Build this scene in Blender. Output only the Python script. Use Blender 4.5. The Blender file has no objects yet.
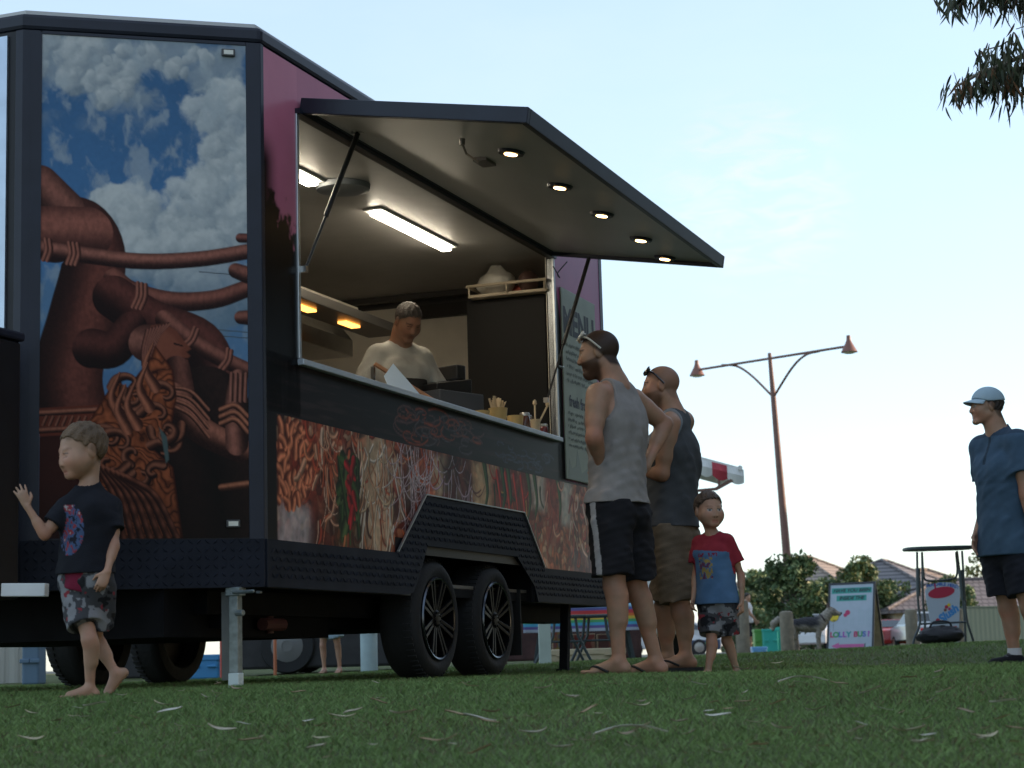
import bpy, bmesh, math, random
import numpy as np
from mathutils import Vector, Matrix
rng = np.random.default_rng(7)
random.seed(7)
R = math.radians
scene = bpy.context.scene
COL = scene.collection

# ------------------------------------------------------------------ camera
FPX, PITCH, ROLL = 1900.0, R(8.28), R(-1.607)
_f = np.array([0, math.cos(PITCH), math.sin(PITCH)])
_u = np.array([0, -math.sin(PITCH), math.cos(PITCH)])
_r = np.array([1.0, 0, 0])
CR = math.cos(ROLL) * _r + math.sin(ROLL) * _u
CU = -math.sin(ROLL) * _r + math.cos(ROLL) * _u
cam_data = bpy.data.cameras.new('camera')
cam = bpy.data.objects.new('camera', cam_data)
COL.objects.link(cam)
m = Matrix.Identity(4)
for i in range(3):
    m[i][0], m[i][1], m[i][2] = CR[i], CU[i], -_f[i]
cam.matrix_world = m
cam_data.sensor_width = 36.0
cam_data.lens = FPX / 1024 * 36.0
cam_data.clip_start, cam_data.clip_end = 0.05, 3000
cam_data.dof.use_dof = True
cam_data.dof.focus_distance = 9.6
cam_data.dof.aperture_fstop = 6.3
scene.camera = cam

# ------------------------------------------------------------------ light
SUN_EL, SUN_AZ = R(20.0), R(80.0)          # azimuth measured from +Y towards +X
world = bpy.data.worlds.new('World')
scene.world = world
world.use_nodes = True
wt = world.node_tree
wt.nodes.clear()
sky = wt.nodes.new('ShaderNodeTexSky')
sky.sky_type = 'NISHITA'
sky.sun_disc = False
sky.sun_elevation = SUN_EL
sky.sun_rotation = SUN_AZ
sky.air_density, sky.dust_density, sky.ozone_density = 1.0, 0.6, 2.0
bg = wt.nodes.new('ShaderNodeBackground')
bg.inputs['Strength'].default_value = 0.15
wo = wt.nodes.new('ShaderNodeOutputWorld')
# a thin veil of high cloud mixed into the sky
tc = wt.nodes.new('ShaderNodeTexCoord')
mp = wt.nodes.new('ShaderNodeMapping')
mp.inputs['Scale'].default_value = (2.2, 2.2, 7.0)
nz = wt.nodes.new('ShaderNodeTexNoise')
nz.inputs['Scale'].default_value = 2.3
nz.inputs['Detail'].default_value = 7
nz.inputs['Roughness'].default_value = 0.55
cr = wt.nodes.new('ShaderNodeValToRGB')
cr.color_ramp.elements[0].position, cr.color_ramp.elements[0].color = 0.45, (0.45, 0.45, 0.45, 1)
cr.color_ramp.elements[1].position, cr.color_ramp.elements[1].color = 0.75, (0.58, 0.58, 0.58, 1)
mix = wt.nodes.new('ShaderNodeMix')
mix.data_type = 'RGBA'
VEIL = mix
mix.inputs['B'].default_value = (2.65, 3.05, 3.3, 1)
L = wt.links.new
L(tc.outputs['Generated'], mp.inputs['Vector']); L(mp.outputs[0], nz.inputs['Vector'])
L(nz.outputs[0], cr.inputs[0]); L(cr.outputs[0], mix.inputs['Factor'])
# one faint pinkish wisp of high cloud in the clear part of the sky
wd_ = wt.nodes.new('ShaderNodeVectorMath'); wd_.operation = 'DOT_PRODUCT'
wisp_dir = Vector(tuple(_f + CR * (755 - 512) / FPX - CU * (195 - 384) / FPX)).normalized()
wd_.inputs[1].default_value = wisp_dir
wr_ = wt.nodes.new('ShaderNodeMapRange'); wr_.interpolation_type = 'SMOOTHSTEP'
wr_.inputs['From Min'].default_value, wr_.inputs['From Max'].default_value = math.cos(R(3.6)), math.cos(R(.4))
wn_ = wt.nodes.new('ShaderNodeTexNoise'); wn_.inputs['Scale'].default_value = 16; wn_.inputs['Detail'].default_value = 8; wn_.inputs['Roughness'].default_value = .62; wn_.inputs['Distortion'].default_value = .8
wr2 = wt.nodes.new('ShaderNodeMapRange'); wr2.inputs['From Min'].default_value, wr2.inputs['From Max'].default_value = .42, .68; wr2.inputs['To Max'].default_value = .34
wm_ = wt.nodes.new('ShaderNodeMath'); wm_.operation = 'MULTIPLY'
mix2 = wt.nodes.new('ShaderNodeMix'); mix2.data_type = 'RGBA'; mix2.inputs['B'].default_value = (3.5, 2.95, 2.95, 1)
L(tc.outputs['Generated'], wd_.inputs[0]); L(wd_.outputs['Value'], wr_.inputs['Value']); L(mp.outputs[0], wn_.inputs['Vector']); L(wn_.outputs[0], wr2.inputs['Value'])
L(wr_.outputs[0], wm_.inputs[0]); L(wr2.outputs[0], wm_.inputs[1]); L(wm_.outputs[0], mix2.inputs['Factor'])
L(sky.outputs[0], mix.inputs['A']); L(mix.outputs['Result'], mix2.inputs['A']); L(mix2.outputs['Result'], bg.inputs[0]); L(bg.outputs[0], wo.inputs[0])
sun_data = bpy.data.lights.new('sun', 'SUN')
sun_data.energy, sun_data.angle, sun_data.color = 3.2, R(0.5), (1.0, 0.72, 0.48)
sun = bpy.data.objects.new('sun', sun_data)
COL.objects.link(sun)
SUN_DIR = Vector((math.sin(SUN_AZ) * math.cos(SUN_EL), math.cos(SUN_AZ) * math.cos(SUN_EL), math.sin(SUN_EL)))
sun.rotation_euler = SUN_DIR.to_track_quat('Z', 'Y').to_euler()
sun.location = (30, 0, 30)
scene.view_settings.view_transform = 'Standard'
scene.view_settings.look = 'None'
scene.view_settings.exposure = 1.15
scene.view_settings.gamma = 1.0
scene.view_settings.use_curve_mapping = False

# ------------------------------------------------------------------ helpers
def ray(px, py):
    return _f + CR * (px - 512) / FPX - CU * (py - 384) / FPX
def at(px, py, Y):
    d = ray(px, py)
    return d * (Y / d[1])
def lin(*c):
    c = np.array(c, float) / 255
    return tuple(np.where(c <= .04045, c / 12.92, ((c + .055) / 1.055) ** 2.4))
def alb(h):
    """hex sRGB -> linear rgba"""
    return lin(int(h[0:2], 16), int(h[2:4], 16), int(h[4:6], 16)) + (1,)

_M = {}
def mat(name, color, rough=0.6, metal=0.0, var=0.0, vscale=8.0, bump=0.0, bscale=60.0, emit=None, estr=0.0, coat=0.0, attr=False, spec=None, trans=0.0, alpha=None):
    if name in _M: return _M[name]
    if isinstance(color, str): color = alb(color)
    mt = bpy.data.materials.new(name)
    mt.use_nodes = True
    nt = mt.node_tree
    b = nt.nodes['Principled BSDF']
    b.inputs['Base Color'].default_value = color
    b.inputs['Roughness'].default_value = rough
    b.inputs['Metallic'].default_value = metal
    b.inputs['Coat Weight'].default_value = coat
    b.inputs['Coat Roughness'].default_value = 0.08
    if spec is not None: b.inputs['Specular IOR Level'].default_value = spec
    if trans: b.inputs['Transmission Weight'].default_value = trans
    if alpha is not None: b.inputs['Alpha'].default_value = alpha
    if emit is not None:
        b.inputs['Emission Color'].default_value = alb(emit) if isinstance(emit, str) else emit
        b.inputs['Emission Strength'].default_value = estr
    src = None
    if attr:
        a = nt.nodes.new('ShaderNodeAttribute'); a.attribute_name = 'Col'
        src = a.outputs['Color']
    if var or bump:
        t = nt.nodes.new('ShaderNodeTexCoord')
    if var:
        n = nt.nodes.new('ShaderNodeTexNoise'); n.inputs['Scale'].default_value = vscale; n.inputs['Detail'].default_value = 6
        nt.links.new(t.outputs['Object'], n.inputs['Vector'])
        mr = nt.nodes.new('ShaderNodeMapRange')
        mr.inputs['From Min'].default_value, mr.inputs['From Max'].default_value = .3, .7
        mr.inputs['To Min'].default_value, mr.inputs['To Max'].default_value = 1 - var, 1 + var
        nt.links.new(n.outputs[0], mr.inputs['Value'])
        mx = nt.nodes.new('ShaderNodeVectorMath'); mx.operation = 'SCALE'
        if src is None: mx.inputs[0].default_value = color[:3]
        else: nt.links.new(src, mx.inputs[0])
        nt.links.new(mr.outputs[0], mx.inputs['Scale'])
        src = mx.outputs[0]
    if src is not None: nt.links.new(src, b.inputs['Base Color'])
    if bump:
        n2 = nt.nodes.new('ShaderNodeTexNoise'); n2.inputs['Scale'].default_value = bscale; n2.inputs['Detail'].default_value = 4
        nt.links.new(t.outputs['Object'], n2.inputs['Vector'])
        bp = nt.nodes.new('ShaderNodeBump'); bp.inputs['Strength'].default_value = bump; bp.inputs['Distance'].default_value = 0.01
        nt.links.new(n2.outputs[0], bp.inputs['Height']); nt.links.new(bp.outputs[0], b.inputs['Normal'])
    _M[name] = mt
    return mt

def link(name, me, m=None, parent=None, loc=None):
    o = bpy.data.objects.new(name, me)
    COL.objects.link(o)
    if m is not None:
        for q in (m if isinstance(m, (list, tuple)) else [m]): me.materials.append(q)
    if parent is not None: o.parent = parent
    if loc is not None: o.location = loc
    return o
def tag(o, label=None, cat=None, group=None, kind=None):
    if label: o['label'] = label
    if cat: o['category'] = cat
    if group: o['group'] = group
    if kind: o['kind'] = kind
    return o
def thing(name, label, cat, loc=(0, 0, 0), rz=0.0, group=None):
    o = bpy.data.objects.new(name, None)
    COL.objects.link(o)
    o.empty_display_size = .1
    o.location = loc
    o.rotation_euler = (0, 0, rz)
    return tag(o, label, cat, group)
def npmesh(name, V, F, smooth=False, cols=None):
    """V (n,3), F (m,k) arrays"""
    V = np.asarray(V, np.float32); F = np.asarray(F, np.int32)
    me = bpy.data.meshes.new(name)
    k = F.shape[1]
    me.vertices.add(len(V)); me.vertices.foreach_set('co', V.ravel())
    me.loops.add(F.size); me.loops.foreach_set('vertex_index', F.ravel())
    me.polygons.add(len(F)); me.polygons.foreach_set('loop_start', np.arange(0, F.size, k, dtype=np.int32))
    try: me.polygons.foreach_set('loop_total', np.full(len(F), k, np.int32))
    except Exception: pass
    me.update(calc_edges=True)
    if cols is not None:
        a = me.color_attributes.new('Col', 'FLOAT_COLOR', 'POINT')
        c = np.ones((len(V), 4), np.float32); c[:, :3] = np.asarray(cols)[:, :3]
        a.data.foreach_set('color', c.ravel())
    me.polygons.foreach_set('use_smooth', np.full(len(F), smooth, bool))
    me.validate()
    return me

class MB:
    """collects boxes, prisms, tubes and lathes into ONE mesh"""
    def __init__(s): s.v = []; s.f = []; s.mi = []; s.cur = 0
    def add(s, V, F):
        b = len(s.v); s.v += [tuple(map(float, q)) for q in V]; s.f += [tuple(b + i for i in q) for q in F]; s.mi += [s.cur] * len(F); return s
    def box(s, x0, x1, y0, y1, z0, z1):
        V = [(x, y, z) for z in (z0, z1) for y in (y0, y1) for x in (x0, x1)]
        return s.add(V, [(0, 2, 3, 1), (4, 5, 7, 6), (0, 1, 5, 4), (2, 6, 7, 3), (0, 4, 6, 2), (1, 3, 7, 5)])
    def prism(s, pts, z0, z1, fn=None):
        """polygon pts (2D, ccw) extruded z0..z1; fn maps (a,b,c)->xyz"""
        fn = fn or (lambda a, b, c: (a, b, c))
        n = len(pts)
        V = [fn(p[0], p[1], z0) for p in pts] + [fn(p[0], p[1], z1) for p in pts]
        return s.add(V, [tuple(range(n))[::-1], tuple(range(n, 2 * n))] + [(i, (i + 1) % n, n + (i + 1) % n, n + i) for i in range(n)])
    def tube(s, path, rad, n=10, caps=True):
        path = [np.array(p, float) for p in path]
        rads = rad if isinstance(rad, (list, tuple)) else [rad] * len(path)
        V = []; F = []
        t0 = path[1] - path[0]
        ref = np.array([0, 0, 1.0]) if abs(t0[2]) < .9 * np.linalg.norm(t0) else np.array([1.0, 0, 0])
        for i, p in enumerate(path):
            t = path[min(i + 1, len(path) - 1)] - path[max(i - 1, 0)]
            t = t / np.linalg.norm(t)
            a = np.cross(t, ref); a /= np.linalg.norm(a); b = np.cross(t, a)
            ref = -b if False else ref
            for k in range(n):
                q = 2 * math.pi * k / n
                V.append(p + rads[i] * (math.cos(q) * a + math.sin(q) * b))
        for i in range(len(path) - 1):
            for k in range(n):
                F.append((i * n + k, i * n + (k + 1) % n, (i + 1) * n + (k + 1) % n, (i + 1) * n + k))
        if caps:
            F.append(tuple(range(n))[::-1]); F.append(tuple(range((len(path) - 1) * n, len(path) * n)))
        return s.add(V, F)
    def bar(s, a, b, w, h=None, up=(0, 0, 1)):
        h = h or w
        a = np.array(a, float); b = np.array(b, float); t = b - a; t /= np.linalg.norm(t)
        up = np.array(up, float)
        if abs(t @ up) > .95: up = np.array([0, 1.0, 0])
        x = np.cross(t, up); x /= np.linalg.norm(x); y = np.cross(x, t)
        V = [p + sx * x * w / 2 + sy * y * h / 2 for p in (a, b) for sx, sy in ((-1, -1), (1, -1), (1, 1), (-1, 1))]
        return s.add(V, [(3, 2, 1, 0), (4, 5, 6, 7)] + [(i, (i + 1) % 4, 4 + (i + 1) % 4, 4 + i) for i in range(4)])
    def lathe(s, prof, n=24, c=(0, 0, 0), axis='z', closed=False):
        V = []; F = []
        for r, z in prof:
            for k in range(n):
                q = 2 * math.pi * k / n
                a, b = r * math.cos(q), r * math.sin(q)
                V.append({'z': (c[0] + a, c[1] + b, c[2] + z), 'x': (c[0] + z, c[1] + a, c[2] + b), 'y': (c[0] + a, c[1] + z, c[2] + b)}[axis])
        m_ = len(prof)
        for i in range(m_ if closed else m_ - 1):
            j = (i + 1) % m_
            for k in range(n):
                F.append((i * n + k, i * n + (k + 1) % n, j * n + (k + 1) % n, j * n + k))
        if not closed:
            F.append(tuple(range(n))[::-1]); F.append(tuple(range((m_ - 1) * n, m_ * n)))
        return s.add(V, F)
    def mesh(s, name, smooth=False):
        me = bpy.data.meshes.new(name)
        me.from_pydata(s.v, [], s.f)
        bm = bmesh.new(); bm.from_mesh(me); bmesh.ops.recalc_face_normals(bm, faces=bm.faces); bm.to_mesh(me); bm.free()
        me.polygons.foreach_set('material_index', np.array(s.mi, np.int32))
        if smooth: me.polygons.foreach_set('use_smooth', np.ones(len(me.polygons), bool))
        me.update()
        return me
    def build(s, name, m, parent=None, bevel=0.0, smooth=False, loc=None):
        me = s.mesh(name, smooth)
        o = link(name, me, m, parent, loc)
        if bevel:
            q = o.modifiers.new('bevel', 'BEVEL'); q.width = bevel; q.segments = 2; q.limit_method = 'ANGLE'; q.angle_limit = R(40)
        if smooth:
            try: me.set_sharp_from_angle(angle=R(40))
            except Exception: pass
        return o
def copy_tree(o, parent=None):
    c = o.copy(); COL.objects.link(c)
    if parent is not None: c.parent = parent
    for ch in list(o.children): copy_tree(ch, c)
    return c
def text_mesh(txt, size, bold=0.0, extrude=0.0, shear=0.0, align='CENTER', space=1.0):
    cu = bpy.data.curves.new('lettering', 'FONT')
    cu.body = txt; cu.size = size; cu.offset = bold; cu.extrude = extrude; cu.shear = shear
    cu.align_x = align; cu.align_y = 'CENTER'; cu.space_character = space; cu.resolution_u = 4
    o = bpy.data.objects.new('lettering', cu)
    COL.objects.link(o)
    dg = bpy.context.evaluated_depsgraph_get()
    me = bpy.data.meshes.new_from_object(o.evaluated_get(dg))
    bpy.data.objects.remove(o); bpy.data.curves.remove(cu)
    return me
def text(name, txt, size, m, parent, M4, **k):
    me = text_mesh(txt, size, **k)
    me.transform(M4)
    me.materials.clear()
    return link(name, me, m, parent)
def frame4(origin, xdir, ydir):
    x = Vector(xdir).normalized(); y = Vector(ydir).normalized(); z = x.cross(y)
    M4 = Matrix.Identity(4)
    for i in range(3): M4[i][0], M4[i][1], M4[i][2], M4[i][3] = x[i], y[i], z[i], origin[i]
    return M4

# value noise for printed pictures and uneven ground
_tab = rng.random((256, 256)).astype(np.float32)
def vnoise(x, y):
    xi = np.floor(x).astype(int); yi = np.floor(y).astype(int)
    fx = x - xi; fy = y - yi
    fx = fx * fx * (3 - 2 * fx); fy = fy * fy * (3 - 2 * fy)
    g = lambda i, j: _tab[i & 255, j & 255]
    return (g(xi, yi) * (1 - fx) + g(xi + 1, yi) * fx) * (1 - fy) + (g(xi, yi + 1) * (1 - fx) + g(xi + 1, yi + 1) * fx) * fy
def fbm(x, y, o=5):
    s = 0; a = .5; n = 0
    for i in range(o):
        s = s + a * vnoise(x * 2 ** i + 17.3 * i, y * 2 ** i + 9.1 * i); n += a; a *= .5
    return s / n
def sstep(a, b, x):
    t = np.clip((x - a) / (b - a), 0, 1); return t * t * (3 - 2 * t)
# ------------------------------------------------------------------ ground
def gz(x, y):
    """height of the lawn (camera eye level is 0)"""
    x = np.asarray(x, float); y = np.asarray(y, float)
    z = -.088 - .050 * np.clip(7.4 - y, 0, 30) ** 1.25 * .86
    z = z - .075 * sstep(1.4, 3.0, x) * sstep(9, 11.5, y) * (1 - sstep(12.3, 15, y)) - .022 * np.exp(-((x - 1.15) / .5) ** 2 - ((y - 10.3) / .7) ** 2)
    crest = .020 * (np.clip(x, -3, 6) - 2.3)
    z = z + (crest + .09) * sstep(10.5, 16.5, y)
    z = z - (crest + .012) * sstep(19, 32, y)
    z = z + .012 * (fbm(x * .5 + 40, y * .5 + 40, 3) - .5)
    return z
ys = np.concatenate([np.arange(-12, 3, .5), np.arange(3, 18, .12), np.arange(18, 30, .5), np.arange(30, 120, 4), np.arange(120, 900, 60)])
xs = np.concatenate([np.arange(-600, -40, 60), np.arange(-40, -8, 2), np.arange(-8, 8, .16), np.arange(8, 40, 2), np.arange(40, 601, 60)])
GX, GY = np.meshgrid(xs, ys)
V = np.stack([GX, GY, gz(GX, GY)], -1).reshape(-1, 3)
nx = len(xs)
i, j = np.meshgrid(np.arange(nx - 1), np.arange(len(ys) - 1))
q = (j * nx + i).ravel()
F = np.stack([q, q + 1, q + nx + 1, q + nx], 1)
gm = bpy.data.materials.new('lawn'); gm.use_nodes = True
nt = gm.node_tree; b = nt.nodes['Principled BSDF']; b.inputs['Roughness'].default_value = .95; b.inputs['Specular IOR Level'].default_value = .1
t = nt.nodes.new('ShaderNodeTexCoord')
n1 = nt.nodes.new('ShaderNodeTexNoise'); n1.inputs['Scale'].default_value = 1.6; n1.inputs['Detail'].default_value = 8
n2 = nt.nodes.new('ShaderNodeTexNoise'); n2.inputs['Scale'].default_value = 120; n2.inputs['Detail'].default_value = 3
rp = nt.nodes.new('ShaderNodeValToRGB')
rp.color_ramp.elements[0].position, rp.color_ramp.elements[0].color = .34, (.062, .088, .036, 1)
rp.color_ramp.elements[1].position, rp.color_ramp.elements[1].color = .72, (.15, .155, .075, 1)
ad = nt.nodes.new('ShaderNodeMath'); ad.operation = 'MULTIPLY_ADD'; ad.inputs[1].default_value = .5
hm = nt.nodes.new('ShaderNodeMath'); hm.operation = 'MULTIPLY'; hm.inputs[1].default_value = .5
for n in (n1, n2): nt.links.new(t.outputs['Object'], n.inputs['Vector'])
nt.links.new(n1.outputs[0], hm.inputs[0]); nt.links.new(n2.outputs[0], ad.inputs[0]); nt.links.new(hm.outputs[0], ad.inputs[2])
nt.links.new(ad.outputs[0], rp.inputs[0]); nt.links.new(rp.outputs[0], b.inputs['Base Color'])
bp = nt.nodes.new('ShaderNodeBump'); bp.inputs['Strength'].default_value = .8; bp.inputs['Distance'].default_value = .02
nt.links.new(n2.outputs[0], bp.inputs['Height']); nt.links.new(bp.outputs[0], b.inputs['Normal'])
tag(link('lawn', npmesh('lawn', V, F, True), gm), kind='structure')

# blades of grass
def blades(N, y0, y1, hmin, hmax, w):
    Y = y0 + (y1 - y0) * rng.random(N) ** .85
    X = (rng.random(N) - .5) * 2 * (.29 * Y + .35) 
    keep = fbm(X * 1.3 + 9, Y * 1.3 + 9, 3) + rng.random(N) * .5 > .42
    X, Y = X[keep], Y[keep]; N = len(X)
    Z = gz(X, Y) - .004
    a = rng.random(N) * 2 * np.pi
    h = hmin + (hmax - hmin) * rng.random(N) * (0.5 + fbm(X * 2, Y * 2, 2))
    lean = (rng.random((N, 2)) - .5) * 2.2 * h[:, None]
    wx, wy = np.cos(a) * w, np.sin(a) * w
    P = np.stack([X, Y, Z], 1)
    off = np.stack([wx, wy, 0 * wx], 1)
    mid = P + np.stack([lean[:, 0] * .35, lean[:, 1] * .35, h * .6], 1)
    tip = P + np.stack([lean[:, 0], lean[:, 1], h], 1)
    V = np.stack([P - off, P + off, mid + off * .7, tip, mid - off * .7], 1).reshape(-1, 3)
    b = np.arange(N)[:, None] * 5
    F = b + np.array([[0, 1, 2, 3, 4]])
    g = fbm(X * .9 + 3, Y * .9, 4)
    dry = rng.random(N) < .05 + .16 * (fbm(X * .8 + 60, Y * .8, 3) > .58)
    c = np.stack([.126 + .074 * g, .200 + .088 * g, .066 + .030 * g], 1) * (.65 + .7 * rng.random((N, 1)))
    c[dry] = np.array([.20, .17, .085]) * (.5 + .6 * rng.random((dry.sum(), 1)))
    return V, F, np.repeat(c, 5, 0)
parts = [blades(170000, 3.2, 8.0, .010, .026, .0015), blades(110000, 7.5, 17.5, .010, .028, .0024)]
off = 0; VV = []; FF = []; CC = []
for V, F, c in parts:
    VV.append(V); FF.append(F + off); CC.append(c); off += len(V)
tag(link('grass', npmesh('grass', np.concatenate(VV), np.concatenate(FF), False, np.concatenate(CC)), mat('grass_blade', (.05, .1, .03, 1), .7, attr=True, spec=.2)), 'short green lawn grass with dry blades', 'grass', kind='stuff')

# road beyond the lawn
mb = MB(); mb.box(-160, 160, 62, 86, -.30, .004)
tag(mb.build('road', mat('asphalt', (.055, .055, .058, 1), .9, var=.2, vscale=20)), kind='structure')
mb = MB(); mb.box(-160, 160, 61.8, 62, -.3, .03); mb.box(-160, 160, 86, 86.2, -.3, .10)
tag(mb.build('kerb', mat('kerb_concrete', (.35, .34, .32, 1), .9)), kind='structure')
# ------------------------------------------------------------------ smooth bodies (distance fields meshed with surface nets)
def nrm(v):
    v = np.asarray(v, float); return v / np.linalg.norm(v)
class SDF:
    def __init__(s): s.p = []; s.post = None
    def rc(s, a, b, ra, rb, k=.02, ax=None, sc=1.0, op='u'):
        a = np.asarray(a, float); b = np.asarray(b, float); ba = b - a; L2 = max(ba @ ba, 1e-9)
        if ax is not None: ax = nrm(ax)
        def fn(p):
            q = p - a; v = ba
            if ax is not None:
                q = q + np.outer(q @ ax * (1 / sc - 1), ax)
                v = ba + ax * ((ba @ ax) * (1 / sc - 1))
            t = np.clip(q @ v / max(v @ v, 1e-9), 0, 1)
            return (np.linalg.norm(q - t[:, None] * v, axis=1) - (ra + t * (rb - ra))) * (1 if ax is None else (.5 + .5 * sc))
        s.p.append((fn, k, op)); return s
    def ell(s, c, M, r, k=.02, op='u'):
        c = np.asarray(c, float); M = np.asarray(M, float); r = np.asarray(r, float)
        def fn(p):
            q = (p - c) @ M.T / r
            k0 = np.linalg.norm(q, axis=1); k1 = np.linalg.norm(q / r, axis=1) + 1e-9
            return k0 * (k0 - 1) / k1
        s.p.append((fn, k, op)); return s
    def _comb(s, d, di, k, op):
        if op == 'u':
            h = np.clip(.5 + .5 * (d - di) / k, 0, 1); return d + (di - d) * h - k * h * (1 - h)
        h = np.clip(.5 - .5 * (d + di) / k, 0, 1); return d + (-di - d) * h + k * h * (1 - h)
    def mesh(s, lo, hi, h):
        B = 8; n = np.ceil((np.array(hi) - lo) / (h * B)).astype(int) + 1
        lo = np.array(lo, float)
        I = np.stack(np.meshgrid(*[np.arange(q) for q in n], indexing='ij'), -1).reshape(-1, 3)
        C = lo + (I + .5) * B * h - .5 * h
        Rb = B * h * .87
        ds = [fn(C) for fn, k, op in s.p]
        d = np.full(len(C), 10.0); mn = np.full(len(C), 10.0)
        for (fn, k, op), di in zip(s.p, ds):
            d = s._comb(d, di, k, op)
            if op == 'u': mn = np.minimum(mn, di)
        if s.post: d = s.post(C, d)
        act = np.where(np.abs(d) < Rb * 1.7 + .02)[0]
        vol = np.repeat(np.repeat(np.repeat(d.reshape(n), B, 0), B, 1), B, 2).astype(np.float32)
        g = np.stack(np.meshgrid(*[np.arange(B)] * 3, indexing='ij'), -1).reshape(-1, 3)
        P = lo + (I[act][:, None, :] * B + g[None]) * h
        D = np.full(P.shape[:2], 10.0)
        for (fn, k, op), di in zip(s.p, ds):
            if op == 'u': mk = di[act] < mn[act] + 3.4 * Rb + k
            else: mk = di[act] < 1.7 * Rb + k
            if not mk.any(): continue
            q = P[mk]
            dd = fn(q.reshape(-1, 3)).reshape(q.shape[:2])
            D[mk] = s._comb(D[mk], dd, k, op)
        if s.post: D = s.post(P.reshape(-1, 3), D.reshape(-1)).reshape(D.shape)
        vv = vol.reshape(n[0], B, n[1], B, n[2], B)
        ia = I[act]
        vv[ia[:, 0], :, ia[:, 1], :, ia[:, 2], :] = D.reshape(-1, B, B, B)
        return surface_nets(vol, lo, h)
def surface_nets(vol, lo, h):
    S = vol < 0
    c = np.zeros(np.array(vol.shape) - 1, np.int8)
    offs = [(a, b, d) for a in (0, 1) for b in (0, 1) for d in (0, 1)]
    sh = c.shape
    for a, b, d in offs: c += S[a:a + sh[0], b:b + sh[1], d:d + sh[2]]
    idx = np.argwhere((c > 0) & (c < 8))
    vals = np.stack([vol[idx[:, 0] + a, idx[:, 1] + b, idx[:, 2] + d] for a, b, d in offs], 1)
    O = np.array(offs, float)
    acc = np.zeros((len(idx), 3)); cnt = np.zeros(len(idx))
    for i in range(8):
        for j in range(i + 1, 8):
            if np.abs(O[i] - O[j]).sum() != 1: continue
            a, b = vals[:, i], vals[:, j]
            m_ = (a < 0) != (b < 0)
            t = np.where(m_, a / np.where(m_, a - b, 1), 0)
            acc += np.where(m_[:, None], O[i] + t[:, None] * (O[j] - O[i]), 0); cnt += m_
    V = lo + (idx + acc / cnt[:, None]) * h
    ids = np.full(sh, -1, np.int32); ids[tuple(idx.T)] = np.arange(len(idx))
    F = []
    for ax in range(3):
        e = [slice(None)] * 3; e2 = [slice(None)] * 3
        e[ax] = slice(0, -1); e2[ax] = slice(1, None)
        a, b = S[tuple(e)], S[tuple(e2)]
        w = np.argwhere(a != b)
        u, v = [(1, 2), (2, 0), (0, 1)][ax]
        w = w[(w[:, u] > 0) & (w[:, v] > 0) & (w[:, u] < sh[u]) & (w[:, v] < sh[v])]
        flip = S[tuple(w.T)]
        def cell(du, dv):
            q = w.copy(); q[:, u] -= du; q[:, v] -= dv; return ids[tuple(q.T)]
        f = np.stack([cell(1, 1), cell(0, 1), cell(0, 0), cell(1, 0)], 1)
        f = np.where(flip[:, None], f, f[:, ::-1])
        F.append(f)
    F = np.concatenate(F); F = F[(F >= 0).all(1)]
    return V, F
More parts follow.
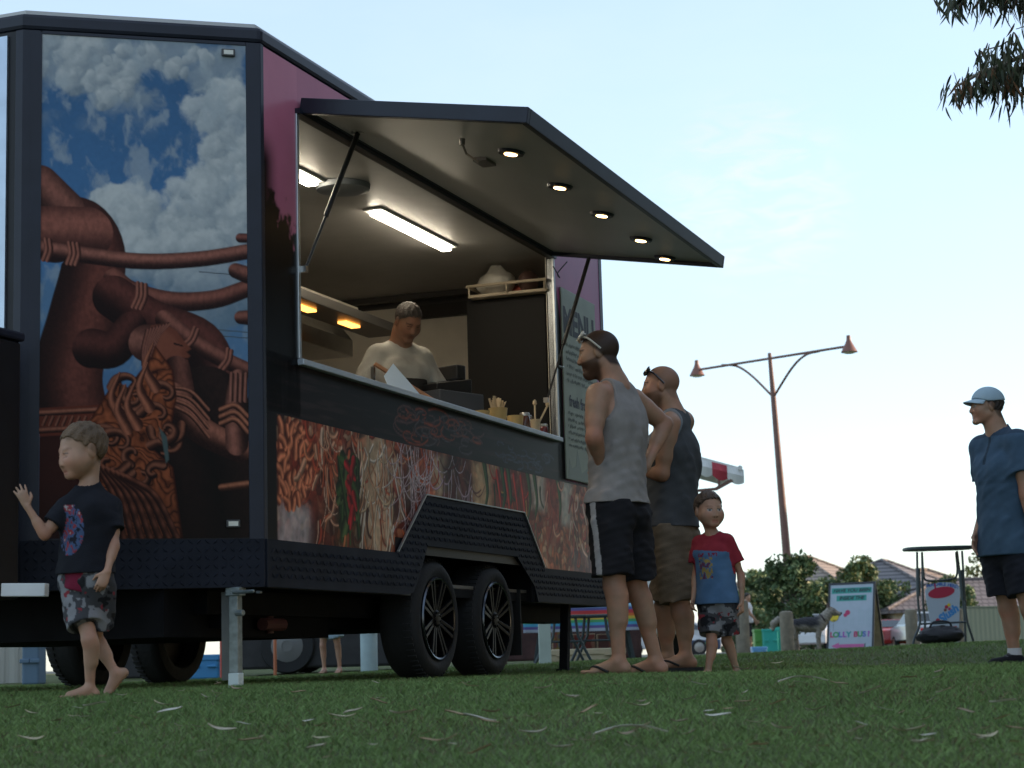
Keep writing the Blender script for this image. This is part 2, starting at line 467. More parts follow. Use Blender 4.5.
# ------------------------------------------------------------------ printed pictures on the trailer, painted as coloured vertices
class Canvas:
    gain = 1.0
    """a sheet of coloured points; X,Y are picture coordinates, C the printed colour"""
    def __init__(s, X, Y, base): s.X, s.Y = X, Y; s.C = np.ones(X.shape + (3,)) * np.array(base)
    def mixin(s, m_, col): s.C = s.C * (1 - m_[..., None]) + np.asarray(col) * m_[..., None]
    def seg(s, pts):
        """distance to polyline, arc parameter and signed side"""
        best = np.full(s.X.shape, 1e9); par = np.zeros(s.X.shape); sd = np.zeros(s.X.shape)
        pts = np.array(pts, float); ln = np.concatenate([[0], np.cumsum(np.linalg.norm(np.diff(pts, axis=0), axis=1))])
        for i in range(len(pts) - 1):
            a, b = pts[i], pts[i + 1]; d = b - a; L2 = d @ d + 1e-9
            t = np.clip(((s.X - a[0]) * d[0] + (s.Y - a[1]) * d[1]) / L2, 0, 1)
            ex, ey = s.X - a[0] - t * d[0], s.Y - a[1] - t * d[1]
            q = np.hypot(ex, ey); m_ = q < best
            best = np.where(m_, q, best); par = np.where(m_, ln[i] + t * (ln[i + 1] - ln[i]), par)
            sd = np.where(m_, ex * -d[1] / math.sqrt(L2) + ey * d[0] / math.sqrt(L2), sd)
        return best, par / ln[-1], sd
    def tube(s, pts, w0, w1, dark, light, soft=.7, hi=-.35, rings=0, grain=0):
        """a rounded form of varying width with printed modelling across it"""
        pts = smooth_path(pts)
        d, t, sd = s.seg(pts)
        w = w0 + (w1 - w0) * t
        m_ = sstep(w + soft, w - soft, d)
        v = np.clip(sd / w, -1, 1)
        sh = np.exp(-((v - hi) / .55) ** 2)
        if grain: sh = sh * (1 - grain + 2 * grain * fbm(s.X * .25, s.Y * .25, 4))
        if s.gain != 1: dark, light = [(.80 * np.array(q) + .20 * np.mean(q)) * s.gain for q in (dark, light)]; sh = np.clip(sh * (.70 + .6 * fbm(s.X * .45 + 3, s.Y * .22, 5)) + .10 * (fbm(s.X * .9, s.Y * .9, 3) - .5), 0, 1.1)
        if rings: sh = sh * (.72 + .28 * np.cos(t * rings * 2 * np.pi))
        s.mixin(m_, np.array(dark) + (np.array(light) - np.array(dark)) * sh[..., None])
    def poly(s, pts, col, soft=.8):
        pts = np.array(pts, float); n = len(pts)
        ins = np.zeros(s.X.shape, bool)
        for i in range(n):
            a, b = pts[i], pts[(i + 1) % n]
            c = ((a[1] > s.Y) != (b[1] > s.Y)) & (s.X < (b[0] - a[0]) * (s.Y - a[1]) / (b[1] - a[1] + 1e-12) + a[0])
            ins ^= c
        d, _, _ = s.seg(np.vstack([pts, pts[:1]]))
        m_ = sstep(-soft, soft, np.where(ins, d, -d))
        s.mixin(m_, col)
        return np.where(ins, d, -d)
    def build(s, name, fn, m_, parent):
        """fn maps arrays of picture coordinates to xyz"""
        V = fn(s.X, s.Y).reshape(-1, 3); r, c = s.X.shape
        i, j = np.meshgrid(np.arange(c - 1), np.arange(r - 1)); q = (j * c + i).ravel()
        F = np.stack([q, q + c, q + c + 1, q + 1], 1)
        return link(name, npmesh(name, V, F, False, np.clip(s.C, 0, 1).reshape(-1, 3)), m_, parent)
def smooth_path(pts, n=6):
    pts = np.array(pts, float)
    if len(pts) < 3: return pts
    P = np.vstack([2 * pts[0] - pts[1], pts, 2 * pts[-1] - pts[-2]]); out = []
    for i in range(1, len(P) - 2):
        for t in np.linspace(0, 1, n, endpoint=False):
            out.append(.5 * ((2 * P[i]) + (-P[i - 1] + P[i + 1]) * t + (2 * P[i - 1] - 5 * P[i] + 4 * P[i + 1] - P[i + 2]) * t * t + (-P[i - 1] + 3 * P[i] - 3 * P[i + 1] + P[i + 2]) * t ** 3))
    out.append(pts[-1]); return np.array(out)
def grid(x0, x1, y0, y1, step):
    return np.meshgrid(np.linspace(x0, x1, int(abs(x1 - x0) / step) + 2), np.linspace(y0, y1, int(abs(y1 - y0) / step) + 2))
# ------------------------------------------------------------------ the food trailer
TA = R(20.26)                               # its long side recedes at this angle from +Y
T0 = np.array([-1.103, 8.30, -0.085])
TN = np.array([math.cos(TA), -math.sin(TA), 0]); TU = np.array([math.sin(TA), math.cos(TA), 0])
ZB = .085
def TW(x, y, z): return T0 + TN * x + TU * y + np.array([0, 0, z + ZB])
def TP(px, py, x):                           # pixel -> (y, z) on the plane at local x
    d = ray(px, py); o = np.array([T0[0], T0[1], 0]) + TN * x
    X = d * (o @ TN) / (d @ TN); return float((X - o) @ TU), float(X[2])
def TE(px, py, y):                           # pixel -> (x, z) on the plane at local y
    d = ray(px, py); o = np.array([T0[0], T0[1], 0]) + TU * y
    X = d * (o @ TU) / (d @ TU); return float((X - o) @ TN), float(X[2])
trailer = thing('food_trailer', 'big black food trailer with a printed wrap and its serving hatch propped open', 'food trailer', T0, -TA)
LZ = (0, 0, ZB)
def tb(mb, name, m, parent=None, **k):
    return mb.build(name, m, parent or trailer, loc=LZ if parent is None else None, **k)
NAVY = mat('navy_trim', (.014, .017, .03, 1), .4, var=.15, spec=.35)
BLACK = mat('black_paint', (.010, .010, .013, 1), .45, var=.2, spec=.3)
CHASS = mat('chassis_black', (.006, .006, .0075, 1), .8, var=.3, spec=.15)
CREAM = mat('cream_lining', (.66, .60, .50, 1), .5, var=.05)
CEIL = mat('ceiling_lining', (.30, .29, .275, 1), .45, var=.06)
ALU = mat('aluminium', (.55, .58, .60, 1), .38, metal=.85, var=.08)
STEEL = mat('stainless', (.48, .47, .45, 1), .3, metal=1, var=.1)
GALV = mat('galvanised', (.20, .235, .24, 1), .45, metal=.5, var=.25, vscale=30)
CHK = mat('checker_plate', (.014, .016, .024, 1), .6, var=.3, vscale=5, spec=.12)
WRAP = mat('printed_wrap', (.5, .5, .5, 1), .3, attr=True, var=.03, spec=.14)
LEN, WID = 5.03, 2.3
SA = R(54.3)
UM = np.array([-math.sin(SA), -math.cos(SA)]); NM = np.array([math.cos(SA), -math.sin(SA)])
A0 = np.array([0., 0.]); A1 = A0 + UM * 1.035
PLAN = [(0, 0), (0, LEN), (-WID, LEN), (-WID, 0), (-WID - A1[0], A1[1]), (A1[0], A1[1])]
def inset(d):
    c = np.array([-WID / 2, 2.2]); P = []
    n = len(PLAN)
    for i in range(n):
        a, b, c_ = [np.array(PLAN[(i + k - 1) % n], float) for k in range(3)]
        e1 = (b - a) / np.linalg.norm(b - a); e2 = (c_ - b) / np.linalg.norm(c_ - b)
        n1 = np.array([-e1[1], e1[0]]); n2 = np.array([-e2[1], e2[0]])
        k = (n1 + n2) / (1 + n1 @ n2)
        P.append(tuple(b + k * d))
    return P
# roof slab with its dark edge trim
mb = MB(); mb.prism(inset(-.012), 2.80, 2.875)
roof = tb(mb, 'roof', NAVY, bevel=.018)
mb = MB(); mb.prism(inset(.03), 2.876, 2.90); mb.build('roof_skin', mat('roof_skin', (.5, .5, .5, 1), .5), roof)
# far side, rear, nose and offside walls
mb = MB()
mb.box(-WID, -WID + .04, .002, LEN, .345, 2.799)
mb.box(-WID + .041, -.0, LEN - .04, LEN, .345, 2.799)
def wall_between(mb, a, b, z0, z1, th=.04):
    a = np.array(a, float); b = np.array(b, float); e = (b - a) / np.linalg.norm(b - a); nn = np.array([-e[1], e[0]])
    mb.prism([a, b, b + nn * th, a + nn * th], z0, z1)
wall_between(mb, PLAN[3], PLAN[4], .345, 2.799)
wall_between(mb, PLAN[4], PLAN[5], .345, 2.799)
wall_between(mb, PLAN[5], PLAN[0], .345, 2.799)
tb(mb, 'wall', BLACK)
# serving side wall round the opening
W0, W1, WZ0, WZ1 = .365, 3.985, 1.40, 2.575
mb = MB()
mb.box(-.04, 0, .001, W0, .56, 2.799); mb.box(-.04, 0, W1, LEN - .041, .56, 2.799)
mb.box(-.04, 0, W0 + .0005, W1 - .0005, .56, WZ0); mb.box(-.04, 0, W0 + .0005, W1 - .0005, WZ1, 2.799)
mb.box(-.03, -.001, .001, 1.60, .345, .559); mb.box(-.03, -.001, 3.48, LEN - .041, .345, .559)
tb(mb, 'serving_wall', BLACK)
# corner trims
def corner_post(i, w1, w2, z0=.35, z1=2.80, proud=.007):
    p, b, nx_ = [np.array(PLAN[(i + k) % 6], float) for k in (-1, 0, 1)]
    e1 = (p - b) / np.linalg.norm(p - b); e2 = (nx_ - b) / np.linalg.norm(nx_ - b)
    n1 = np.array([e1[1], -e1[0]]) ; n2 = np.array([-e2[1], e2[0]])
    c = np.array([-WID / 2, 2.2])
    if n1 @ (b - c) < 0: n1 = -n1
    if n2 @ (b - c) < 0: n2 = -n2
    o = b + (n1 + n2) / (1 + n1 @ n2) * proud
    mb = MB(); P = [b + e1 * w1, b + e1 * w1 + n1 * proud, o, b + e2 * w2 + n2 * proud, b + e2 * w2]
    mb.prism(P, z0, z1); return mb
tb(corner_post(0, .062, .028), 'corner_trim', NAVY, bevel=.003)
tb(corner_post(1, .06, .06), 'corner_trim', NAVY, bevel=.003)
tb(corner_post(5, .035, .075), 'corner_trim', NAVY, bevel=.003)
mb = MB()
def chamf(al, z, out): p = UM * al + NM * out; return (p[0], p[1], z)
mb.add([chamf(a, z, o) for o in (.001, .009) for a, z in ((.955, .56), (1.0, .56), (1.0, 2.79), (.955, 2.79))], [(0, 1, 2, 3), (7, 6, 5, 4), (0, 4, 5, 1), (1, 5, 6, 2), (2, 6, 7, 3), (3, 7, 4, 0)])
mb.add([chamf(a, z, o) for o in (.001, .008) for a, z in ((.0631, 2.785), (.9549, 2.785), (.9549, 2.799), (.0631, 2.799))], [(0, 1, 2, 3), (7, 6, 5, 4), (0, 4, 5, 1), (1, 5, 6, 2), (2, 6, 7, 3), (3, 7, 4, 0)])
tb(mb, 'panel_trim', NAVY)
# nose face: riveted metal strip and wrap
nose_x = A1[0]; ny = A1[1]
mb = MB(); mb.box(nose_x - .175, nose_x - .076, ny - .012, ny - .0005, .36, 2.78)
strip = tb(mb, 'riveted_strip', mat('sky_grey_metal', (.42, .47, .54, 1), .3, metal=.75, var=.1))
mb = MB()
for k in range(24): mb.lathe([(.006, 0), (.005, -.004)], 8, (nose_x - .145, ny - .0122, .45 + k * .1), 'y')
mb.build('rivet', STEEL, strip)
X, Y = grid(0, 40, 0, 223, 1.2)
cv = Canvas(X, Y, lin(66, 130, 190)); cl = fbm(X * .06 + 5, Y * .05 + 3, 6)
cv.mixin(sstep(.42, .6, cl), lin(205, 212, 220)); cv.mixin(sstep(120, 150, Y + 14 * cl), lin(140, 78, 60))
cv.build('printed_panel', lambda X, Y: np.stack([nose_x - .178 - X / 100, np.full(X.shape, ny - .004), 2.785 - Y / 100], -1), WRAP, trailer).location = LZ

# ---- the big printed mural on the angled corner (a generic carved terracotta scene under clouds)
X, Y = grid(38, 250, 33, 540, .95)
cv = Canvas(X, Y, lin(82, 132, 182)); cv.gain = 1.22
cv.C *= (1.12 - .35 * sstep(330, 30, Y))[..., None]
wx = X + 9 * (fbm(X * .05, Y * .05, 4) - .5); wy = Y + 14 * (fbm(X * .05 + 30, Y * .05 + 8, 4) - .5)
def cloud(lo, col, soft=.5):
    cv.mixin(np.clip(lo, 0, 1) , col)
tex = fbm(wx * .035, wy * .04, 7)
crs = random.Random(12)
def cumulus(cx, cy, rx, ry, pw=3.2, shade=.5):
    puffs = [(cx + rx * math.cos(t) * q, cy + ry * math.sin(t) * q, crs.uniform(.30, .60) * min(rx, ry)) for t, q in ((crs.uniform(0, 6.28), crs.random() ** .5) for _ in range(15))]
    puffs = [(cx, cy, min(rx, ry) * .9)] + sorted(puffs, key=lambda p: p[1])
    for (px, py, r) in puffs:
        dx, dy = (wx - px) / r, (wy - py) / r
        n = fbm(wx * .10 + px, wy * .10 + py, 5) - .5
        m_ = sstep(-.05, .40, 1 - np.hypot(dx, dy) + .8 * n) * .9
        g = np.clip(.55 - .30 * dx - .38 * dy + .65 * n - shade * .5 * (py - cy) / ry, 0, 1)
        cv.C = cv.C * (1 - m_[..., None]) + (np.array(lin(128, 146, 160)) * (1 - g[..., None]) + np.array(lin(228, 230, 228)) * g[..., None]) * m_[..., None]
hz = sstep(.40, .72, tex + .30 * sstep(110, 40, Y) + .12 * sstep(150, 60, X) * sstep(120, 60, Y) - .05)
cv.mixin(hz * .85 * sstep(150, 90, Y + 30 * (tex - .5)), lin(170, 182, 190))
cumulus(78, 54, 56, 32, shade=.2); cumulus(150, 48, 70, 18, shade=.1); cumulus(106, 84, 24, 18, shade=.2)
cumulus(236, 128, 42, 46); cumulus(250, 170, 50, 40)
cumulus(98, 212, 26, 30); cv.mixin(.6 * sstep(.5, .75, fbm(wx * .08, wy * .05, 5) + .5 * np.exp(-((X - 138) / 12) ** 2 - ((Y - 172) / 16) ** 2)) , lin(190, 200, 206)); cumulus(150, 236, 70, 44); cumulus(210, 216, 60, 44); cumulus(215, 270, 70, 50, shade=.8); cumulus(130, 262, 50, 30, shade=.8)
cv.mixin(sstep(250, 300, Y) * .55, lin(110, 138, 160))
cv.mixin(sstep(372, 376, Y) * sstep(90, 100, X) * .3, lin(70, 120, 170))
DK, MD, LT = lin(38, 14, 10), lin(118, 54, 38), lin(186, 104, 74)
# wire lines in the sky
for y0 in (272, 330, 336): cv.tube([(200, y0), (250, y0 + 3)], .5, .5, lin(70, 80, 90), lin(80, 90, 100), .4)
# column and its rounded shoulder
cv.tube([(52, 236), (78, 232), (92, 262), (80, 320), (66, 380), (74, 430)], 31, 36, DK, MD, hi=-.25, grain=.35)
cv.tube([(36, 190), (62, 212)], 22, 20, DK, lin(150, 82, 62), hi=-.3, grain=.3)
cv.tube([(40, 236), (84, 236)], 26, 27, lin(60, 24, 18), lin(160, 84, 62), hi=-.35, grain=.3)
# ropes across
cv.tube([(112, 282), (130, 294), (170, 303), (215, 300), (250, 288)], 11, 9, DK, lin(150, 78, 58), hi=-.4, grain=.2)
cv.tube([(112, 300), (150, 324), (200, 344), (215, 380), (210, 410)], 22, 24, lin(30, 10, 8), lin(104, 46, 34), hi=-.45, grain=.3)
cv.tube([(90, 352), (112, 352), (130, 330)], 20, 16, lin(26, 9, 7), lin(92, 40, 30), hi=-.4, grain=.3)
cv.tube([(164, 322), (190, 342), (222, 360), (250, 372)], 10, 8, DK, lin(150, 80, 60), hi=-.4, grain=.2)



cv.tube([(38, 253), (80, 258), (140, 263), (200, 259), (250, 250)], 8.5, 8, DK, lin(166, 92, 70), hi=-.4, grain=.2)


def knot(cx, cy, ang, half, n=3):
    ux, uy = math.cos(ang), math.sin(ang)
    for q in range(n):
        o = (q - (n - 1) / 2) * 4.2
        cv.tube([(cx + o * ux - half * uy, cy + o * uy + half * ux), (cx + o * ux + 2.2 * ux, cy + o * uy + 2.2 * uy), (cx + o * ux + half * uy, cy + o * uy - half * ux)], 2.5, 2.3, lin(52, 20, 14), lin(172, 94, 68), .5)
knot(70, 257, .08, 10); knot(44, 254, .1, 10, 2); knot(138, 298, .2, 12); knot(190, 340, .6, 11, 2); knot(227, 361, .4, 10, 2)
cv.tube([(238, 270), (250, 274)], 8, 9, DK, lin(150, 80, 60), grain=.4)
cv.tube([(243, 236), (250, 236)], 5, 5, DK, lin(140, 70, 55))
cv.tube([(243, 318), (252, 318)], 7, 8, DK, lin(150, 80, 60))
# heavy dark mass and carved forms at the right
cv.tube([(206, 410), (230, 460), (232, 540)], 42, 56, lin(16, 8, 7), lin(44, 22, 16), hi=-.5, grain=.4)
cv.tube([(150, 420), (180, 470), (190, 540)], 26, 40, lin(14, 7, 6), lin(36, 18, 14), hi=-.2, grain=.4)
cv.tube([(146, 346), (160, 346)], 19, 19, lin(58, 24, 17), lin(146, 82, 62), hi=-.2, grain=.3)
hd_ = cv.poly([(150, 328), (164, 326), (176, 333), (183, 342), (191, 351), (186, 354), (190, 358), (187, 361), (188, 366), (181, 374), (170, 376), (158, 370), (148, 358)], lin(128, 68, 50), 1.2)
cv.mixin(sstep(3, 9, hd_) * .5, lin(160, 92, 70)); cv.mixin(sstep(0, 5, hd_) * sstep(356, 372, Y) * .6, lin(60, 26, 18)); cv.tube([(174, 346), (182, 348)], 1.1, .8, lin(40, 16, 12), lin(60, 26, 18), .4); cv.tube([(182, 361), (188, 361)], .8, .6, lin(40, 16, 12), lin(60, 26, 18), .4)
for k in range(8): cv.tube([(168 - 3.2 * k, 326 + 1.0 * k), (158 - 2.4 * k, 338 + 2 * k), (152 - 1.5 * k, 354 + 2 * k)], 1.9, 1.5, lin(66, 28, 20), lin(150, 82, 60), .5)
cv.tube([(176, 372), (178, 392)], 14, 16, DK, lin(120, 62, 45), grain=.3)
cv.tube([(172, 400), (200, 432), (240, 452)], 15, 13, DK, lin(168, 92, 64), hi=-.5, grain=.2)
for k in range(4): cv.tube([(170, 390 + 6 * k), (190, 394 + 8 * k), (208, 412 + 9 * k)], 2.2, 2.2, DK, lin(170, 94, 62), .5)
cv.tube([(238, 446), (236, 408), (240, 380)], 12, 9, DK, lin(158, 88, 66), hi=-.3, grain=.2)
for k in range(4): cv.tube([(232 + 5 * k, 402), (233 + 5 * k, 376)], 2.6, 2.2, DK, lin(170, 96, 72), .5)
for k in range(3): cv.tube([(222, 412 + 7 * k), (236, 408 + 7 * k), (248, 418 + 8 * k)], 3, 3, DK, lin(186, 102, 62), .5)
cv.tube([(222, 490), (248, 487)], 3.6, 4, lin(60, 24, 12), lin(196, 110, 66), .6)
# ledge and scroll carving
cv.poly([(38, 412), (100, 408), (100, 436), (38, 440)], MD); cv.tube([(38, 417), (100, 413)], 3, 3, DK, lin(176, 96, 62), .5); cv.tube([(38, 434), (100, 430)], 3, 3, DK, lin(170, 92, 60), .5)
for k in range(9): cv.tube([(42 + 6.5 * k, 428), (45 + 6.5 * k, 421)], 1.8, 1.8, DK, lin(160, 86, 56), .5)
cv.poly([(38, 440), (100, 436), (110, 540), (38, 540)], lin(64, 26, 20))
cv.poly([(84, 430), (118, 376), (122, 396), (150, 360), (154, 348), (172, 372), (176, 400), (170, 430), (150, 450), (172, 470), (182, 540), (92, 540), (100, 470)], lin(84, 34, 20))
rs = random.Random(3)
orn = cv.poly([(84, 430), (118, 376), (122, 396), (150, 360), (154, 348), (172, 372), (176, 400), (170, 430), (150, 450), (172, 470), (182, 540), (92, 540), (100, 470)], lin(70, 28, 16))
w1_ = fbm(X * .035 + 3, Y * .03 + 7, 3); w2_ = fbm(X * .05 + 40, Y * .045 + 2, 3)
ph_ = (X * .16 - Y * .30) + 26 * w1_ + 9 * w2_; rid = np.abs(np.sin(ph_)) ** .8; rid2 = np.abs(np.sin(ph_ * .5 + 14 * w2_))
colr = np.array(lin(46, 17, 10)) * (1 - rid[..., None]) + np.array(lin(176, 94, 58)) * rid[..., None]
mo_ = sstep(0, 4, orn) * (.55 + .45 * rid2)
cv.C = cv.C * (1 - mo_[..., None]) + colr * mo_[..., None]
for k in range(17):
    t = rs.random(); cx = 92 + 70 * rs.random() + 14 * t; cy = 376 + 100 * t
    if cy < 420 and cx < 150 - (cy - 360) : cx += 26
    r0 = 9 + 10 * rs.random(); a = rs.random() * 6.28; sgn = rs.choice((-1, 1))
    P = [(cx + r0 * (1 - q / 7) * math.cos(a + sgn * q * .62) * 1.2, cy + r0 * (1 - q / 7) * math.sin(a + sgn * q * .62)) for q in range(7)]
    cv.tube([(q[0] + 1.4, q[1] + 1.8) for q in P], 4.6, 2.2, lin(30, 10, 6), lin(44, 16, 9), .8); cv.tube(P, 4.4, 1.8, lin(52, 20, 11), lin(150, 80, 48), .6, hi=-.3)
for x0, y0 in ((118, 376), (124, 388), (152, 346), (134, 384), (146, 366)):
    cv.tube([(x0 + 2, y0 + 44), (x0 - 8, y0 + 24), (x0, y0)], 6, 1, lin(60, 22, 12), lin(180, 96, 56), .6)
for k in range(7):
    cv.tube([(96 + 5 * k, 468 + 2 * k), (112 + 7 * k, 498), (122 + 9 * k, 540)], 3.2, 3.6, lin(44, 16, 10), lin(150, 74, 42), .6, rings=5)
cv.mixin(sstep(470, 545, Y + .1 * X) * .45, lin(16, 8, 7))
cv.poly([(158, 430), (166, 440), (168, 462), (165, 466), (162, 448)], lin(84, 100, 98))
cv.C *= (.70 * (.93 + .14 * fbm(X * .3, Y * .3, 3)))[..., None]
def mural_map(X, Y):
    al = .9549 - (X - 38) / 212 * (.9549 - .0625); z = 2.784 - (Y - 33) / 507 * (2.784 - .562)
    return np.stack([UM[0] * al + NM[0] * .004, UM[1] * al + NM[1] * .004, z], -1)
cv.build('mural_panel', mural_map, WRAP, trailer).location = LZ
# small marker lights on the mural
for (al, z) in ((.141, 2.745), (.133, .622)):
    mb = MB(); mb.add([chamf(al + sx * .03, z + sz * .017, o) for o in (.005, .018) for sx, sz in ((-1, -1), (1, -1), (1, 1), (-1, 1))], [(3, 2, 1, 0), (4, 5, 6, 7), (0, 1, 5, 4), (1, 2, 6, 5), (2, 3, 7, 6), (3, 0, 4, 7)])
    ml = tb(mb, 'marker_light', mat('marker_housing', (.05, .05, .05, 1), .4), bevel=.003)
    mb = MB(); mb.add([chamf(al + sx * .021, z + sz * .010, o) for o in (.0185, .021) for sx, sz in ((-1, -1), (1, -1), (1, 1), (-1, 1))], [(3, 2, 1, 0), (4, 5, 6, 7), (0, 1, 5, 4), (1, 2, 6, 5), (2, 3, 7, 6), (3, 0, 4, 7)])
    mb.build('lens', mat('marker_lens', (.7, .68, .6, 1), .2), ml)

# ---- printed serving side
def side_map(out): return lambda X, Y: np.stack([np.full(X.shape, out), X / 100, np.where((X > 140) & (X < 362), np.maximum(Y, 63.5), Y) / 100], -1)
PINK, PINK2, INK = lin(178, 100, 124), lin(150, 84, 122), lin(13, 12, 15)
def tree_refl(cv, base):
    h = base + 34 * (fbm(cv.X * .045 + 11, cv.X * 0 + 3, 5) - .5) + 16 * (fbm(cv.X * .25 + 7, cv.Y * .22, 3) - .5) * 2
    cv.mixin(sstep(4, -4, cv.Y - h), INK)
# near strip: pink print with a dark tree reflection painted into it
X, Y = grid(2.9, 36.4, 113, 279.5, .8)
cv = Canvas(X, Y, PINK); cv.mixin(sstep(215, 280, Y), lin(190, 110, 132)); cv.mixin(.4 * fbm(X * .05, Y * .03, 4), lin(206, 130, 150))
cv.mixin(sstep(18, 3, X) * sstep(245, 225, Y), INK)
tree_refl(cv, 200); cv.build('printed_panel', side_map(.004), WRAP, trailer).location = LZ
X, Y = grid(36.4, 398.5, 257.6, 279.5, 1.6)
cv = Canvas(X, Y, PINK); cv.mixin(.5 * fbm(X * .02, Y * .03, 4), lin(206, 130, 150)); cv.build('printed_panel', side_map(.004), WRAP, trailer).location = LZ
X, Y = grid(398.5, 497, 113, 279.5, 1.2)
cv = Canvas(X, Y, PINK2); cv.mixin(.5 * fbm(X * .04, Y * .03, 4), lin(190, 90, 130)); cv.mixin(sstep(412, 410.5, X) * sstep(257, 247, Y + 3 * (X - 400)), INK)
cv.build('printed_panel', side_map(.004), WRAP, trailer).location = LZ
# dark band under the opening with faint scrolls
X, Y = grid(2.9, 497, 112.2, 139.9, .7)
cv = Canvas(X, Y, INK); st = fbm(X * .03, Y * .5, 5)
cv.mixin(.55 * sstep(.5, .75, st), lin(58, 42, 44))
for k in range(46):
    cx, cy = 150 + 110 * rs.random(), 117 + 14 * rs.random(); a = rs.random() * 6.28; r0 = 4 + 9 * rs.random(); sg = rs.choice((-1, 1))
    P = [(cx + 1.9 * r0 * (1 - q / 9) * math.cos(a + sg * q * .6), cy + .55 * r0 * (1 - q / 9) * math.sin(a + sg * q * .6)) for q in range(8)]
    c = rs.choice([(96, 66, 66), (110, 70, 62), (84, 74, 80), (150, 66, 42)])
    cv.tube(P, .75, .35, lin(*[q * .6 for q in c]), lin(*c), .4)
for k in range(20):
    cx, cy = 290 + 90 * rs.random(), 116 + 10 * rs.random(); r0 = 3 + 6 * rs.random(); a = rs.random() * 6.28
    cv.tube([(cx + 1.8 * r0 * (1 - q / 9) * math.cos(a + q * .6), cy + .5 * r0 * (1 - q / 9) * math.sin(a + q * .6)) for q in range(8)], .7, .3, lin(34, 42, 56), lin(62, 76, 96), .4)
cv.build('printed_band', side_map(.004), WRAP, trailer).location = LZ
# the food band
X, Y = grid(2.9, 497, 55.2, 112.1, .55)
wx = X + 6 * (fbm(X * .09, Y * .09, 4) - .5); wy = Y + 6 * (fbm(X * .09 + 50, Y * .09, 4) - .5)
n1 = fbm(wx * .09, wy * .05, 6); n2 = fbm(wx * .22 + 20, wy * .10 + 9, 5)
cv = Canvas(X, Y, lin(120, 44, 32))
cv.mixin(sstep(.42, .62, n1), lin(200, 96, 66)); cv.mixin(sstep(.52, .7, n2) * .8, lin(226, 170, 136)); cv.mixin(sstep(.48, .36, n2) * .8, lin(52, 18, 16))
def strands(x0, x1, y0, y1, N, cols, w=.8, curl=10, ln=26):
    for k in range(N):
        x, y = x0 + (x1 - x0) * rs.random(), y0 + (y1 - y0) * rs.random(); a = -1.57 + rs.uniform(-.7, .7); P = [(x, y)]
        bend = rs.uniform(-.5, .5)
        for q in range(5):
            a += bend + rs.uniform(-.25, .25); x += ln / 5 * math.cos(a) * .8; y += ln / 5 * math.sin(a); P.append((x, y))
        c = rs.choice(cols); local_tube(P, w * rs.uniform(.6, 1.3), [q * .5 for q in c], c)
def local_tube(P, w, cd, cl_, w1=None):
    P = smooth_path(P); mgn = w * 2 + 2
    x0, x1, y0, y1 = P[:, 0].min() - mgn, P[:, 0].max() + mgn, P[:, 1].min() - mgn, P[:, 1].max() + mgn
    xs_ = cv.X[0]; ys_ = cv.Y[:, 0]
    a, b = np.searchsorted(xs_, [x0, x1]); c, d = np.searchsorted(ys_, [y0, y1])
    if b - a < 2 or d - c < 2: return
    sub = Canvas.__new__(Canvas); sub.X = cv.X[c:d, a:b]; sub.Y = cv.Y[c:d, a:b]; sub.C = cv.C[c:d, a:b]; sub.gain = 1.0
    sub.tube(P[::3] if len(P) > 9 else P, w, w1 or w * .6, lin(*cd), lin(*cl_), .35)
    cv.C[c:d, a:b] = sub.C
def region(x0, x1, y0, y1, col, k=.72, f=.6):
    m_ = sstep(x0 - 8, x0 + 8, wx + 10 * (n1 - .5)) * sstep(x1 + 8, x1 - 8, wx + 10 * (n1 - .5)) * sstep(y0 - 3, y0 + 3, wy) * sstep(y1 + 3, y1 - 3, wy)
    cv.mixin(m_ * k * (1 - f + 2 * f * n2).clip(0, 1), lin(*col))
def cells(N, seed, asp=1.7):
    g_ = np.random.default_rng(seed); Pp = np.stack([g_.uniform(0, 500, N), g_.uniform(52, 115, N)], 1)
    f1 = np.full(X.shape, 1e9); f2 = np.full(X.shape, 1e9); idn = np.zeros(X.shape, int); dx = np.zeros(X.shape); dy = np.zeros(X.shape)
    ang = g_.uniform(0, 3.14, N)
    order = np.argsort(Pp[:, 0])
    for n_ in order:
        c0, c1 = np.searchsorted(X[0], [Pp[n_, 0] - 16, Pp[n_, 0] + 16])
        if c1 <= c0: continue
        sl = (slice(None), slice(c0, c1)); ex, ey = wx[sl] - Pp[n_, 0], wy[sl] - Pp[n_, 1]
        ca, sa = math.cos(ang[n_]), math.sin(ang[n_]); d = np.hypot((ex * ca + ey * sa), (-ex * sa + ey * ca) * asp)
        m_ = d < f1[sl]
        f2[sl] = np.where(m_, f1[sl], np.minimum(f2[sl], d)); f1[sl] = np.where(m_, d, f1[sl]); idn[sl] = np.where(m_, n_, idn[sl]); dx[sl] = np.where(m_, ex, dx[sl]); dy[sl] = np.where(m_, ey, dy[sl])
    edge = np.clip((f2 - f1) / 3.0, 0, 1); hl = np.clip(.5 - .05 * dx + .09 * dy, 0, 1)
    return idn, edge, hl, g_.random(N)
idn, edge, hl, rnd = cells(1500, 4)
palc = np.array([lin(*c) for c in ((206, 96, 62), (176, 62, 42), (228, 140, 98), (110, 34, 26), (238, 188, 150), (150, 50, 34), (70, 24, 20), (214, 110, 70))])
cc_ = palc[(rnd * 7.99).astype(int)][idn] * (.25 + .85 * hl[..., None] * edge[..., None] + .1)
cv.C = cv.C * .25 + cc_ * .75
region(12, 45, 50, 72, (190, 180, 178)); region(12, 24, 95, 115, (30, 26, 24))
region(45, 72, 50, 80, (70, 22, 16)); region(70, 100, 55, 100, (30, 46, 20)); region(150, 168, 60, 112, (44, 20, 26))
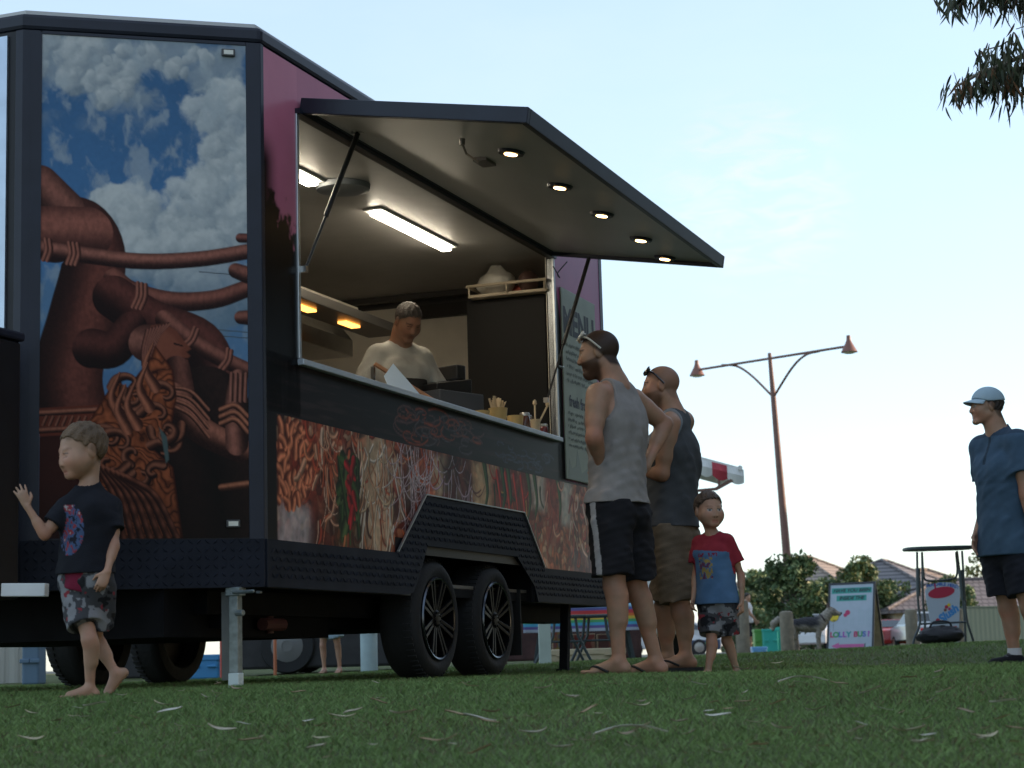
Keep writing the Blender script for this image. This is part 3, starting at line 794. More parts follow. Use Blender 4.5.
region(205, 250, 60, 112, (52, 16, 20)); region(250, 282, 60, 112, (206, 176, 130)); region(282, 345, 60, 112, (120, 30, 20))
region(345, 372, 90, 112, (210, 200, 180)); region(372, 398, 70, 112, (150, 44, 34)); region(402, 420, 84, 112, (196, 200, 186)); region(418, 470, 55, 70, (66, 60, 90))
region(104, 132, 56, 112, (216, 186, 150)); region(196, 206, 90, 112, (210, 196, 160)); region(470, 497, 55, 112, (150, 90, 70), .6)
# chunky pieces at the near end
for k in range(60):
    x, y = rs.uniform(13, 46), rs.uniform(70, 108)
    if x > 36 and y < 78: continue
    a = rs.uniform(.2, 2.9); l = rs.uniform(1.6, 3.0)
    local_tube([(x, y), (x + l * .5 * math.cos(a), y + l * math.sin(a)), (x + l * math.cos(a) + rs.uniform(-2, 2), y + 1.7 * l * math.sin(a))], rs.uniform(2.0, 3.2), (96, 34, 22), (238, 142, 100), 2.4)
ORG = [(236, 140, 96), (220, 104, 64), (244, 178, 140), (196, 76, 48), (240, 200, 170)]
strands(38, 100, 90, 114, 26, ORG, 1.7, ln=15); strands(50, 140, 66, 114, 22, ORG, 1.3, ln=19); strands(45, 140, 62, 114, 22, ORG, .6, ln=24)
strands(100, 146, 66, 118, 40, [(238, 214, 184), (226, 190, 150), (246, 230, 210), (214, 150, 110)], .9, ln=34)
strands(146, 200, 70, 116, 24, [(190, 80, 46), (220, 110, 60), (120, 44, 30)], 1.3, ln=24); strands(150, 196, 90, 118, 40, [(236, 214, 216), (220, 190, 196)], .45, ln=44)
for k in range(36): local_tube([(rs.uniform(74, 98), rs.uniform(58, 100)) for _ in range(1)] * 1 + [(rs.uniform(74, 98), rs.uniform(58, 100))], rs.uniform(2, 4), (14, 26, 12), rs.choice([(62, 92, 44), (40, 64, 30), (88, 110, 60)]), 1.2)
for k in range(12): local_tube([(88 + rs.uniform(-4, 5), 98 - k * 2.4), (90 + rs.uniform(-4, 5), 92 - k * 2.4)], 2.6, (90, 10, 16), (206, 40, 46), 1.6)
strands(206, 250, 70, 114, 30, [(226, 206, 214), (206, 170, 184), (110, 40, 44)], .6, ln=40)
strands(282, 350, 70, 114, 30, [(206, 52, 34), (226, 88, 40), (150, 24, 20), (54, 70, 30), (230, 170, 80)], 1.4, ln=26)
for x in (268, 296, 306, 340, 352, 396): local_tube([(x, 112), (x + 4, 96), (x - 2, 84)], 3.4, (22, 36, 16), (70, 100, 50), 1.2)
for x in (288, 302, 316, 328): local_tube([(x, 108), (x + 5, 90), (x + 3, 74)], 2.6, (110, 14, 12), (232, 62, 44), 1.2)
strands(346, 400, 66, 112, 16, [(190, 78, 60), (230, 160, 130), (150, 40, 36), (90, 90, 60)], 1.5, ln=15)
strands(418, 497, 66, 108, 34, [(206, 96, 84), (236, 190, 170), (170, 50, 50), (120, 32, 36)], 1.6, ln=13)
strands(60, 150, 55, 75, 10, [(150, 70, 44), (206, 126, 80), (90, 36, 24)], 1.4, ln=16)
cv.C *= (1.0 * (.55 + .75 * fbm(X * .25, Y * .25, 5)) * (.7 + .6 * n1))[..., None]
cv.mixin(sstep(13.5, 11.5, X + .0 * Y), INK)
food = cv.build('food_picture', side_map(.0045), WRAP, trailer); food.location = LZ

# checker plate skirt with arched cover over the wheels (raised lozenges)
arch = [(0.003, .347), (1.52, .347), (1.60, .36), (1.66, .42), (1.80, .607), (3.15, .607), (3.44, .44), (3.50, .347), (LEN - .002, .347), (LEN - .002, .556), (3.628, .556), (3.285, .872), (1.785, .872), (1.405, .556), (0.003, .556)]
mb = MB(); mb.prism(arch, .006, .016, lambda a, b, c: (c, a, b))
def lozenge(mb, fn, cx, cy, ang, l=.0165, w=.0055, h=.0035):
    ca, sa = math.cos(ang), math.sin(ang)
    P = [(l, 0), (0, w), (-l, 0), (0, -w)]
    V = [fn(cx + a * ca - b_ * sa, cy + a * sa + b_ * ca, 0) for a, b_ in P] + [fn(cx + a * .45 * ca - b_ * .45 * sa, cy + a * .45 * sa + b_ * .45 * ca, h) for a, b_ in P]
    mb.add(V, [(4, 5, 6, 7)] + [(i, (i + 1) % 4, 4 + (i + 1) % 4, 4 + i) for i in range(4)])
def inpoly(x, y, P):
    r = False
    for i in range(len(P)):
        a, b = P[i], P[(i + 1) % len(P)]
        if (a[1] > y) != (b[1] > y) and x < (b[0] - a[0]) * (y - a[1]) / (b[1] - a[1]) + a[0]: r = not r
    return r
sp = .036
for i in range(int(LEN / sp)):
    for j in range(16):
        x, z = .02 + i * sp, .362 + j * sp
        if all(inpoly(x + dx, z + dz, arch) for dx, dz in ((-.018, 0), (.018, 0), (0, .018), (0, -.018))):
            lozenge(mb, lambda a, b, c: (.0162 + c, a, b), x, z, R(45 if (i + j) % 2 else -45))
tb(mb, 'checker_plate', CHK)
mb = MB(); mb.add([chamf(a, z, o) for o in (.001, .016) for a, z in ((.0, .347), (1.03, .347), (1.03, .556), (.0, .556))], [(3, 2, 1, 0), (4, 5, 6, 7), (0, 1, 5, 4), (1, 2, 6, 5), (2, 3, 7, 6), (3, 0, 4, 7)])
for i in range(28):
    for j in range(6):
        lozenge(mb, lambda a, b, c: chamf(a, b, .0162 + c), .03 + i * sp, .366 + j * sp, R(45 if (i + j) % 2 else -45))
tb(mb, 'checker_plate', CHK)
# aluminium lip on the arch
mb = MB(); mb.bar((.018, 1.785, .8765), (.018, 3.285, .8765), .012, .006); mb.bar((.018, 1.405, .560), (.018, 1.785, .8765), .012, .006); mb.bar((.018, 3.285, .8765), (.018, 3.628, .560), .012, .006)
tb(mb, 'arch_lip', ALU)
# underside
mb = MB()
mb.prism(inset(.05), .352, .40)
mb.box(-2.05, -1.85, .0, 4.9, .22, .35); mb.box(-.45, -.28, .0, 4.9, .24, .35)
mb.box(-2.0, -.35, -.25, 1.35, .14, .345); mb.box(-2.05, -.42, 1.36, 3.4, .19, .349)
mb.box(-1.95, -.3, 4.2, 4.32, .27, .349)
tb(mb, 'chassis', CHASS)
mb = MB(); mb.box(-.42, -.02, 1.56, 3.47, .875, .90); mb.box(-.44, -.42, 1.56, 3.47, .35, .90); mb.box(-.42, -.02, 1.54, 1.56, .35, .9); mb.box(-.42, -.02, 3.47, 3.49, .35, .9)
tb(mb, 'wheel_well', CHASS)
mb = MB(); mb.box(-.30, -.03, 3.30, 3.315, .03, .42)
tb(mb, 'mud_flap', mat('rubber_flap', (.012, .012, .012, 1), .8))
mb = MB(); mb.box(-.36, -.24, .14, .24, .18, .33); tb(mb, 'spring_hanger', CHASS); mb = MB(); mb.tube([(-.3, .55, .2), (-.3, .75, .2)], .03); mb.tube([(-.34, .7, .16), (-.34, .7, .27)], .018)
tb(mb, 'underbody_fitting', mat('fitting', (.09, .03, .03, 1), .5))
# wheels
TYRE = mat('tyre_rubber', (.014, .014, .015, 1), .8, bump=.3, bscale=40)
RIM = mat('gloss_black_rim', (.004, .004, .005, 1), .42, spec=.09)
EDGE = mat('machined_edge', (.10, .11, .13, 1), .25, metal=1)
def make_wheel(hub_y, x_out, side=1):
    mb = MB(); s = side
    prof = [(.222, -.012), (.240, -.004), (.268, .0), (.295, -.012), (.312, -.035), (.316, -.07), (.316, -.16), (.312, -.195), (.295, -.215), (.25, -.222), (.222, -.215)]
    mb.lathe(prof, 56, (0, 0, 0), 'x', closed=True)
    for k in range(56):                       # shoulder tread blocks
        a = 2 * math.pi * k / 56; c, s_ = math.cos(a), math.sin(a)
        mb.bar((-.03, .3145 * c, .3145 * s_), (-.075, .3185 * c, .3185 * s_), .016, .010, (0, c, s_))
    return mb
wheel0 = make_wheel(0, 0).build('wheel', TYRE, trailer, smooth=True)
mb = MB(); mb.lathe([(.221, -.006), (.214, .001), (.205, -.004), (.204, -.10), (.05, -.105), (.05, -.12), (.221, -.12)], 48, (0, 0, 0), 'x', closed=True)
mb.cur = 1; mb.lathe([(.2205, -.004), (.215, .004), (.207, .001), (.207, -.004)], 48, (0, 0, 0), 'x', closed=True); mb.cur = 0
mb.lathe([(.052, -.10), (.050, -.016), (.040, -.008), (.030, -.006)], 24, (0, 0, 0), 'x')
rim = mb.build('rim', [RIM, EDGE], wheel0, smooth=True)
mb = MB()
for k in range(8):
    a0 = 2 * math.pi * (k + .5) / 8
    for dlt in (-.10, .10):
        a = a0 + dlt; c, s_ = math.cos(a), math.sin(a); c0, s0 = math.cos(a0 + dlt * 2.4), math.sin(a0 + dlt * 2.4)
        mb.bar((-.022, .045 * c0, .045 * s0), (-.006, .207 * c, .207 * s_), .020, .018, (1, 0, 0))
    for l in range(1):
        mb.lathe([(.007, -.02), (.006, -.002)], 8, (0, .034 * math.cos(a0), .034 * math.sin(a0)), 'x')
mb.build('spokes', RIM, rim, bevel=.003)
wheel0.location = (-.012, 1.998, .232 + ZB)
for (x, y, rz) in ((-.012, 2.864, 0), (-WID + .012, 1.998, math.pi), (-WID + .012, 2.864, math.pi)):
    w = copy_tree(wheel0, trailer); w.location = (x, y, .232 + ZB); w.rotation_euler = (R(17 * y), 0, rz)
# corner jack leg, rear leg, drawbar step
mb = MB(); mb.bar((-.105, -.065, .33), (-.105, -.065, -.06), .044, .044, (0, 1, 0)); mb.box(-.14, -.07, -.095, -.035, .31, .348); mb.tube([(-.10, -.10, .325), (.02, -.13, .325)], .008); mb.tube([(-.08, -.105, .235), (-.04, -.115, .235)], .014)
jl = tb(mb, 'jack_leg', GALV, bevel=.004)
mb = MB(); mb.box(-.130, -.080, -.090, -.040, -.085, -.02); mb.build('foot', mat('pale_galvanised', (.62, .7, .7, 1), .5, metal=.2), jl, bevel=.004)
mb = MB(); mb.bar((-.02, -.008, .33), (-.02, -.008, .32), .02); mb.bar((-.16, -.02, .33), (-.16, -.02, -.05), .05, .05, (0, 1, 0))
mb.cur = 0; tb(mb, 'jack_brace', mat('dark_galvanised', (.13, .14, .14, 1), .5, metal=.4, var=.2))
mb = MB(); y_, z_ = TP(577, 606, -.05); mb.bar((-.06, 4.23, .35), (-.06, 4.16, -.07), .055, .055, (0, 1, 0)); mb.box(-.1, -.02, 4.11, 4.21, -.085, -.06)
tb(mb, 'jack_leg', CHASS, bevel=.004)
# black box on the drawbar in front of the nose, white bar
bx0 = np.array(at(19, 600, 7.75)); bl = np.array([(bx0 - np.array([T0[0], T0[1], 0])) @ TN, (bx0 - np.array([T0[0], T0[1], 0])) @ TU])
mb = MB(); mb.box(bl[0] - .75, bl[0], bl[1] - .36, bl[1], .30, 1.36)
bxm = tb(mb, 'front_toolbox', BLACK, bevel=.012)
mb = MB(); mb.box(bl[0] - .77, bl[0] + .012, bl[1] - .37, bl[1] + .012, 1.362, 1.40); mb.build('lid', NAVY, bxm, bevel=.01)
mb = MB(); mb.box(bl[0] - .7, bl[0] - .055, bl[1] - .39, bl[1] - .361, .26, .50); mb.bar((bl[0] - .16, bl[1] - .2, .30), (bl[0] - .22, bl[1] - .2, -.085), .05, .05, (0, 1, 0))
mb.build('drawbar_frame', CHASS, bxm, bevel=.006)
wb = np.array(at(16, 590, 7.5)); wl = [(wb - np.array([T0[0], T0[1], 0])) @ TN, (wb - np.array([T0[0], T0[1], 0])) @ TU]
we = np.array(at(47, 590, 7.5)); wl2 = [(we - np.array([T0[0], T0[1], 0])) @ TN, (we - np.array([T0[0], T0[1], 0])) @ TU]
mb = MB(); mb.bar((wl[0] - .06, wl[1], wb[2] + .002), (wl2[0], wl2[1], we[2]), .05, .052)
st_ = tb(mb, 'step_bar', mat('white_enamel', (.72, .73, .74, 1), .4, var=.06), bevel=.004)
# opening frame and counter
mb = MB(); fw = .024
mb.box(-.035, .014, W0 - fw, W0, WZ0 - .0, WZ1 - .01); tb(mb, 'opening_frame', ALU, bevel=.003); mb = MB(); mb.box(-.035, .014, W1, W1 + fw, WZ0, WZ1 - .01)
tb(mb, 'opening_frame', ALU, bevel=.003)
mb = MB(); mb.box(-.30, .035, W0 - fw, W1 + fw, WZ0 - .03, WZ0 - .001)
tb(mb, 'counter_sill', mat('sill_metal', (.50, .55, .60, 1), .45, metal=.35, var=.05), bevel=.004)
# lining inside
mb = MB(); mb.box(-WID + .045, -.045, .02, LEN - .045, 2.60, 2.62)
tb(mb, 'ceiling', CEIL)
mb = MB(); mb.box(-WID + .0455, -WID + .055, .02, LEN - .045, .42, 2.599); mb.box(-WID + .056, -.045, LEN - .055, LEN - .0455, .42, 2.599); mb.box(-.055, -.0455, W1 + .03, LEN - .056, .42, 2.599)
mb.box(-.055, -.0455, .02, W0 - .03, .42, 2.599)
tb(mb, 'lining', CREAM)
mb = MB(); mb.box(-WID + .06, -.06, LEN - .075, LEN - .0555, 2.54, 2.598); mb.box(-WID + .06, -.30, 4.80, 4.86, 2.56, 2.598)
tb(mb, 'ceiling_cornice', mat('dark_cornice', (.05, .045, .04, 1), .6))
mb = MB(); mb.box(-WID + .05, -.05, .0, LEN - .05, .402, .42); tb(mb, 'floor_lining', mat('vinyl_floor', (.12, .11, .10, 1), .5))
# dark door head and doorway on the end wall
xa, za = TE(446, 309, 4.9); xb, _ = TE(470, 305, 4.9)
mb = MB(); mb.box(xa - .25, xb + .25, 4.93, 4.972, za - .045, za + .05)
tb(mb, 'door_head', mat('brown_black', (.02, .016, .013, 1), .5))
# ceiling lights
LAMP = mat('tube_lamp', (.9, .9, .85, 1), .4, emit=(1.0, .88, .68, 1), estr=17.0)
def place_lamp(p0, p1, z=2.575):
    a = []
    for q in (p0, p1):
        d = ray(*q); X = d * (z / d[2]) - np.array([T0[0], T0[1], 0]); a.append((X @ TN, X @ TU))
    return a
(a0, a1), (b0, b1) = place_lamp((372, 213), (449, 249))
xm = (a0 + b0) / 2
mb = MB(); mb.box(xm - .06, xm + .06, a1 - .03, b1 + .03, 2.585, 2.599); li = tb(mb, 'ceiling_light', mat('lamp_base', (.6, .6, .58, 1), .4), bevel=.003)
mb = MB(); mb.box(xm - .035, xm + .035, a1, b1, 2.560, 2.5845); mb.build('diffuser', LAMP, li, bevel=.012)
print('lamp', xm, a1, b1)
(c0, c1), (d0, d1) = place_lamp((292, 172), (313, 184))
xm2 = d0
mb = MB(); mb.box(xm2 - .06, xm2 + .06, d1 - 1.2, d1 + .03, 2.585, 2.599); li = tb(mb, 'ceiling_light', mat('lamp_base', (.6, .6, .58, 1)), bevel=.003)
mb = MB(); mb.box(xm2 - .035, xm2 + .035, d1 - 1.15, d1, 2.560, 2.5845); mb.build('diffuser', LAMP, li, bevel=.012)
# roof vent
(e0, e1), (g0, g1) = place_lamp((318, 190), (368, 197), 2.55)
mb = MB(); mb.lathe([(.15, .045), (.145, .015), (.10, .004), (.02, .002)], 32, ((e0 + g0) / 2, (e1 + g1) / 2, 2.553))
tb(mb, 'roof_vent', mat('grey_plastic', (.13, .145, .16, 1), .5), smooth=True)
# range hood along the back with warm heat lamps under it
hy, hz_ = TP(300, 266, -1.5); hy2, hz2 = TP(352, 292, -1.5)
print('hood', hy, hz_, hy2, hz2)
mb = MB()
mb.prism([(-WID + .06, 2.02), (-1.38, 2.02), (-1.38, 2.13), (-1.52, 2.30), (-WID + .06, 2.30)], .9, 3.9, lambda a, b, c: (a, c, b))
hood = tb(mb, 'range_hood', STEEL, bevel=.006)
mb = MB(); mb.box(-1.50, -1.36, .9, 3.95, 2.312, 2.36); mb.build('pelmet', mat('pelmet_cream', (.55, .5, .42, 1), .4), hood, bevel=.004)
mb = MB()
mb.box(-WID + .06, -1.30, 1.0, 4.3, .43, 1.28); tb(mb, 'back_bench', STEEL, bevel=.005)
HEAT = mat('heat_lamp', (.9, .5, .2, 1), .5, emit=(1.0, .36, .06, 1), estr=2.6)
y1_, z1_ = TP(349, 326, -1.1); y0_, z0_ = TP(312, 311, -1.1)
print('heat', y0_, z0_, y1_, z1_)
mb = MB(); mb.box(-1.22, -.98, y0_ - .5, y1_ + .55, z1_ + .016, z1_ + .075); mb.box(-1.12, -1.09, y0_ - .49, y0_ - .46, WZ0 - .0, z1_ + .016)
hl = tb(mb, 'heat_lamp_gantry', mat('gantry_steel', (.16, .15, .14, 1), .4, metal=.8), bevel=.004)
for y in (y0_ - .10, y1_): 
    mb = MB(); mb.box(-1.13, -1.07, y - .10, y + .10, z1_ + .002, z1_ + .0155); mb.build('heat_lamp', HEAT, hl)
mb = MB(); mb.box(-1.25, -.9, y0_ - .6, y1_ + .6, .43, WZ0 - .001); tb(mb, 'servery_bench', STEEL, bevel=.005)
# hatch: tilts down from its hinge above the opening
HZ, HX, TILT, HW = 2.592, .012, R(9.6), 1.15
Y0h, Y1h = .372, 3.95
def hl_(x, y, z):                             # hatch local: x out along the flap, z up from its underside
    return (HX + x * math.cos(TILT) + z * math.sin(TILT), y, HZ - x * math.sin(TILT) + z * math.cos(TILT))
def hbox(mb, x0, x1, y0, y1, z0, z1):
    V = [hl_(x, y, z) for z in (z0, z1) for y in (y0, y1) for x in (x0, x1)]
    return mb.add(V, [(0, 2, 3, 1), (4, 5, 7, 6), (0, 1, 5, 4), (2, 6, 7, 3), (0, 4, 6, 2), (1, 3, 7, 5)])
mb = MB(); hbox(mb, 0, HW, Y0h, Y0h + .035, -.02, .055); hbox(mb, 0, HW, Y1h - .035, Y1h, -.02, .055); hbox(mb, HW - .035, HW, Y0h + .0351, Y1h - .0351, -.02, .055); hbox(mb, 0, .03, Y0h + .0351, Y1h - .0351, -.0, .055); hbox(mb, .0301, HW - .0351, Y0h + .0351, Y1h - .0351, .03, .053)
hatch = tb(mb, 'serving_hatch', NAVY, bevel=.004)
mb = MB(); mb.box(.0005, .028, W0 - .024, W1 + .024, WZ1 - .012, HZ - .004); tb(mb, 'hinge_bar', NAVY)
mb = MB(); hbox(mb, .0302, HW - .0352, Y0h + .0352, Y1h - .0352, .004, .0295)
mb.build('hatch_lining', mat('hatch_lining', (.36, .35, .34, 1), .40, var=.08, vscale=1.5), hatch)
LED = mat('downlight', (1, .9, .7, 1), .5, emit=(1.0, .60, .24, 1), estr=8.0)
for (px, py) in ((511, 152), (560, 186), (602, 214), (641, 239), (673, 263)):
    # hit the tilted underside
    d = ray(px, py); o = TW(HX, 0, HZ); nn_ = TN * math.sin(TILT) + np.array([0, 0, math.cos(TILT)])
    X = d * ((o @ nn_) / (d @ nn_)); q = X - np.array([T0[0], T0[1], 0]); lx = ((q @ TN) - HX) / math.cos(TILT); ly = min(q @ TU, Y1h - .13)
    def disc(mb, r0, r1, z0, z1, lx=lx, ly=ly):
        n = 20; V = [hl_(lx + r * math.cos(2 * math.pi * k / n), ly + r * math.sin(2 * math.pi * k / n), z) for r, z in ((r0, z0), (r1, z1)) for k in range(n)]
        mb.add(V, [tuple(range(n))[::-1], tuple(range(n, 2 * n))] + [(k, (k + 1) % n, n + (k + 1) % n, n + k) for k in range(n)])
    mb = MB(); disc(mb, .062, .070, -.012, .0038); dl = mb.build('downlight', NAVY, hatch)
    mb = MB(); disc(mb, .031, .033, -.0155, -.0122); mb.build('lens', LED, dl)
# struts, latch
STRUT = mat('strut_black', (.012, .012, .013, 1), .4)
def hatch_pt(px, py):
    d = ray(px, py); o = TW(HX, 0, HZ); nn_ = TN * math.sin(TILT) + np.array([0, 0, math.cos(TILT)])
    X = d * ((o @ nn_) / (d @ nn_)) - np.array([T0[0], T0[1], 0]); return np.array([X @ TN, X @ TU, X[2]])
s0 = hatch_pt(358, 133); s1 = np.array([.03, W0 + .012, TP(302, 268, .03)[1]])
s2 = np.array(hl_(.27, 3.93, -.005)); q_ = TP(547, 400, .03); s3 = np.array([.03, q_[0], q_[1]])
print('struts', s0, s1, s2, s3)
for a, b in ((s0, s1), (s2, s3)):
    mid = a + (b - a) * .62
    mb = MB(); mb.tube([a, mid], .013, 10); mb.tube([mid, b], .007, 8); sobj = tb(mb, 'gas_strut', STRUT, smooth=True)
    mb = MB(); mb.box(a[0] - .03, a[0] + .03, a[1] - .012, a[1] + .012, a[2] - .005, a[2] + .022); mb.build('bracket', STEEL, sobj); mb = MB(); mb.box(b[0] - .02, b[0] + .01, b[1] - .012, b[1] + .012, b[2] - .015, b[2] + .015); mb.build('bracket', STEEL, sobj)
l0 = hatch_pt(462, 139); l1 = hatch_pt(478, 158)
mb = MB(); mb.lathe([(.016, .0), (.014, -.03)], 10, tuple(l0)); mb.tube([l0 + [0, 0, -.02], l0 + [.0, .05, -.06], l1 + [0, 0, -.02]], .006, 6); mb.box(l1[0] - .02, l1[0] + .05, l1[1] - .02, l1[1] + .12, l1[2] - .02, l1[2] + .0)
mb.build('latch', mat('latch_metal', (.2, .18, .17, 1), .4, metal=.7), hatch)
# wire from hatch to frame
mb = MB(); p = [np.array([.03, W1 - .06, 2.50]), np.array([.06, W1 - .02, 2.43]), np.array([.03, W1 + .03, 2.47]), np.array([.08, W1 + .08, 2.55])]
mb.tube(smooth_path(p), .004, 6); tb(mb, 'cable', STRUT)
# menu board
MBD = mat('menu_board', (.29, .325, .265, 1), .5, var=.10, vscale=4, spec=.2)
mb = MB(); mb.box(.006, .016, 4.11, 4.82, 1.145, 2.40)
menu = tb(mb, 'menu_board', MBD, bevel=.003)
MINK = mat('menu_ink', (.035, .04, .05, 1), .6)
MINK2 = mat('menu_ink_pale', (.085, .10, .085, 1), .6)
def mframe(y, z): return frame4((.0175, y, z), (0, 1, 0), (0, 0, 1))
text('menu_title', 'MENU', .235, MINK, menu, mframe(4.455, 2.18), bold=.010)
text('menu_line', 'fresh from the', .10, MINK, menu, mframe(4.50, 1.66), bold=.004)
def scribble(mb, y0, y1, z, h):
    y = y0
    while y < y1:
        w = rs.uniform(.010, .022)
        if rs.random() < .82:
            zz = z + rs.uniform(-.2, .2) * h; hh = h * rs.uniform(.45, 1)
            mb.add([(.0172, y, zz - hh / 2), (.0172, y + w * .55, zz - hh / 2), (.0172, y + w * .75, zz + hh / 2), (.0172, y + w * .2, zz + hh / 2)], [(0, 1, 2, 3)])
            if rs.random() < .5: mb.add([(.0174, y, zz), (.0174, y + w, zz), (.0174, y + w, zz + .005), (.0174, y, zz + .005)], [(0, 1, 2, 3)])
        y += w
mb = MB(); z = 2.03
while z > 1.76: scribble(mb, 4.17, 4.17 + rs.uniform(.35, .6), z, .030); z -= .047
z = 1.58
while z > 1.34: scribble(mb, 4.17, 4.17 + rs.uniform(.35, .6), z, .026); z -= .042
mb.build('menu_text', MINK2, menu)
mb = MB()
mb.prism([(4.14, 1.15), (4.80, 1.15), (4.78, 1.30), (4.70, 1.24), (4.60, 1.27), (4.42, 1.20), (4.34, 1.36), (4.30, 1.24), (4.22, 1.22), (4.17, 1.28)], .0165, .0172, lambda a, b, c: (c, a, b))
mb.build('menu_border', mat('menu_border', (.20, .235, .20, 1), .5), menu)
# number of small handles and fixings along the frame
mb = MB(); mb.box(.006, .014, 4.05, 4.10, 1.86, 1.872); mb.box(.0145, .03, 4.06, 4.09, 1.862, 1.87); tb(mb, 'catch', ALU)

# ------------------------------------------------------------------ things inside the trailer
def tthing(name, label, cat, x, y, z, group=None, rz=0):
    return thing(name, label, cat, TW(x, y, z), -TA + rz, group)
xa, za = TE(466, 300, 4.05); xb, zb = TE(546, 296, 4.05)
fr = tthing('fridge', 'tall matt black fridge at the far end of the trailer under a wire shelf', 'fridge', (xa + xb) / 2, 4.15, .42)
w_ = (xb - xa) / 2; print('fridge', xa, xb, za, zb)
mb = MB(); mb.box(-w_, w_, -.08, .26, .0, za - .42); mb.build('cabinet', BLACK, fr, bevel=.01)
mb = MB(); mb.box(-w_ + .005, w_ - .005, -.11, -.082, .08, za - .43); dr = mb.build('door', mat('fridge_door', (.007, .0065, .006, 1), .6, spec=.2), fr, bevel=.006)
mb = MB(); mb.tube([(-w_ + .05, -.135, .9), (-w_ + .05, -.135, 1.25)], .008); mb.build('handle', STRUT, dr)
xs_, zs_ = TE(470, 297, 4.0); xe_, ze_ = TE(549, 288, 4.0)
sh = tthing('wire_shelf', 'pale timber edged rack above the black fridge', 'shelf', (xs_ + xe_) / 2, 4.1, (zs_ + ze_) / 2)
hw = (xe_ - xs_) / 2
mb = MB(); mb.box(-hw, hw, -.14, .3, -.02, .0); mb.build('board', mat('shelf_timber', (.42, .34, .24, 1), .6, var=.1), sh, bevel=.003)
mb = MB(); mb.tube([(-hw, -.15, .055), (hw, -.15, .055)], .010); mb.tube([(-hw, -.15, .055), (-hw, .28, .055)], .010)
for k in (-1, 0, 1): mb.tube([(k * hw * .95, -.15, -.01), (k * hw * .95, -.15, .055)], .006)
mb.build('rail', mat('shelf_timber', (.42, .34, .24, 1)), sh)
def lump(name, label, cat, x, y, z, r, m_, rough=.25, seed=0, knot=False, grp=None):
    n, k = 18, 12; V = []; F = []
    rr = np.random.default_rng(seed)
    for i in range(k + 1):
        ph = math.pi * i / k
        for j in range(n):
            th = 2 * math.pi * j / n
            q = 1 + rough * (fbm(np.array(3 * math.cos(th) + seed), np.array(2.2 * math.cos(ph) + 2 * math.sin(th) + 9), 3) - .5) * 2
            V.append((r[0] * q * math.sin(ph) * math.cos(th), r[1] * q * math.sin(ph) * math.sin(th), r[2] + r[2] * q * math.cos(ph) * (1.0 if i > 1 or not knot else 1.35)))
    for i in range(k):
        for j in range(n): F.append((i * n + j, (i + 1) * n + j, (i + 1) * n + (j + 1) % n, i * n + (j + 1) % n))
    mb = MB(); mb.add(V, F); o = mb.build(name, m_, None, smooth=True, loc=TW(x, y, z)); o.rotation_euler = (0, 0, -TA)
    return tag(o, label, cat, grp)
BAGM = mat('clear_bag', (.70, .66, .58, 1), .25, var=.1, bump=.6, bscale=25)
xq, zq = TE(494, 283, 4.05)
lump('plastic_bag', 'bulging clear plastic bag of takeaway tubs on the shelf above the fridge', 'plastic bag', xq, 4.1, (zs_ + ze_) / 2 + .002, (.13, .11, .085), BAGM, .22, 3, True)
xq, zq = TE(513, 278, 4.1)
lump('takeaway_packet', 'red and white packet behind the rail of the upper shelf', 'packet', xq + .03, 4.22, (zs_ + ze_) / 2 + .002, (.09, .08, .045), mat('red_packet', (.45, .08, .05, 1), .4), .15, 5)
xq, zq = TE(530, 270, 4.1)
lump('paper_bag', 'dark brown carton at the right end of the upper shelf', 'carton', xq, 4.06, (zs_ + ze_) / 2 + .002, (.065, .09, .07), mat('dark_carton', (.09, .045, .035, 1), .6, var=.2), .12, 8)
# counter things: yellow tub of wooden forks, tub, jars, spoons
def counter_pt(px, py):
    d = ray(px, py); X = d * ((WZ0 + .0) / d[2]) - np.array([T0[0], T0[1], 0]); return X @ TN, X @ TU
def on_counter(px, py, x):                    # local y where pixel column crosses plane x
    return TP(px, py, x)[0]
CARD = mat('yellow_card', (.52, .36, .14, 1), .6, var=.1)
WOODL = mat('pale_wood', (.55, .43, .27, 1), .6, var=.12)
cy = on_counter(486, 410, -.16)
t_ = tthing('fork_tub', 'yellow tub of wooden chip forks on the serving counter', 'cutlery tub', -.09, on_counter(498, 410, -.09), WZ0)
mb = MB(); mb.lathe([(.045, 0), (.058, .10), (.056, .10), (.044, .004)], 20); mb.build('tub', CARD, t_, smooth=True)
mb = MB()
for k in range(26):
    a = rs.uniform(0, 6.28); r0 = rs.uniform(0, .04); tx, ty = rs.uniform(-.045, .045), rs.uniform(-.045, .045)
    mb.bar((r0 * math.cos(a), r0 * math.sin(a), .05), (r0 * math.cos(a) + tx, r0 * math.sin(a) + ty, .135 + rs.uniform(0, .035)), .012, .003)
mb.build('forks', WOODL, t_)
for i, (px, lab, hgt, cm) in enumerate(((481, 'low yellow card box left of the fork tub on the counter', .05, CARD), (515, 'plain yellow card tub between the forks and the jars', .085, CARD))):
    t_ = tthing('card_tub', lab, 'tub', -.085, on_counter(px, 412, -.085), WZ0)
    mb = MB(); mb.lathe([(.042, 0), (.052, hgt), (.049, hgt), (.040, .004)], 20); mb.build('tub', cm, t_, smooth=True)
GLASS = mat('jar_glass', (.55, .52, .46, 1), .08, trans=.6)
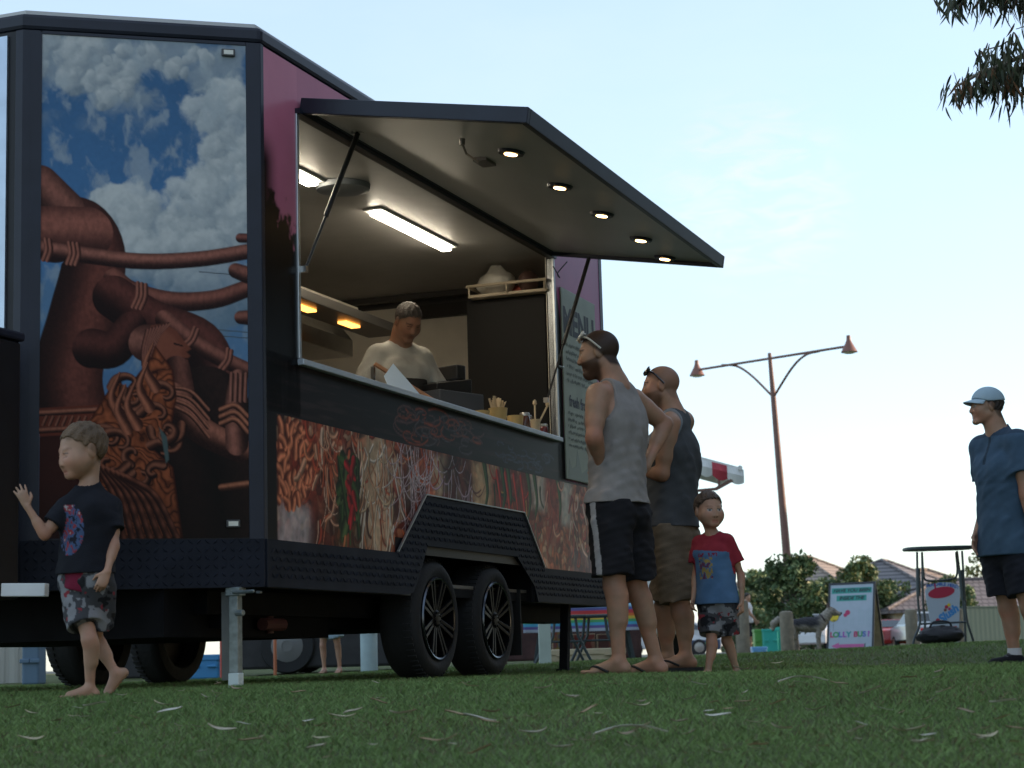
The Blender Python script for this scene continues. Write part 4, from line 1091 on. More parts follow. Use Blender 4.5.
for i, (px, hgt, lab, c) in enumerate(((523, .11, 'glass jar with a steel lid nearest the yellow tubs', (.09, .03, .015, 1)), (530, .11, 'glass sauce jar with a steel lid in the middle of the jars', (.16, .05, .02, 1)), (541, .075, 'dark red sauce jar at the far end of the counter', (.12, .02, .02, 1)))):
    t_ = tthing('sauce_jar', lab, 'jar', -.06 - .03 * (i % 2), on_counter(px, 415, -.07), WZ0, 'sauce jars on the serving counter')
    mb = MB(); mb.lathe([(.030, 0), (.034, .01), (.034, hgt * .75), (.028, hgt * .85)], 16); mb.build('glass', mat('sauce_%d' % i, c, .12, coat=.6), t_, smooth=True)
    mb = MB(); mb.lathe([(.030, hgt * .85), (.031, hgt), (.028, hgt + .004)], 16); mb.build('lid', STEEL, t_, smooth=True)
t_ = tthing('spoon_cup', 'tan cup holding two long pale spoons on the counter', 'cup', -.04, on_counter(535, 420, -.04), WZ0)
mb = MB(); mb.lathe([(.028, 0), (.034, .085), (.032, .085), (.026, .004)], 16); mb.build('cup', WOODL, t_, smooth=True)
for tx, ty in ((-.02, .06), (.03, .16)):
    mb = MB(); mb.tube([(0, 0, .02), (tx, ty, .19)], .006, 8); mb.lathe([(.004, 0), (.014, .012), (.012, .03), (.002, .04)], 10, (tx, ty, .18)); mb.build('spoon', WOODL, t_, smooth=True)
# till
py_ = on_counter(437, 385, -.30)
xt = -.30; print('till', py_)
t_ = tthing('till', 'black card terminal on a grey cash drawer beside the server', 'till', xt, py_ + .05, WZ0, rz=R(-20))
mb = MB(); mb.box(-.17, .17, -.19, .19, 0, .15); cd = mb.build('cash_drawer', mat('drawer_grey', (.07, .075, .085, 1), .5), t_, bevel=.006)
mb = MB(); mb.box(-.06, .06, -.192, -.19, .06, .075); mb.build('slot', BLACK, cd)
mb = MB(); mb.add([(x, y, z) for x in (-.14, .14) for y, z in ((-.18, .153), (.12, .153), (.12, .24), (-.18, .19))], [(0, 1, 2, 3), (7, 6, 5, 4), (0, 4, 5, 1), (1, 5, 6, 2), (2, 6, 7, 3), (3, 7, 4, 0)])
kp = mb.build('keypad', STRUT, t_, bevel=.006)
mb = MB(); mb.add([(-.10, .09, .240), (.10, .09, .240), (.10, -.16, .200), (-.10, -.16, .200)], [(0, 1, 2, 3)]); mb.build('screen', mat('till_screen', (.2, .25, .32, 1), .1), kp)
mb = MB(); mb.box(-.15, .08, .06, .14, .24, .33); mb.build('printer', STRUT, t_, bevel=.01)
# timber edged sneeze guard and sheet of paper
yg, zg = TP(388, 345, -.33); yh, zh = TP(422, 388, -.10)
t_ = tthing('sneeze_guard', 'slanted timber edged glass guard standing on the counter by the till', 'glass guard', -.2, yg + .12, WZ0)
gg = MB(); gp = MB()
A_ = np.array([-.26, -.02, .27]); B_ = np.array([.10, .22, .0])
gg.bar(A_, B_, .035, .02); gg.build('edge', mat('guard_timber', (.36, .17, .08, 1), .5, var=.2), t_, bevel=.004)
gg = MB(); gg.bar(A_ + [-.0, -.02, -.02], (-.26, -.04, 0), .02, .02); gg.build('post', STEEL, t_)
t2 = tthing('paper_sheet', 'pale blue sheet of paper leaning on the timber edge of the glass guard', 'paper', -.10, on_counter(403, 380, -.12), WZ0)
mb = MB(); mb.add([(-.04, -.11, .004), (.05, .12, .004), (-.0, .10, .06), (-.09, .03, .20), (-.10, -.07, .12)], [(0, 1, 2, 3, 4)]); po = mb.build('sheet', mat('pale_paper', (.60, .72, .84, 1), .6), t2)
sm = po.modifiers.new('thickness', 'SOLIDIFY'); sm.thickness = .002
# steel pot
t_ = tthing('steel_pot', 'small shiny steel pot behind the counter at the near end of the opening', 'pot', -.45, TP(347, 360, -.45)[0], WZ0 + .0)
mb = MB(); mb.lathe([(.055, 0), (.06, .005), (.06, .13), (.064, .135), (.058, .135), (.055, .02)], 24); mb.build('bowl', STEEL, t_, smooth=True)
mb = MB(); mb.tube([(0, .06, .11), (.05, .16, .13)], .008); mb.build('handle', STEEL, t_)
mb = MB(); mb.box(-.85, -.40, .42, 3.2, WZ0 - .03, WZ0 - .002); tb(mb, 'prep_counter', STEEL, bevel=.004)
# ------------------------------------------------------------------ background: trees, houses, cars, signs
def leaf_cloud(name, centers, radii, per, size, cols, m_, parent, loc=(0, 0, 0), droop=.3, aspect=.45, seed=1):
    """leaf-sized faces gathered in clumps"""
    g = np.random.default_rng(seed)
    P = []; CI = []
    for i, (c, r) in enumerate(zip(centers, radii)):
        n = int(per * g.uniform(.7, 1.3))
        v = g.normal(size=(n, 3)); v /= np.linalg.norm(v, axis=1)[:, None]
        rr = g.random(n) ** .45
        P.append(np.array(c) + v * rr[:, None] * np.array([r, r, r * .8])); CI += [i] * n
    P = np.concatenate(P); CI = np.array(CI); n = len(P)
    d = g.normal(size=(n, 3)); d[:, 2] -= droop * 2; d /= np.linalg.norm(d, axis=1)[:, None]
    w = np.cross(d, g.normal(size=(n, 3))); w /= np.linalg.norm(w, axis=1)[:, None]
    s = size * g.uniform(.6, 1.4, n)[:, None]
    V = np.stack([P - d * s * .5, P + w * s * aspect * .5, P + d * s * .5, P - w * s * aspect * .5], 1).reshape(-1, 3)
    F = np.arange(n * 4).reshape(-1, 4)
    base = np.array(cols)[g.integers(0, len(cols), n)]
    clump = g.uniform(.7, 1.3, len(centers))[CI]
    c = base * (clump * g.uniform(.75, 1.25, n))[:, None]
    return link(name, npmesh(name, V, F, False, np.repeat(c, 4, 0)), m_, parent, loc)
LEAF = mat('leaf', (.05, .08, .03, 1), .55, attr=True, spec=.25)
BARK = mat('bark', (.16, .13, .10, 1), .9, var=.35, vscale=6, bump=.5, bscale=14)
def make_tree(name, label, cat, loc, h, rad, crown0, nclump, per, size, cols, seed, group=None, trunk_r=.16, lean=0, bushy=1.0):
    g = random.Random(seed)
    t = thing(name, label, cat, loc, 0, group)
    tops = []; mb = MB()
    tr = [(0, 0, -.3), (lean * .3 + g.uniform(-.1, .1) * rad * .3, g.uniform(-.1, .1) * rad * .3, h * .3), (lean * .7, 0, h * .55), (lean, 0, h * .8)]
    mb.tube(smooth_path(tr), [trunk_r * (1 - .7 * i / 18) for i in range(19)], 10)
    cents = []; rads = []
    for k in range(nclump):
        a = g.uniform(0, 6.28); zt = g.random(); z = crown0 + (h - crown0) * zt
        prof = math.sin(math.pi * min(1, (.18 + .80 * zt))) ** .6
        r = rad * prof * g.random() ** .5
        c = (lean * z / h + r * math.cos(a), r * math.sin(a), z)
        cents.append(c); rads.append(rad * g.uniform(.20, .36) * bushy)
        if k % 3 == 0:
            z0 = max(.2 * h, z * .55); mb.tube([(lean * z0 / h, 0, z0), ((c[0] + lean * z0 / h) * .45, c[1] * .5, z0 + (z - z0) * .6), c], [trunk_r * .42, trunk_r * .25, trunk_r * .08], 6)
    mb.build('trunk', BARK, t, smooth=True)
    leaf_cloud('crown', cents, rads, per, size, cols, LEAF, t, seed=seed)
    return t
GUMC = [(.050, .062, .030), (.062, .070, .036), (.040, .054, .028), (.075, .072, .040)]
BUSHC = [(.080, .125, .055), (.10, .145, .062), (.066, .105, .048), (.13, .155, .065)]
YELC = [(.14, .14, .035), (.11, .12, .035), (.09, .10, .04)]
g0 = gz(0, 50.)
# garden bushes behind the road
def P2(px, py, Y): return at(px, py, Y)
bush_specs = [
    (797, 48.6, 2.05, .70, BUSHC, 'tall dense green bush at the foot of the street lamp'),
    (764, 93, 3.2, 1.25, BUSHC, 'broad dark bush behind the woman in the white shirt'),
    (824, 94, 2.9, 1.15, BUSHC, 'rounded green bush just left of the sandwich board'),
    (862, 106, 4.0, 1.25, BUSHC, 'yellow green bush rising behind the sandwich board'),
    (893, 107, 3.1, 1.4, BUSHC, 'loose green bush between the sign and the tall dark table'),
    (952, 97, 2.9, 1.1, BUSHC, 'low bush showing through the legs of the tall dark table'),
    (745, 90, 2.4, .9, BUSHC, 'small bush beside the nearest log bollard')]
for i, (px, Y, h, r, cols, lab) in enumerate(bush_specs):
    Y = Y - 3 if Y > 60 else Y; p = at(px, 651, Y); nr = Y < 60
    c2 = cols if i != 3 else cols + YELC[:2]
    make_tree('garden_bush', lab, 'bush', (p[0], p[1], float(gz(p[0], p[1])) - .05), h * 1.18, r * 1.25, .8 if nr else .15, 46, 120, .15 if nr else .27, c2, 40 + i, 'bushes across the road', .07, bushy=1.25)
p = at(992, 600, 150); make_tree('sunlit_tree', 'yellow sunlit tree behind the dark tiled roof', 'tree', (p[0], p[1], -.1), 7.6, 2.4, 2.2, 30, 90, .4, YELC, 71, None, .2)
p = at(868, 600, 150); make_tree('garden_tree', 'olive treetop poking up between the two hip roofs', 'tree', (p[0], p[1], -.1), 7.2, 1.8, 2.2, 24, 80, .4, YELC + BUSHC, 72, None, .2)

# houses
def roof_mat(name, c1, c2):
    m_ = bpy.data.materials.new(name); m_.use_nodes = True; nt = m_.node_tree; b = nt.nodes['Principled BSDF']; b.inputs['Roughness'].default_value = .75
    t = nt.nodes.new('ShaderNodeTexCoord'); br = nt.nodes.new('ShaderNodeTexBrick')
    br.inputs['Color1'].default_value = c1; br.inputs['Color2'].default_value = c2; br.inputs['Mortar'].default_value = tuple(q * .45 for q in c1[:3]) + (1,)
    br.inputs['Scale'].default_value = 1.0; br.inputs['Brick Width'].default_value = .33; br.inputs['Row Height'].default_value = .24; br.inputs['Mortar Size'].default_value = .035
    mp_ = nt.nodes.new('ShaderNodeMapping'); mp_.inputs['Rotation'].default_value = (R(90), 0, 0)
    nt.links.new(t.outputs['Object'], mp_.inputs[0]); nt.links.new(mp_.outputs[0], br.inputs['Vector']); nt.links.new(br.outputs[0], b.inputs['Base Color'])
    return m_
BRICK = mat('cream_brick', (.42, .35, .27, 1), .85, var=.15, vscale=3)
def house(label, px, Y, w, d, yaw, peak_py, eave_drop, rm):
    p = at(px, peak_py, Y); base = -.1; H = p[2] - base; eh = H - eave_drop
    t = thing('brick_house', label, 'house', (p[0], p[1], base), yaw)
    mb = MB(); mb.box(-w / 2 + .5, w / 2 - .5, -d / 2 + .5, d / 2 - .5, 0, eh); mb.build('wall', BRICK, t)
    mb = MB(); rl = max(0.2, (w - d) / 2)
    V = [(-w / 2, -d / 2, eh), (w / 2, -d / 2, eh), (w / 2, d / 2, eh), (-w / 2, d / 2, eh), (-rl, 0, H), (rl, 0, H)]
    V2 = [(x, y, eh - .18) for x, y, z in V[:4]]
    mb.add(V + V2, [(0, 1, 5, 4), (1, 2, 5), (2, 3, 4, 5), (3, 0, 4), (0, 6, 7, 1), (1, 7, 8, 2), (2, 8, 9, 3), (3, 9, 6, 0), (6, 9, 8, 7)])
    rf = mb.build('roof', rm, t)
    mb = MB()
    for a, b in ((0, 4), (1, 5), (2, 5), (3, 4), (4, 5)): mb.tube([np.array(V[a]) + [0, 0, .05], np.array(V[b]) + [0, 0, .05]], .10, 8)
    mb.build('ridge_tiles', rm, rf, smooth=True)
    for sx in (-.25, .22):
        mb = MB(); mb.box(w * sx - .9, w * sx + .9, -d / 2 + .44, -d / 2 + .505, .9, 2.1); wn = mb.build('window', mat('window_frame', (.7, .7, .68, 1), .5), t)
        mb = MB(); mb.box(w * sx - .82, w * sx + .82, -d / 2 + .42, -d / 2 + .439, .98, 2.02); mb.build('pane', mat('dark_glass', (.03, .035, .04, 1), .1), wn)
    return t
house('grey tiled hip roof house with one sunlit slope left of the sandwich board', 806, 125, 10, 9, R(60), 557, 2.3, roof_mat('grey_roof_tiles', (.30, .24, .20, 1), (.34, .27, .22, 1)))
house('slate grey hip roof house peaking above the sign and the tall table', 884, 118, 11, 10, R(62), 561, 2.4, roof_mat('slate_roof_tiles', (.16, .15, .16, 1), (.20, .18, .18, 1)))
house('long low house with a dark tiled roof behind the man in the cap', 1010, 105, 16, 8, R(4), 579, 1.6, roof_mat('dark_roof_tiles', (.13, .11, .115, 1), (.17, .15, .15, 1)))
house('cream walled house mostly hidden by the bushes behind the tall table', 922, 135, 10, 9, R(30), 570, 2.4, roof_mat('brown_roof_tiles', (.32, .24, .19, 1), (.36, .27, .21, 1)))

# street lamp: leaning brown post, one long crossbar with two bell heads
LY = 50.0
base = at(789.5, 590, LY); base = at(795, 651, LY); top = at(769.5, 353, LY); mid = at(773.5, 398, LY)
bz = float(gz(base[0], base[1]))
lamp = thing('street_lamp', 'tall brown street lamp with two bell shaped heads on a long crossbar', 'street lamp', (base[0], base[1], bz))
RUST = mat('lamp_brown', (.16, .078, .062, 1), .5, var=.15)
b0 = np.array([0, 0, -.1]); bt = np.array(top) - [base[0], base[1], bz]; bm_ = np.array(mid) - [base[0], base[1], bz]
mb = MB(); mb.tube([b0, b0 + (bm_ - b0) * .5, bm_, bt], [.13, .105, .075, .05], 14); mb.build('post', RUST, lamp, smooth=True)
eL = np.array(at(697, 370, LY + 2.3)) - [base[0], base[1], bz]; eR = np.array(at(849, 346, LY - 2.3)) - [base[0], base[1], bz]
mb = MB(); mb.tube([eL, (eL + eR) / 2, eR], .034, 10)
aL = np.array(at(722, 365, LY + 1.55)) - [base[0], base[1], bz]; aR = np.array(at(820, 351, LY - 1.45)) - [base[0], base[1], bz]
cL = np.array(at(752, 376, LY + .75)) - [base[0], base[1], bz]; cR = np.array(at(792, 368, LY - .75)) - [base[0], base[1], bz]
mb.build('crossbar', RUST, lamp, smooth=True)
for a, c in ((aL, cL), (aR, cR)):
    mb = MB(); mb.tube(smooth_path([a, (a + c) / 2 + (c - a) @ (c - a) ** 0 * 0 + np.array([0, 0, .12]), c, bm_ + np.array([0, 0, .02])]), .032, 8); mb.build('brace', RUST, lamp, smooth=True)
for e in (eL, eR):
    mb = MB(); mb.lathe([(.03, .28), (.055, .27), (.06, .16), (.09, .08), (.16, -.05), (.20, -.13), (.215, -.16), (.20, -.16)], 20, tuple(e)); hd = mb.build('lamp_head', mat('lamp_head_brown', (.20, .085, .062, 1), .45), lamp, smooth=True)
    mb = MB(); mb.lathe([(.16, -.165), (.13, -.19), (.04, -.205)], 16, tuple(e)); mb.build('lens', mat('lamp_lens', (.7, .7, .65, 1), .3), hd, smooth=True)

# log bollards
LOG = mat('weathered_log', (.24, .21, .16, 1), .9, var=.25, vscale=9, bump=.4)
for px, top_, Y, w, lab in ((786, 611, 32, .23, 'log bollard in front of the dog'), (741, 600, 27, .20, 'log bollard beside the little boy in the red and blue shirt'), (910.5, 609, 31, .20, 'log bollard left of the tall dark table'), (956, 608, 31.5, .21, 'log bollard right of the cup shaped sign')):
    p = at(px, top_, Y); b = float(gz(p[0], p[1])) - .1
    t = thing('log_bollard', lab, 'bollard', (p[0], p[1], b), 0, 'log bollards along the verge')
    h = p[2] - b; mb = MB(); mb.lathe([(w / 2, 0), (w / 2, h - .05), (w / 2 * .9, h - .015), (w / 2 * .55, h), (.01, h + .003)], 18); mb.build('post', LOG, t, smooth=True)

# cars
GLS = mat('car_glass', (.03, .04, .05, 1), .06, spec=.8)
def car(label, loc, rz, paint, kind='hatch', name='parked_car', L_=4.4, H_=1.5, W_=1.78, cat='car'):
    t = thing(name, label, cat, loc, rz)
    P = {'hatch': [(0, .32), (.02, .62), (.12, .84), (1.05, .98), (1.75, 1.42), (2.2, H_), (3.3, H_ - .02), (4.05, 1.05), (4.36, .95), (4.4, .5), (4.36, .30)],
         'ute': [(0, .42), (.02, .8), (.15, 1.02), (1.2, 1.14), (1.85, 1.66), (2.3, H_), (3.1, H_), (3.42, 1.18), (3.45, 1.12), (5.15, 1.10), (5.2, 1.0), (5.2, .5), (5.15, .42)]}[kind]
    mb = MB()
    n = len(P); wd = lambda z: W_ / 2 * (1 - .30 * max(0, (z - .95)) / .75)
    V = [(x, s * wd(z), z) for s in (-1, 1) for x, z in P]
    mb.add(V, [tuple(range(n)), tuple(range(n, 2 * n))[::-1]] + [(i, n + i, n + (i + 1) % n, (i + 1) % n) for i in range(n)])
    body = mb.build('body', paint, t, bevel=.05)
    mb = MB()
    if kind == 'hatch': win = [(1.22, 1.02), (1.80, 1.38), (2.2, H_ - .08), (3.2, H_ - .10), (3.85, 1.06)]; rear = ((3.36, H_ - .07), (3.98, 1.10)); front = ((1.12, 1.02), (1.72, 1.39))
    else: win = [(1.4, 1.18), (1.9, 1.60), (2.3, H_ - .08), (3.0, H_ - .08), (3.2, 1.2)]; rear = ((3.13, H_ - .08), (3.36, 1.26)); front = ((1.27, 1.2), (1.83, 1.62))
    for s in (-1, 1):
        mb = MB(); mb.add([(x, s * (wd(z) + .006), z) for x, z in win], [tuple(range(len(win)))]); mb.build('side_glass', GLS, t)
    for nme, (a, b), dx in (('rear_window', rear, .012), ('windscreen', front, -.012)):
        mb = MB(); mb.add([(a[0] + dx, -wd(a[1]) + .10, a[1] + .012), (a[0] + dx, wd(a[1]) - .10, a[1] + .012), (b[0] + dx, wd(b[1]) - .12, b[1] + .012), (b[0] + dx, -wd(b[1]) + .12, b[1] + .012)], [(0, 1, 2, 3)]); mb.build(nme, GLS, t)
    xl = P[-2][0]
    for s in (-1, 1):
        mb = MB(); mb.box(xl - .06, xl + .012, s * W_ / 2 * .80 - .10, s * W_ / 2 * .80 + .10, .72, .95); mb.build('tail_light', mat('tail_red', (.45, .02, .02, 1), .2), t, bevel=.01)
        mb = MB(); mb.box(-.012, .1, s * W_ / 2 * .72 - .16, s * W_ / 2 * .72 + .16, .62, .78); mb.build('headlight', mat('headlamp', (.6, .62, .65, 1), .15), t, bevel=.01)
        for x in (.85, xl - .95):
            mb = MB(); mb.lathe([(.20, -.1), (.31, -.1), (.33, -.05), (.33, .06), (.31, .1), (.20, .1)], 24, (0, 0, 0), 'y'); wh = mb.build('wheel', TYRE, t, smooth=True, loc=(x, s * (W_ / 2 - .08), .33))
            mb = MB(); mb.lathe([(.20, -.105), (.05, -.115), (.05, .115), (.20, .105)], 20, (0, 0, 0), 'y'); mb.build('rim', STEEL, wh, smooth=True)
    mb = MB(); mb.box(xl - .005, xl + .02, -.26, .26, .58, .70); mb.build('number_plate', mat('plate_white', (.6, .6, .58, 1), .5), t)
    return t
WHITE = mat('car_white', (.52, .54, .56, 1), .25, coat=.6)
SILV = mat('car_silver', (.38, .43, .47, 1), .28, metal=.3, coat=.5)
def ground_at(px, Y): p = at(px, 651, Y); return (p[0], p[1], float(gz(p[0], p[1])))
def car_at(label, px, Y, rz, paint, dz=0, **k):
    p = ground_at(px, Y); return car(label, (p[0], p[1], p[2] + dz), rz, paint, **k)
car_at('pale blue utility truck seen from behind, left of the tall dark table', 908, 92, R(-86), SILV, kind='ute', H_=1.72, name='parked_ute', cat='utility truck')
car_at('red car tail peeping out beside the edge of the sandwich board', 877, 96, R(-88), mat('car_red', (.35, .03, .03, 1), .25, coat=.6))
car_at('white hatchback parked side on behind the dog', 802, 70, R(72), WHITE, H_=1.42)
cr_ = car_at('white car with a dark panel behind the legs of the two men', 612, 78, R(2), WHITE, H_=1.40)
mb = MB(); mb.box(3.1, 4.3, -.905, -.899, .22, .62); bn = mb.build('door_panel', mat('navy_panel', (.03, .05, .10, 1), .4), cr_)
text('lettering', 'tarn', .36, mat('lime_ink', (.16, .55, .18, 1), .5), bn, frame4((3.68, -.907, .45), (1, 0, 0), (0, 0, 1)), bold=.012)

# dark stalls that close the view under the trailer
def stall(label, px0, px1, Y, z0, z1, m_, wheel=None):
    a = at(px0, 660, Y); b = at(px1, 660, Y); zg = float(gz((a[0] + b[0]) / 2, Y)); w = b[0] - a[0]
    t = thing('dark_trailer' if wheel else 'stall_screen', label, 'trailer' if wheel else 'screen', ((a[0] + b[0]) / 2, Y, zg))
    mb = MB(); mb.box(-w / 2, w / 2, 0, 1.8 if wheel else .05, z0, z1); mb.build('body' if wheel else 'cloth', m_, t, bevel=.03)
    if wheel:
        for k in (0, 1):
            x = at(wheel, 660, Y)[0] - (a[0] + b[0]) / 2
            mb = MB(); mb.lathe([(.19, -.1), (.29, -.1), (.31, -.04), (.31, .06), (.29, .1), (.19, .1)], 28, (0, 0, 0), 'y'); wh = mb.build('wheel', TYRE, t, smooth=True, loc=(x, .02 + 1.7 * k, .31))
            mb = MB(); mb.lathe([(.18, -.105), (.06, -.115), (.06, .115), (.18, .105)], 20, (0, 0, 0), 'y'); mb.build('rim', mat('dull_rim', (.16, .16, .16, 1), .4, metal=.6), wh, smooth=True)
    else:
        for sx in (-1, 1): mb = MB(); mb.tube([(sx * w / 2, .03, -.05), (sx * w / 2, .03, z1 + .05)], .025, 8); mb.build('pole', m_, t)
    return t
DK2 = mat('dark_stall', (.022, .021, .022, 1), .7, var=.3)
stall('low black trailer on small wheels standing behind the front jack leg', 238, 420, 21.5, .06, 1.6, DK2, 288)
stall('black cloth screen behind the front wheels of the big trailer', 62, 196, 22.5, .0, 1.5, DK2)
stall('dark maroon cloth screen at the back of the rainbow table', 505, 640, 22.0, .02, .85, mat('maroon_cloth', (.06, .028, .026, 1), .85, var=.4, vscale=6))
# A-frame sign
Y = 34.0; p = at(856, 651, Y); bzs = float(gz(p[0], p[1])) - .02
af = thing('sandwich_board', 'white A-frame board with coloured lettering, a yellow balloon and a pink arrow', 'sign board', (p[0], p[1], bzs), R(-24))
H_, W_, S_ = at(860, 582.5, Y)[2] - bzs, .84, .42
BRD = mat('board_white', (.40, .47, .55, 1), .5, var=.05); EDG = mat('board_frame', (.03, .035, .045, 1), .5); PLY = mat('ply_back', (.36, .30, .20, 1), .7, var=.2)
def panel_pt(s, x, t, o):  # s=-1 front; t 0..1 up the slope; o outward
    a = math.atan2(S_, H_); return (x, s * (S_ * (1 - t) + .015) + s * o * math.cos(a), H_ * t + o * math.sin(a))
def pbox(mb, s, x0, x1, t0, t1, o0, o1):
    V = [panel_pt(s, x, t, o) for o in (o0, o1) for t in (t0, t1) for x in (x0, x1)]
    mb.add(V, [(0, 2, 3, 1), (4, 5, 7, 6), (0, 1, 5, 4), (2, 6, 7, 3), (0, 4, 6, 2), (1, 3, 7, 5)])
for s, nme in ((-1, 'front_panel'), (1, 'rear_panel')):
    mb = MB(); pbox(mb, s, -W_ / 2 + .035, W_ / 2 - .035, .02, .97, 0, .012)
    fp = mb.build(nme, BRD, af)
    if s < 0: FP = fp
    mb = MB(); pbox(mb, s, -W_ / 2 + .035, W_ / 2 - .035, .02, .97, -.004, -.001); mb.build('backing', PLY, fp)
    mb = MB(); pbox(mb, s, -W_ / 2, -W_ / 2 + .0345, 0, 1, -.01, .02); pbox(mb, s, W_ / 2 - .0345, W_ / 2, 0, 1, -.01, .02); pbox(mb, s, -W_ / 2 + .0346, W_ / 2 - .0346, .971, 1, -.01, .02); pbox(mb, s, -W_ / 2 + .0346, W_ / 2 - .0346, 0, .019, -.01, .02)
    mb.build('frame', EDG, fp)
def sframe(x, t, o=.0135):
    a = panel_pt(-1, x, t, o); up = np.array(panel_pt(-1, x, 1, 0)) - panel_pt(-1, x, 0, 0)
    return frame4(a, (1, 0, 0), tuple(up))
TEAL = mat('teal_ink', (.03, .30, .26, 1), .5); DKI = mat('dark_ink', (.012, .03, .035, 1), .5)
mb = MB(); pbox(mb, -1, -.36, .36, .845, .925, .0122, .0130); pbox(mb, -1, -.27, .27, .735, .815, .0122, .0130); mb.build('title_band', TEAL, FP)
text('lettering', 'HAVE YOU BEEN', .088, DKI, FP, sframe(0, .885), bold=.004, shear=.25)
text('lettering', 'INSIDE THE', .088, DKI, FP, sframe(0, .775), bold=.004, shear=.25)
INKS = [(.45, .04, .12, 1), (.05, .30, .12, 1), (.10, .16, .45, 1), (.34, .08, .40, 1), (.03, .28, .30, 1)]
xx = -.37; k = 0
for ch in 'LOLLY BUS?':
    if ch != ' ':
        text('letter', ch, .135, mat('ink_%d' % (k % 5), INKS[k % 5], .5), FP, sframe(xx + .036, .255), bold=.007); k += 1
    xx += .076 if ch != ' ' else .05
PINKI = mat('pink_ink', (.55, .12, .32, 1), .5)
def flat(mb, pts, o): mb.add([panel_pt(-1, x, t, o) for x, t in pts], [tuple(range(len(pts)))])
mb = MB(); flat(mb, [(-.34, .10), (-.20, .145), (-.20, .12), (.25, .12), (.25, .075), (-.20, .075), (-.20, .05)], .0132); mb.build('arrow', PINKI, FP)
mb = MB(); flat(mb, [(.255, .065), (.275, .07), (.275, .128), (.255, .12)], .0131); flat(mb, [(-.19, .066), (.25, .066), (.25, .074), (-.19, .074)], .0131); mb.build('arrow_shade', DKI, FP)
def ring(cx, ct, rx, n=24): return [(cx + rx * math.cos(2 * math.pi * q / n), ct + rx / H_ * math.sin(2 * math.pi * q / n)) for q in range(n)]
mb = MB(); flat(mb, ring(-.31, .52, .098), .0131); mb.build('balloon_rim', DKI, FP)
mb = MB(); flat(mb, ring(-.31, .52, .09), .0135); mb.build('yellow_balloon', mat('yellow_ink', (.70, .52, .02, 1), .5), FP)
mb = MB(); flat(mb, ring(-.345, .535, .016, 10), .0139); flat(mb, ring(-.295, .535, .016, 10), .0139); flat(mb, [(-.345, .475), (-.30, .45), (-.26, .475), (-.30, .467)], .0139); flat(mb, [(-.312, .42), (-.306, .42), (-.306, .32), (-.312, .32)], .0139); mb.build('face_marks', DKI, FP)
mb = MB(); flat(mb, ring(-.06, .57, .045), .0132); flat(mb, ring(-.10, .535, .035), .0136); mb.build('red_balloons', mat('balloon_red', (.45, .03, .12, 1), .5), FP)
PALE = mat('pale_ink', (.36, .46, .52, 1), .5)
mb = MB()
def stroke(pts, w=.010):
    for a, b in zip(pts[:-1], pts[1:]):
        a, b = np.array(a), np.array(b); d = (b - a) * [1, H_]; d /= np.linalg.norm(d); nn_ = np.array([-d[1], d[0] / H_]) * w / 2
        flat(mb, [tuple(a - nn_), tuple(b - nn_), tuple(b + nn_), tuple(a + nn_)], .0133)
for x0 in (.14, .28):
    stroke([(x0, .40), (x0, .60), (x0 + .06, .61), (x0 + .09, .57), (x0 + .05, .51), (x0 + .1, .46), (x0 + .09, .40), (x0, .40)])
    stroke([(x0 + .03, .43), (x0 + .03, .57), (x0 + .06, .55)])
stroke([(-.12, .38), (-.12, .46), (-.07, .47), (-.05, .38)]); stroke([(0, .38), (.0, .47), (.05, .47), (.05, .38)])
mb.build('faint_outlines', PALE, FP)

# tall dark table
Y = 22.0; DKM = mat('table_dark', (.03, .045, .05, 1), .45, var=.1)
pc = at(938, 600, Y); bz = float(gz(pc[0], pc[1])); O = np.array([pc[0], pc[1], bz])
tt = thing('tall_table', 'tall dark folding table with thin tube legs on the lawn', 'table', O)
def loc_(px, py, Yd): return np.array(at(px, py, Yd)) - O
ztop = loc_(938, 547, Y)[2]; xl_ = loc_(903.5, 549, Y)[0]; xr_ = loc_(973, 547, Y)[0]
mb = MB(); nseg = 28; pts = []
for q in range(nseg):
    a = 2 * math.pi * q / nseg; c, s_ = math.cos(a), math.sin(a)
    pts.append(((xl_ + xr_) / 2 + (xr_ - xl_) / 2 * np.sign(c) * abs(c) ** .6, .25 * np.sign(s_) * abs(s_) ** .6))
mb.prism(pts, ztop - .035, ztop); mb.build('tabletop', DKM, tt, bevel=.008)
def leg(pts_): 
    mb = MB(); mb.tube(smooth_path([loc_(*q) for q in pts_]), .014, 8); mb.build('leg', DKM, tt, smooth=True)
leg([(917, 552, Y - .2), (918, 600, Y - .2), (920, 622, Y - .2), (914, 640, Y - .2), (912, 654, Y - .2)])
leg([(922, 552, Y + .2), (923, 600, Y + .2), (925, 625, Y + .2), (922, 654, Y + .2)])
leg([(957, 551, Y + .2), (963, 600, Y + .2), (965, 625, Y + .2), (966, 652, Y + .2)])
leg([(962, 551, Y - .2), (965, 600, Y - .2), (967, 620, Y - .2), (973, 640, Y - .2), (975, 654, Y - .2)])
mb = MB(); mb.tube(smooth_path([loc_(922, 553, Y + .1), loc_(923.5, 572, Y + .1), loc_(927, 580.5, Y + .1), loc_(950, 579.5, Y + .1), loc_(957, 574, Y + .1), loc_(956, 552, Y + .1)]), .013, 8); mb.build('back_bar', DKM, tt, smooth=True)
mb = MB(); mb.tube([loc_(920, 624, Y - .19), loc_(966, 622, Y - .19)], .012, 8); mb.build('stretcher', DKM, tt, smooth=True)
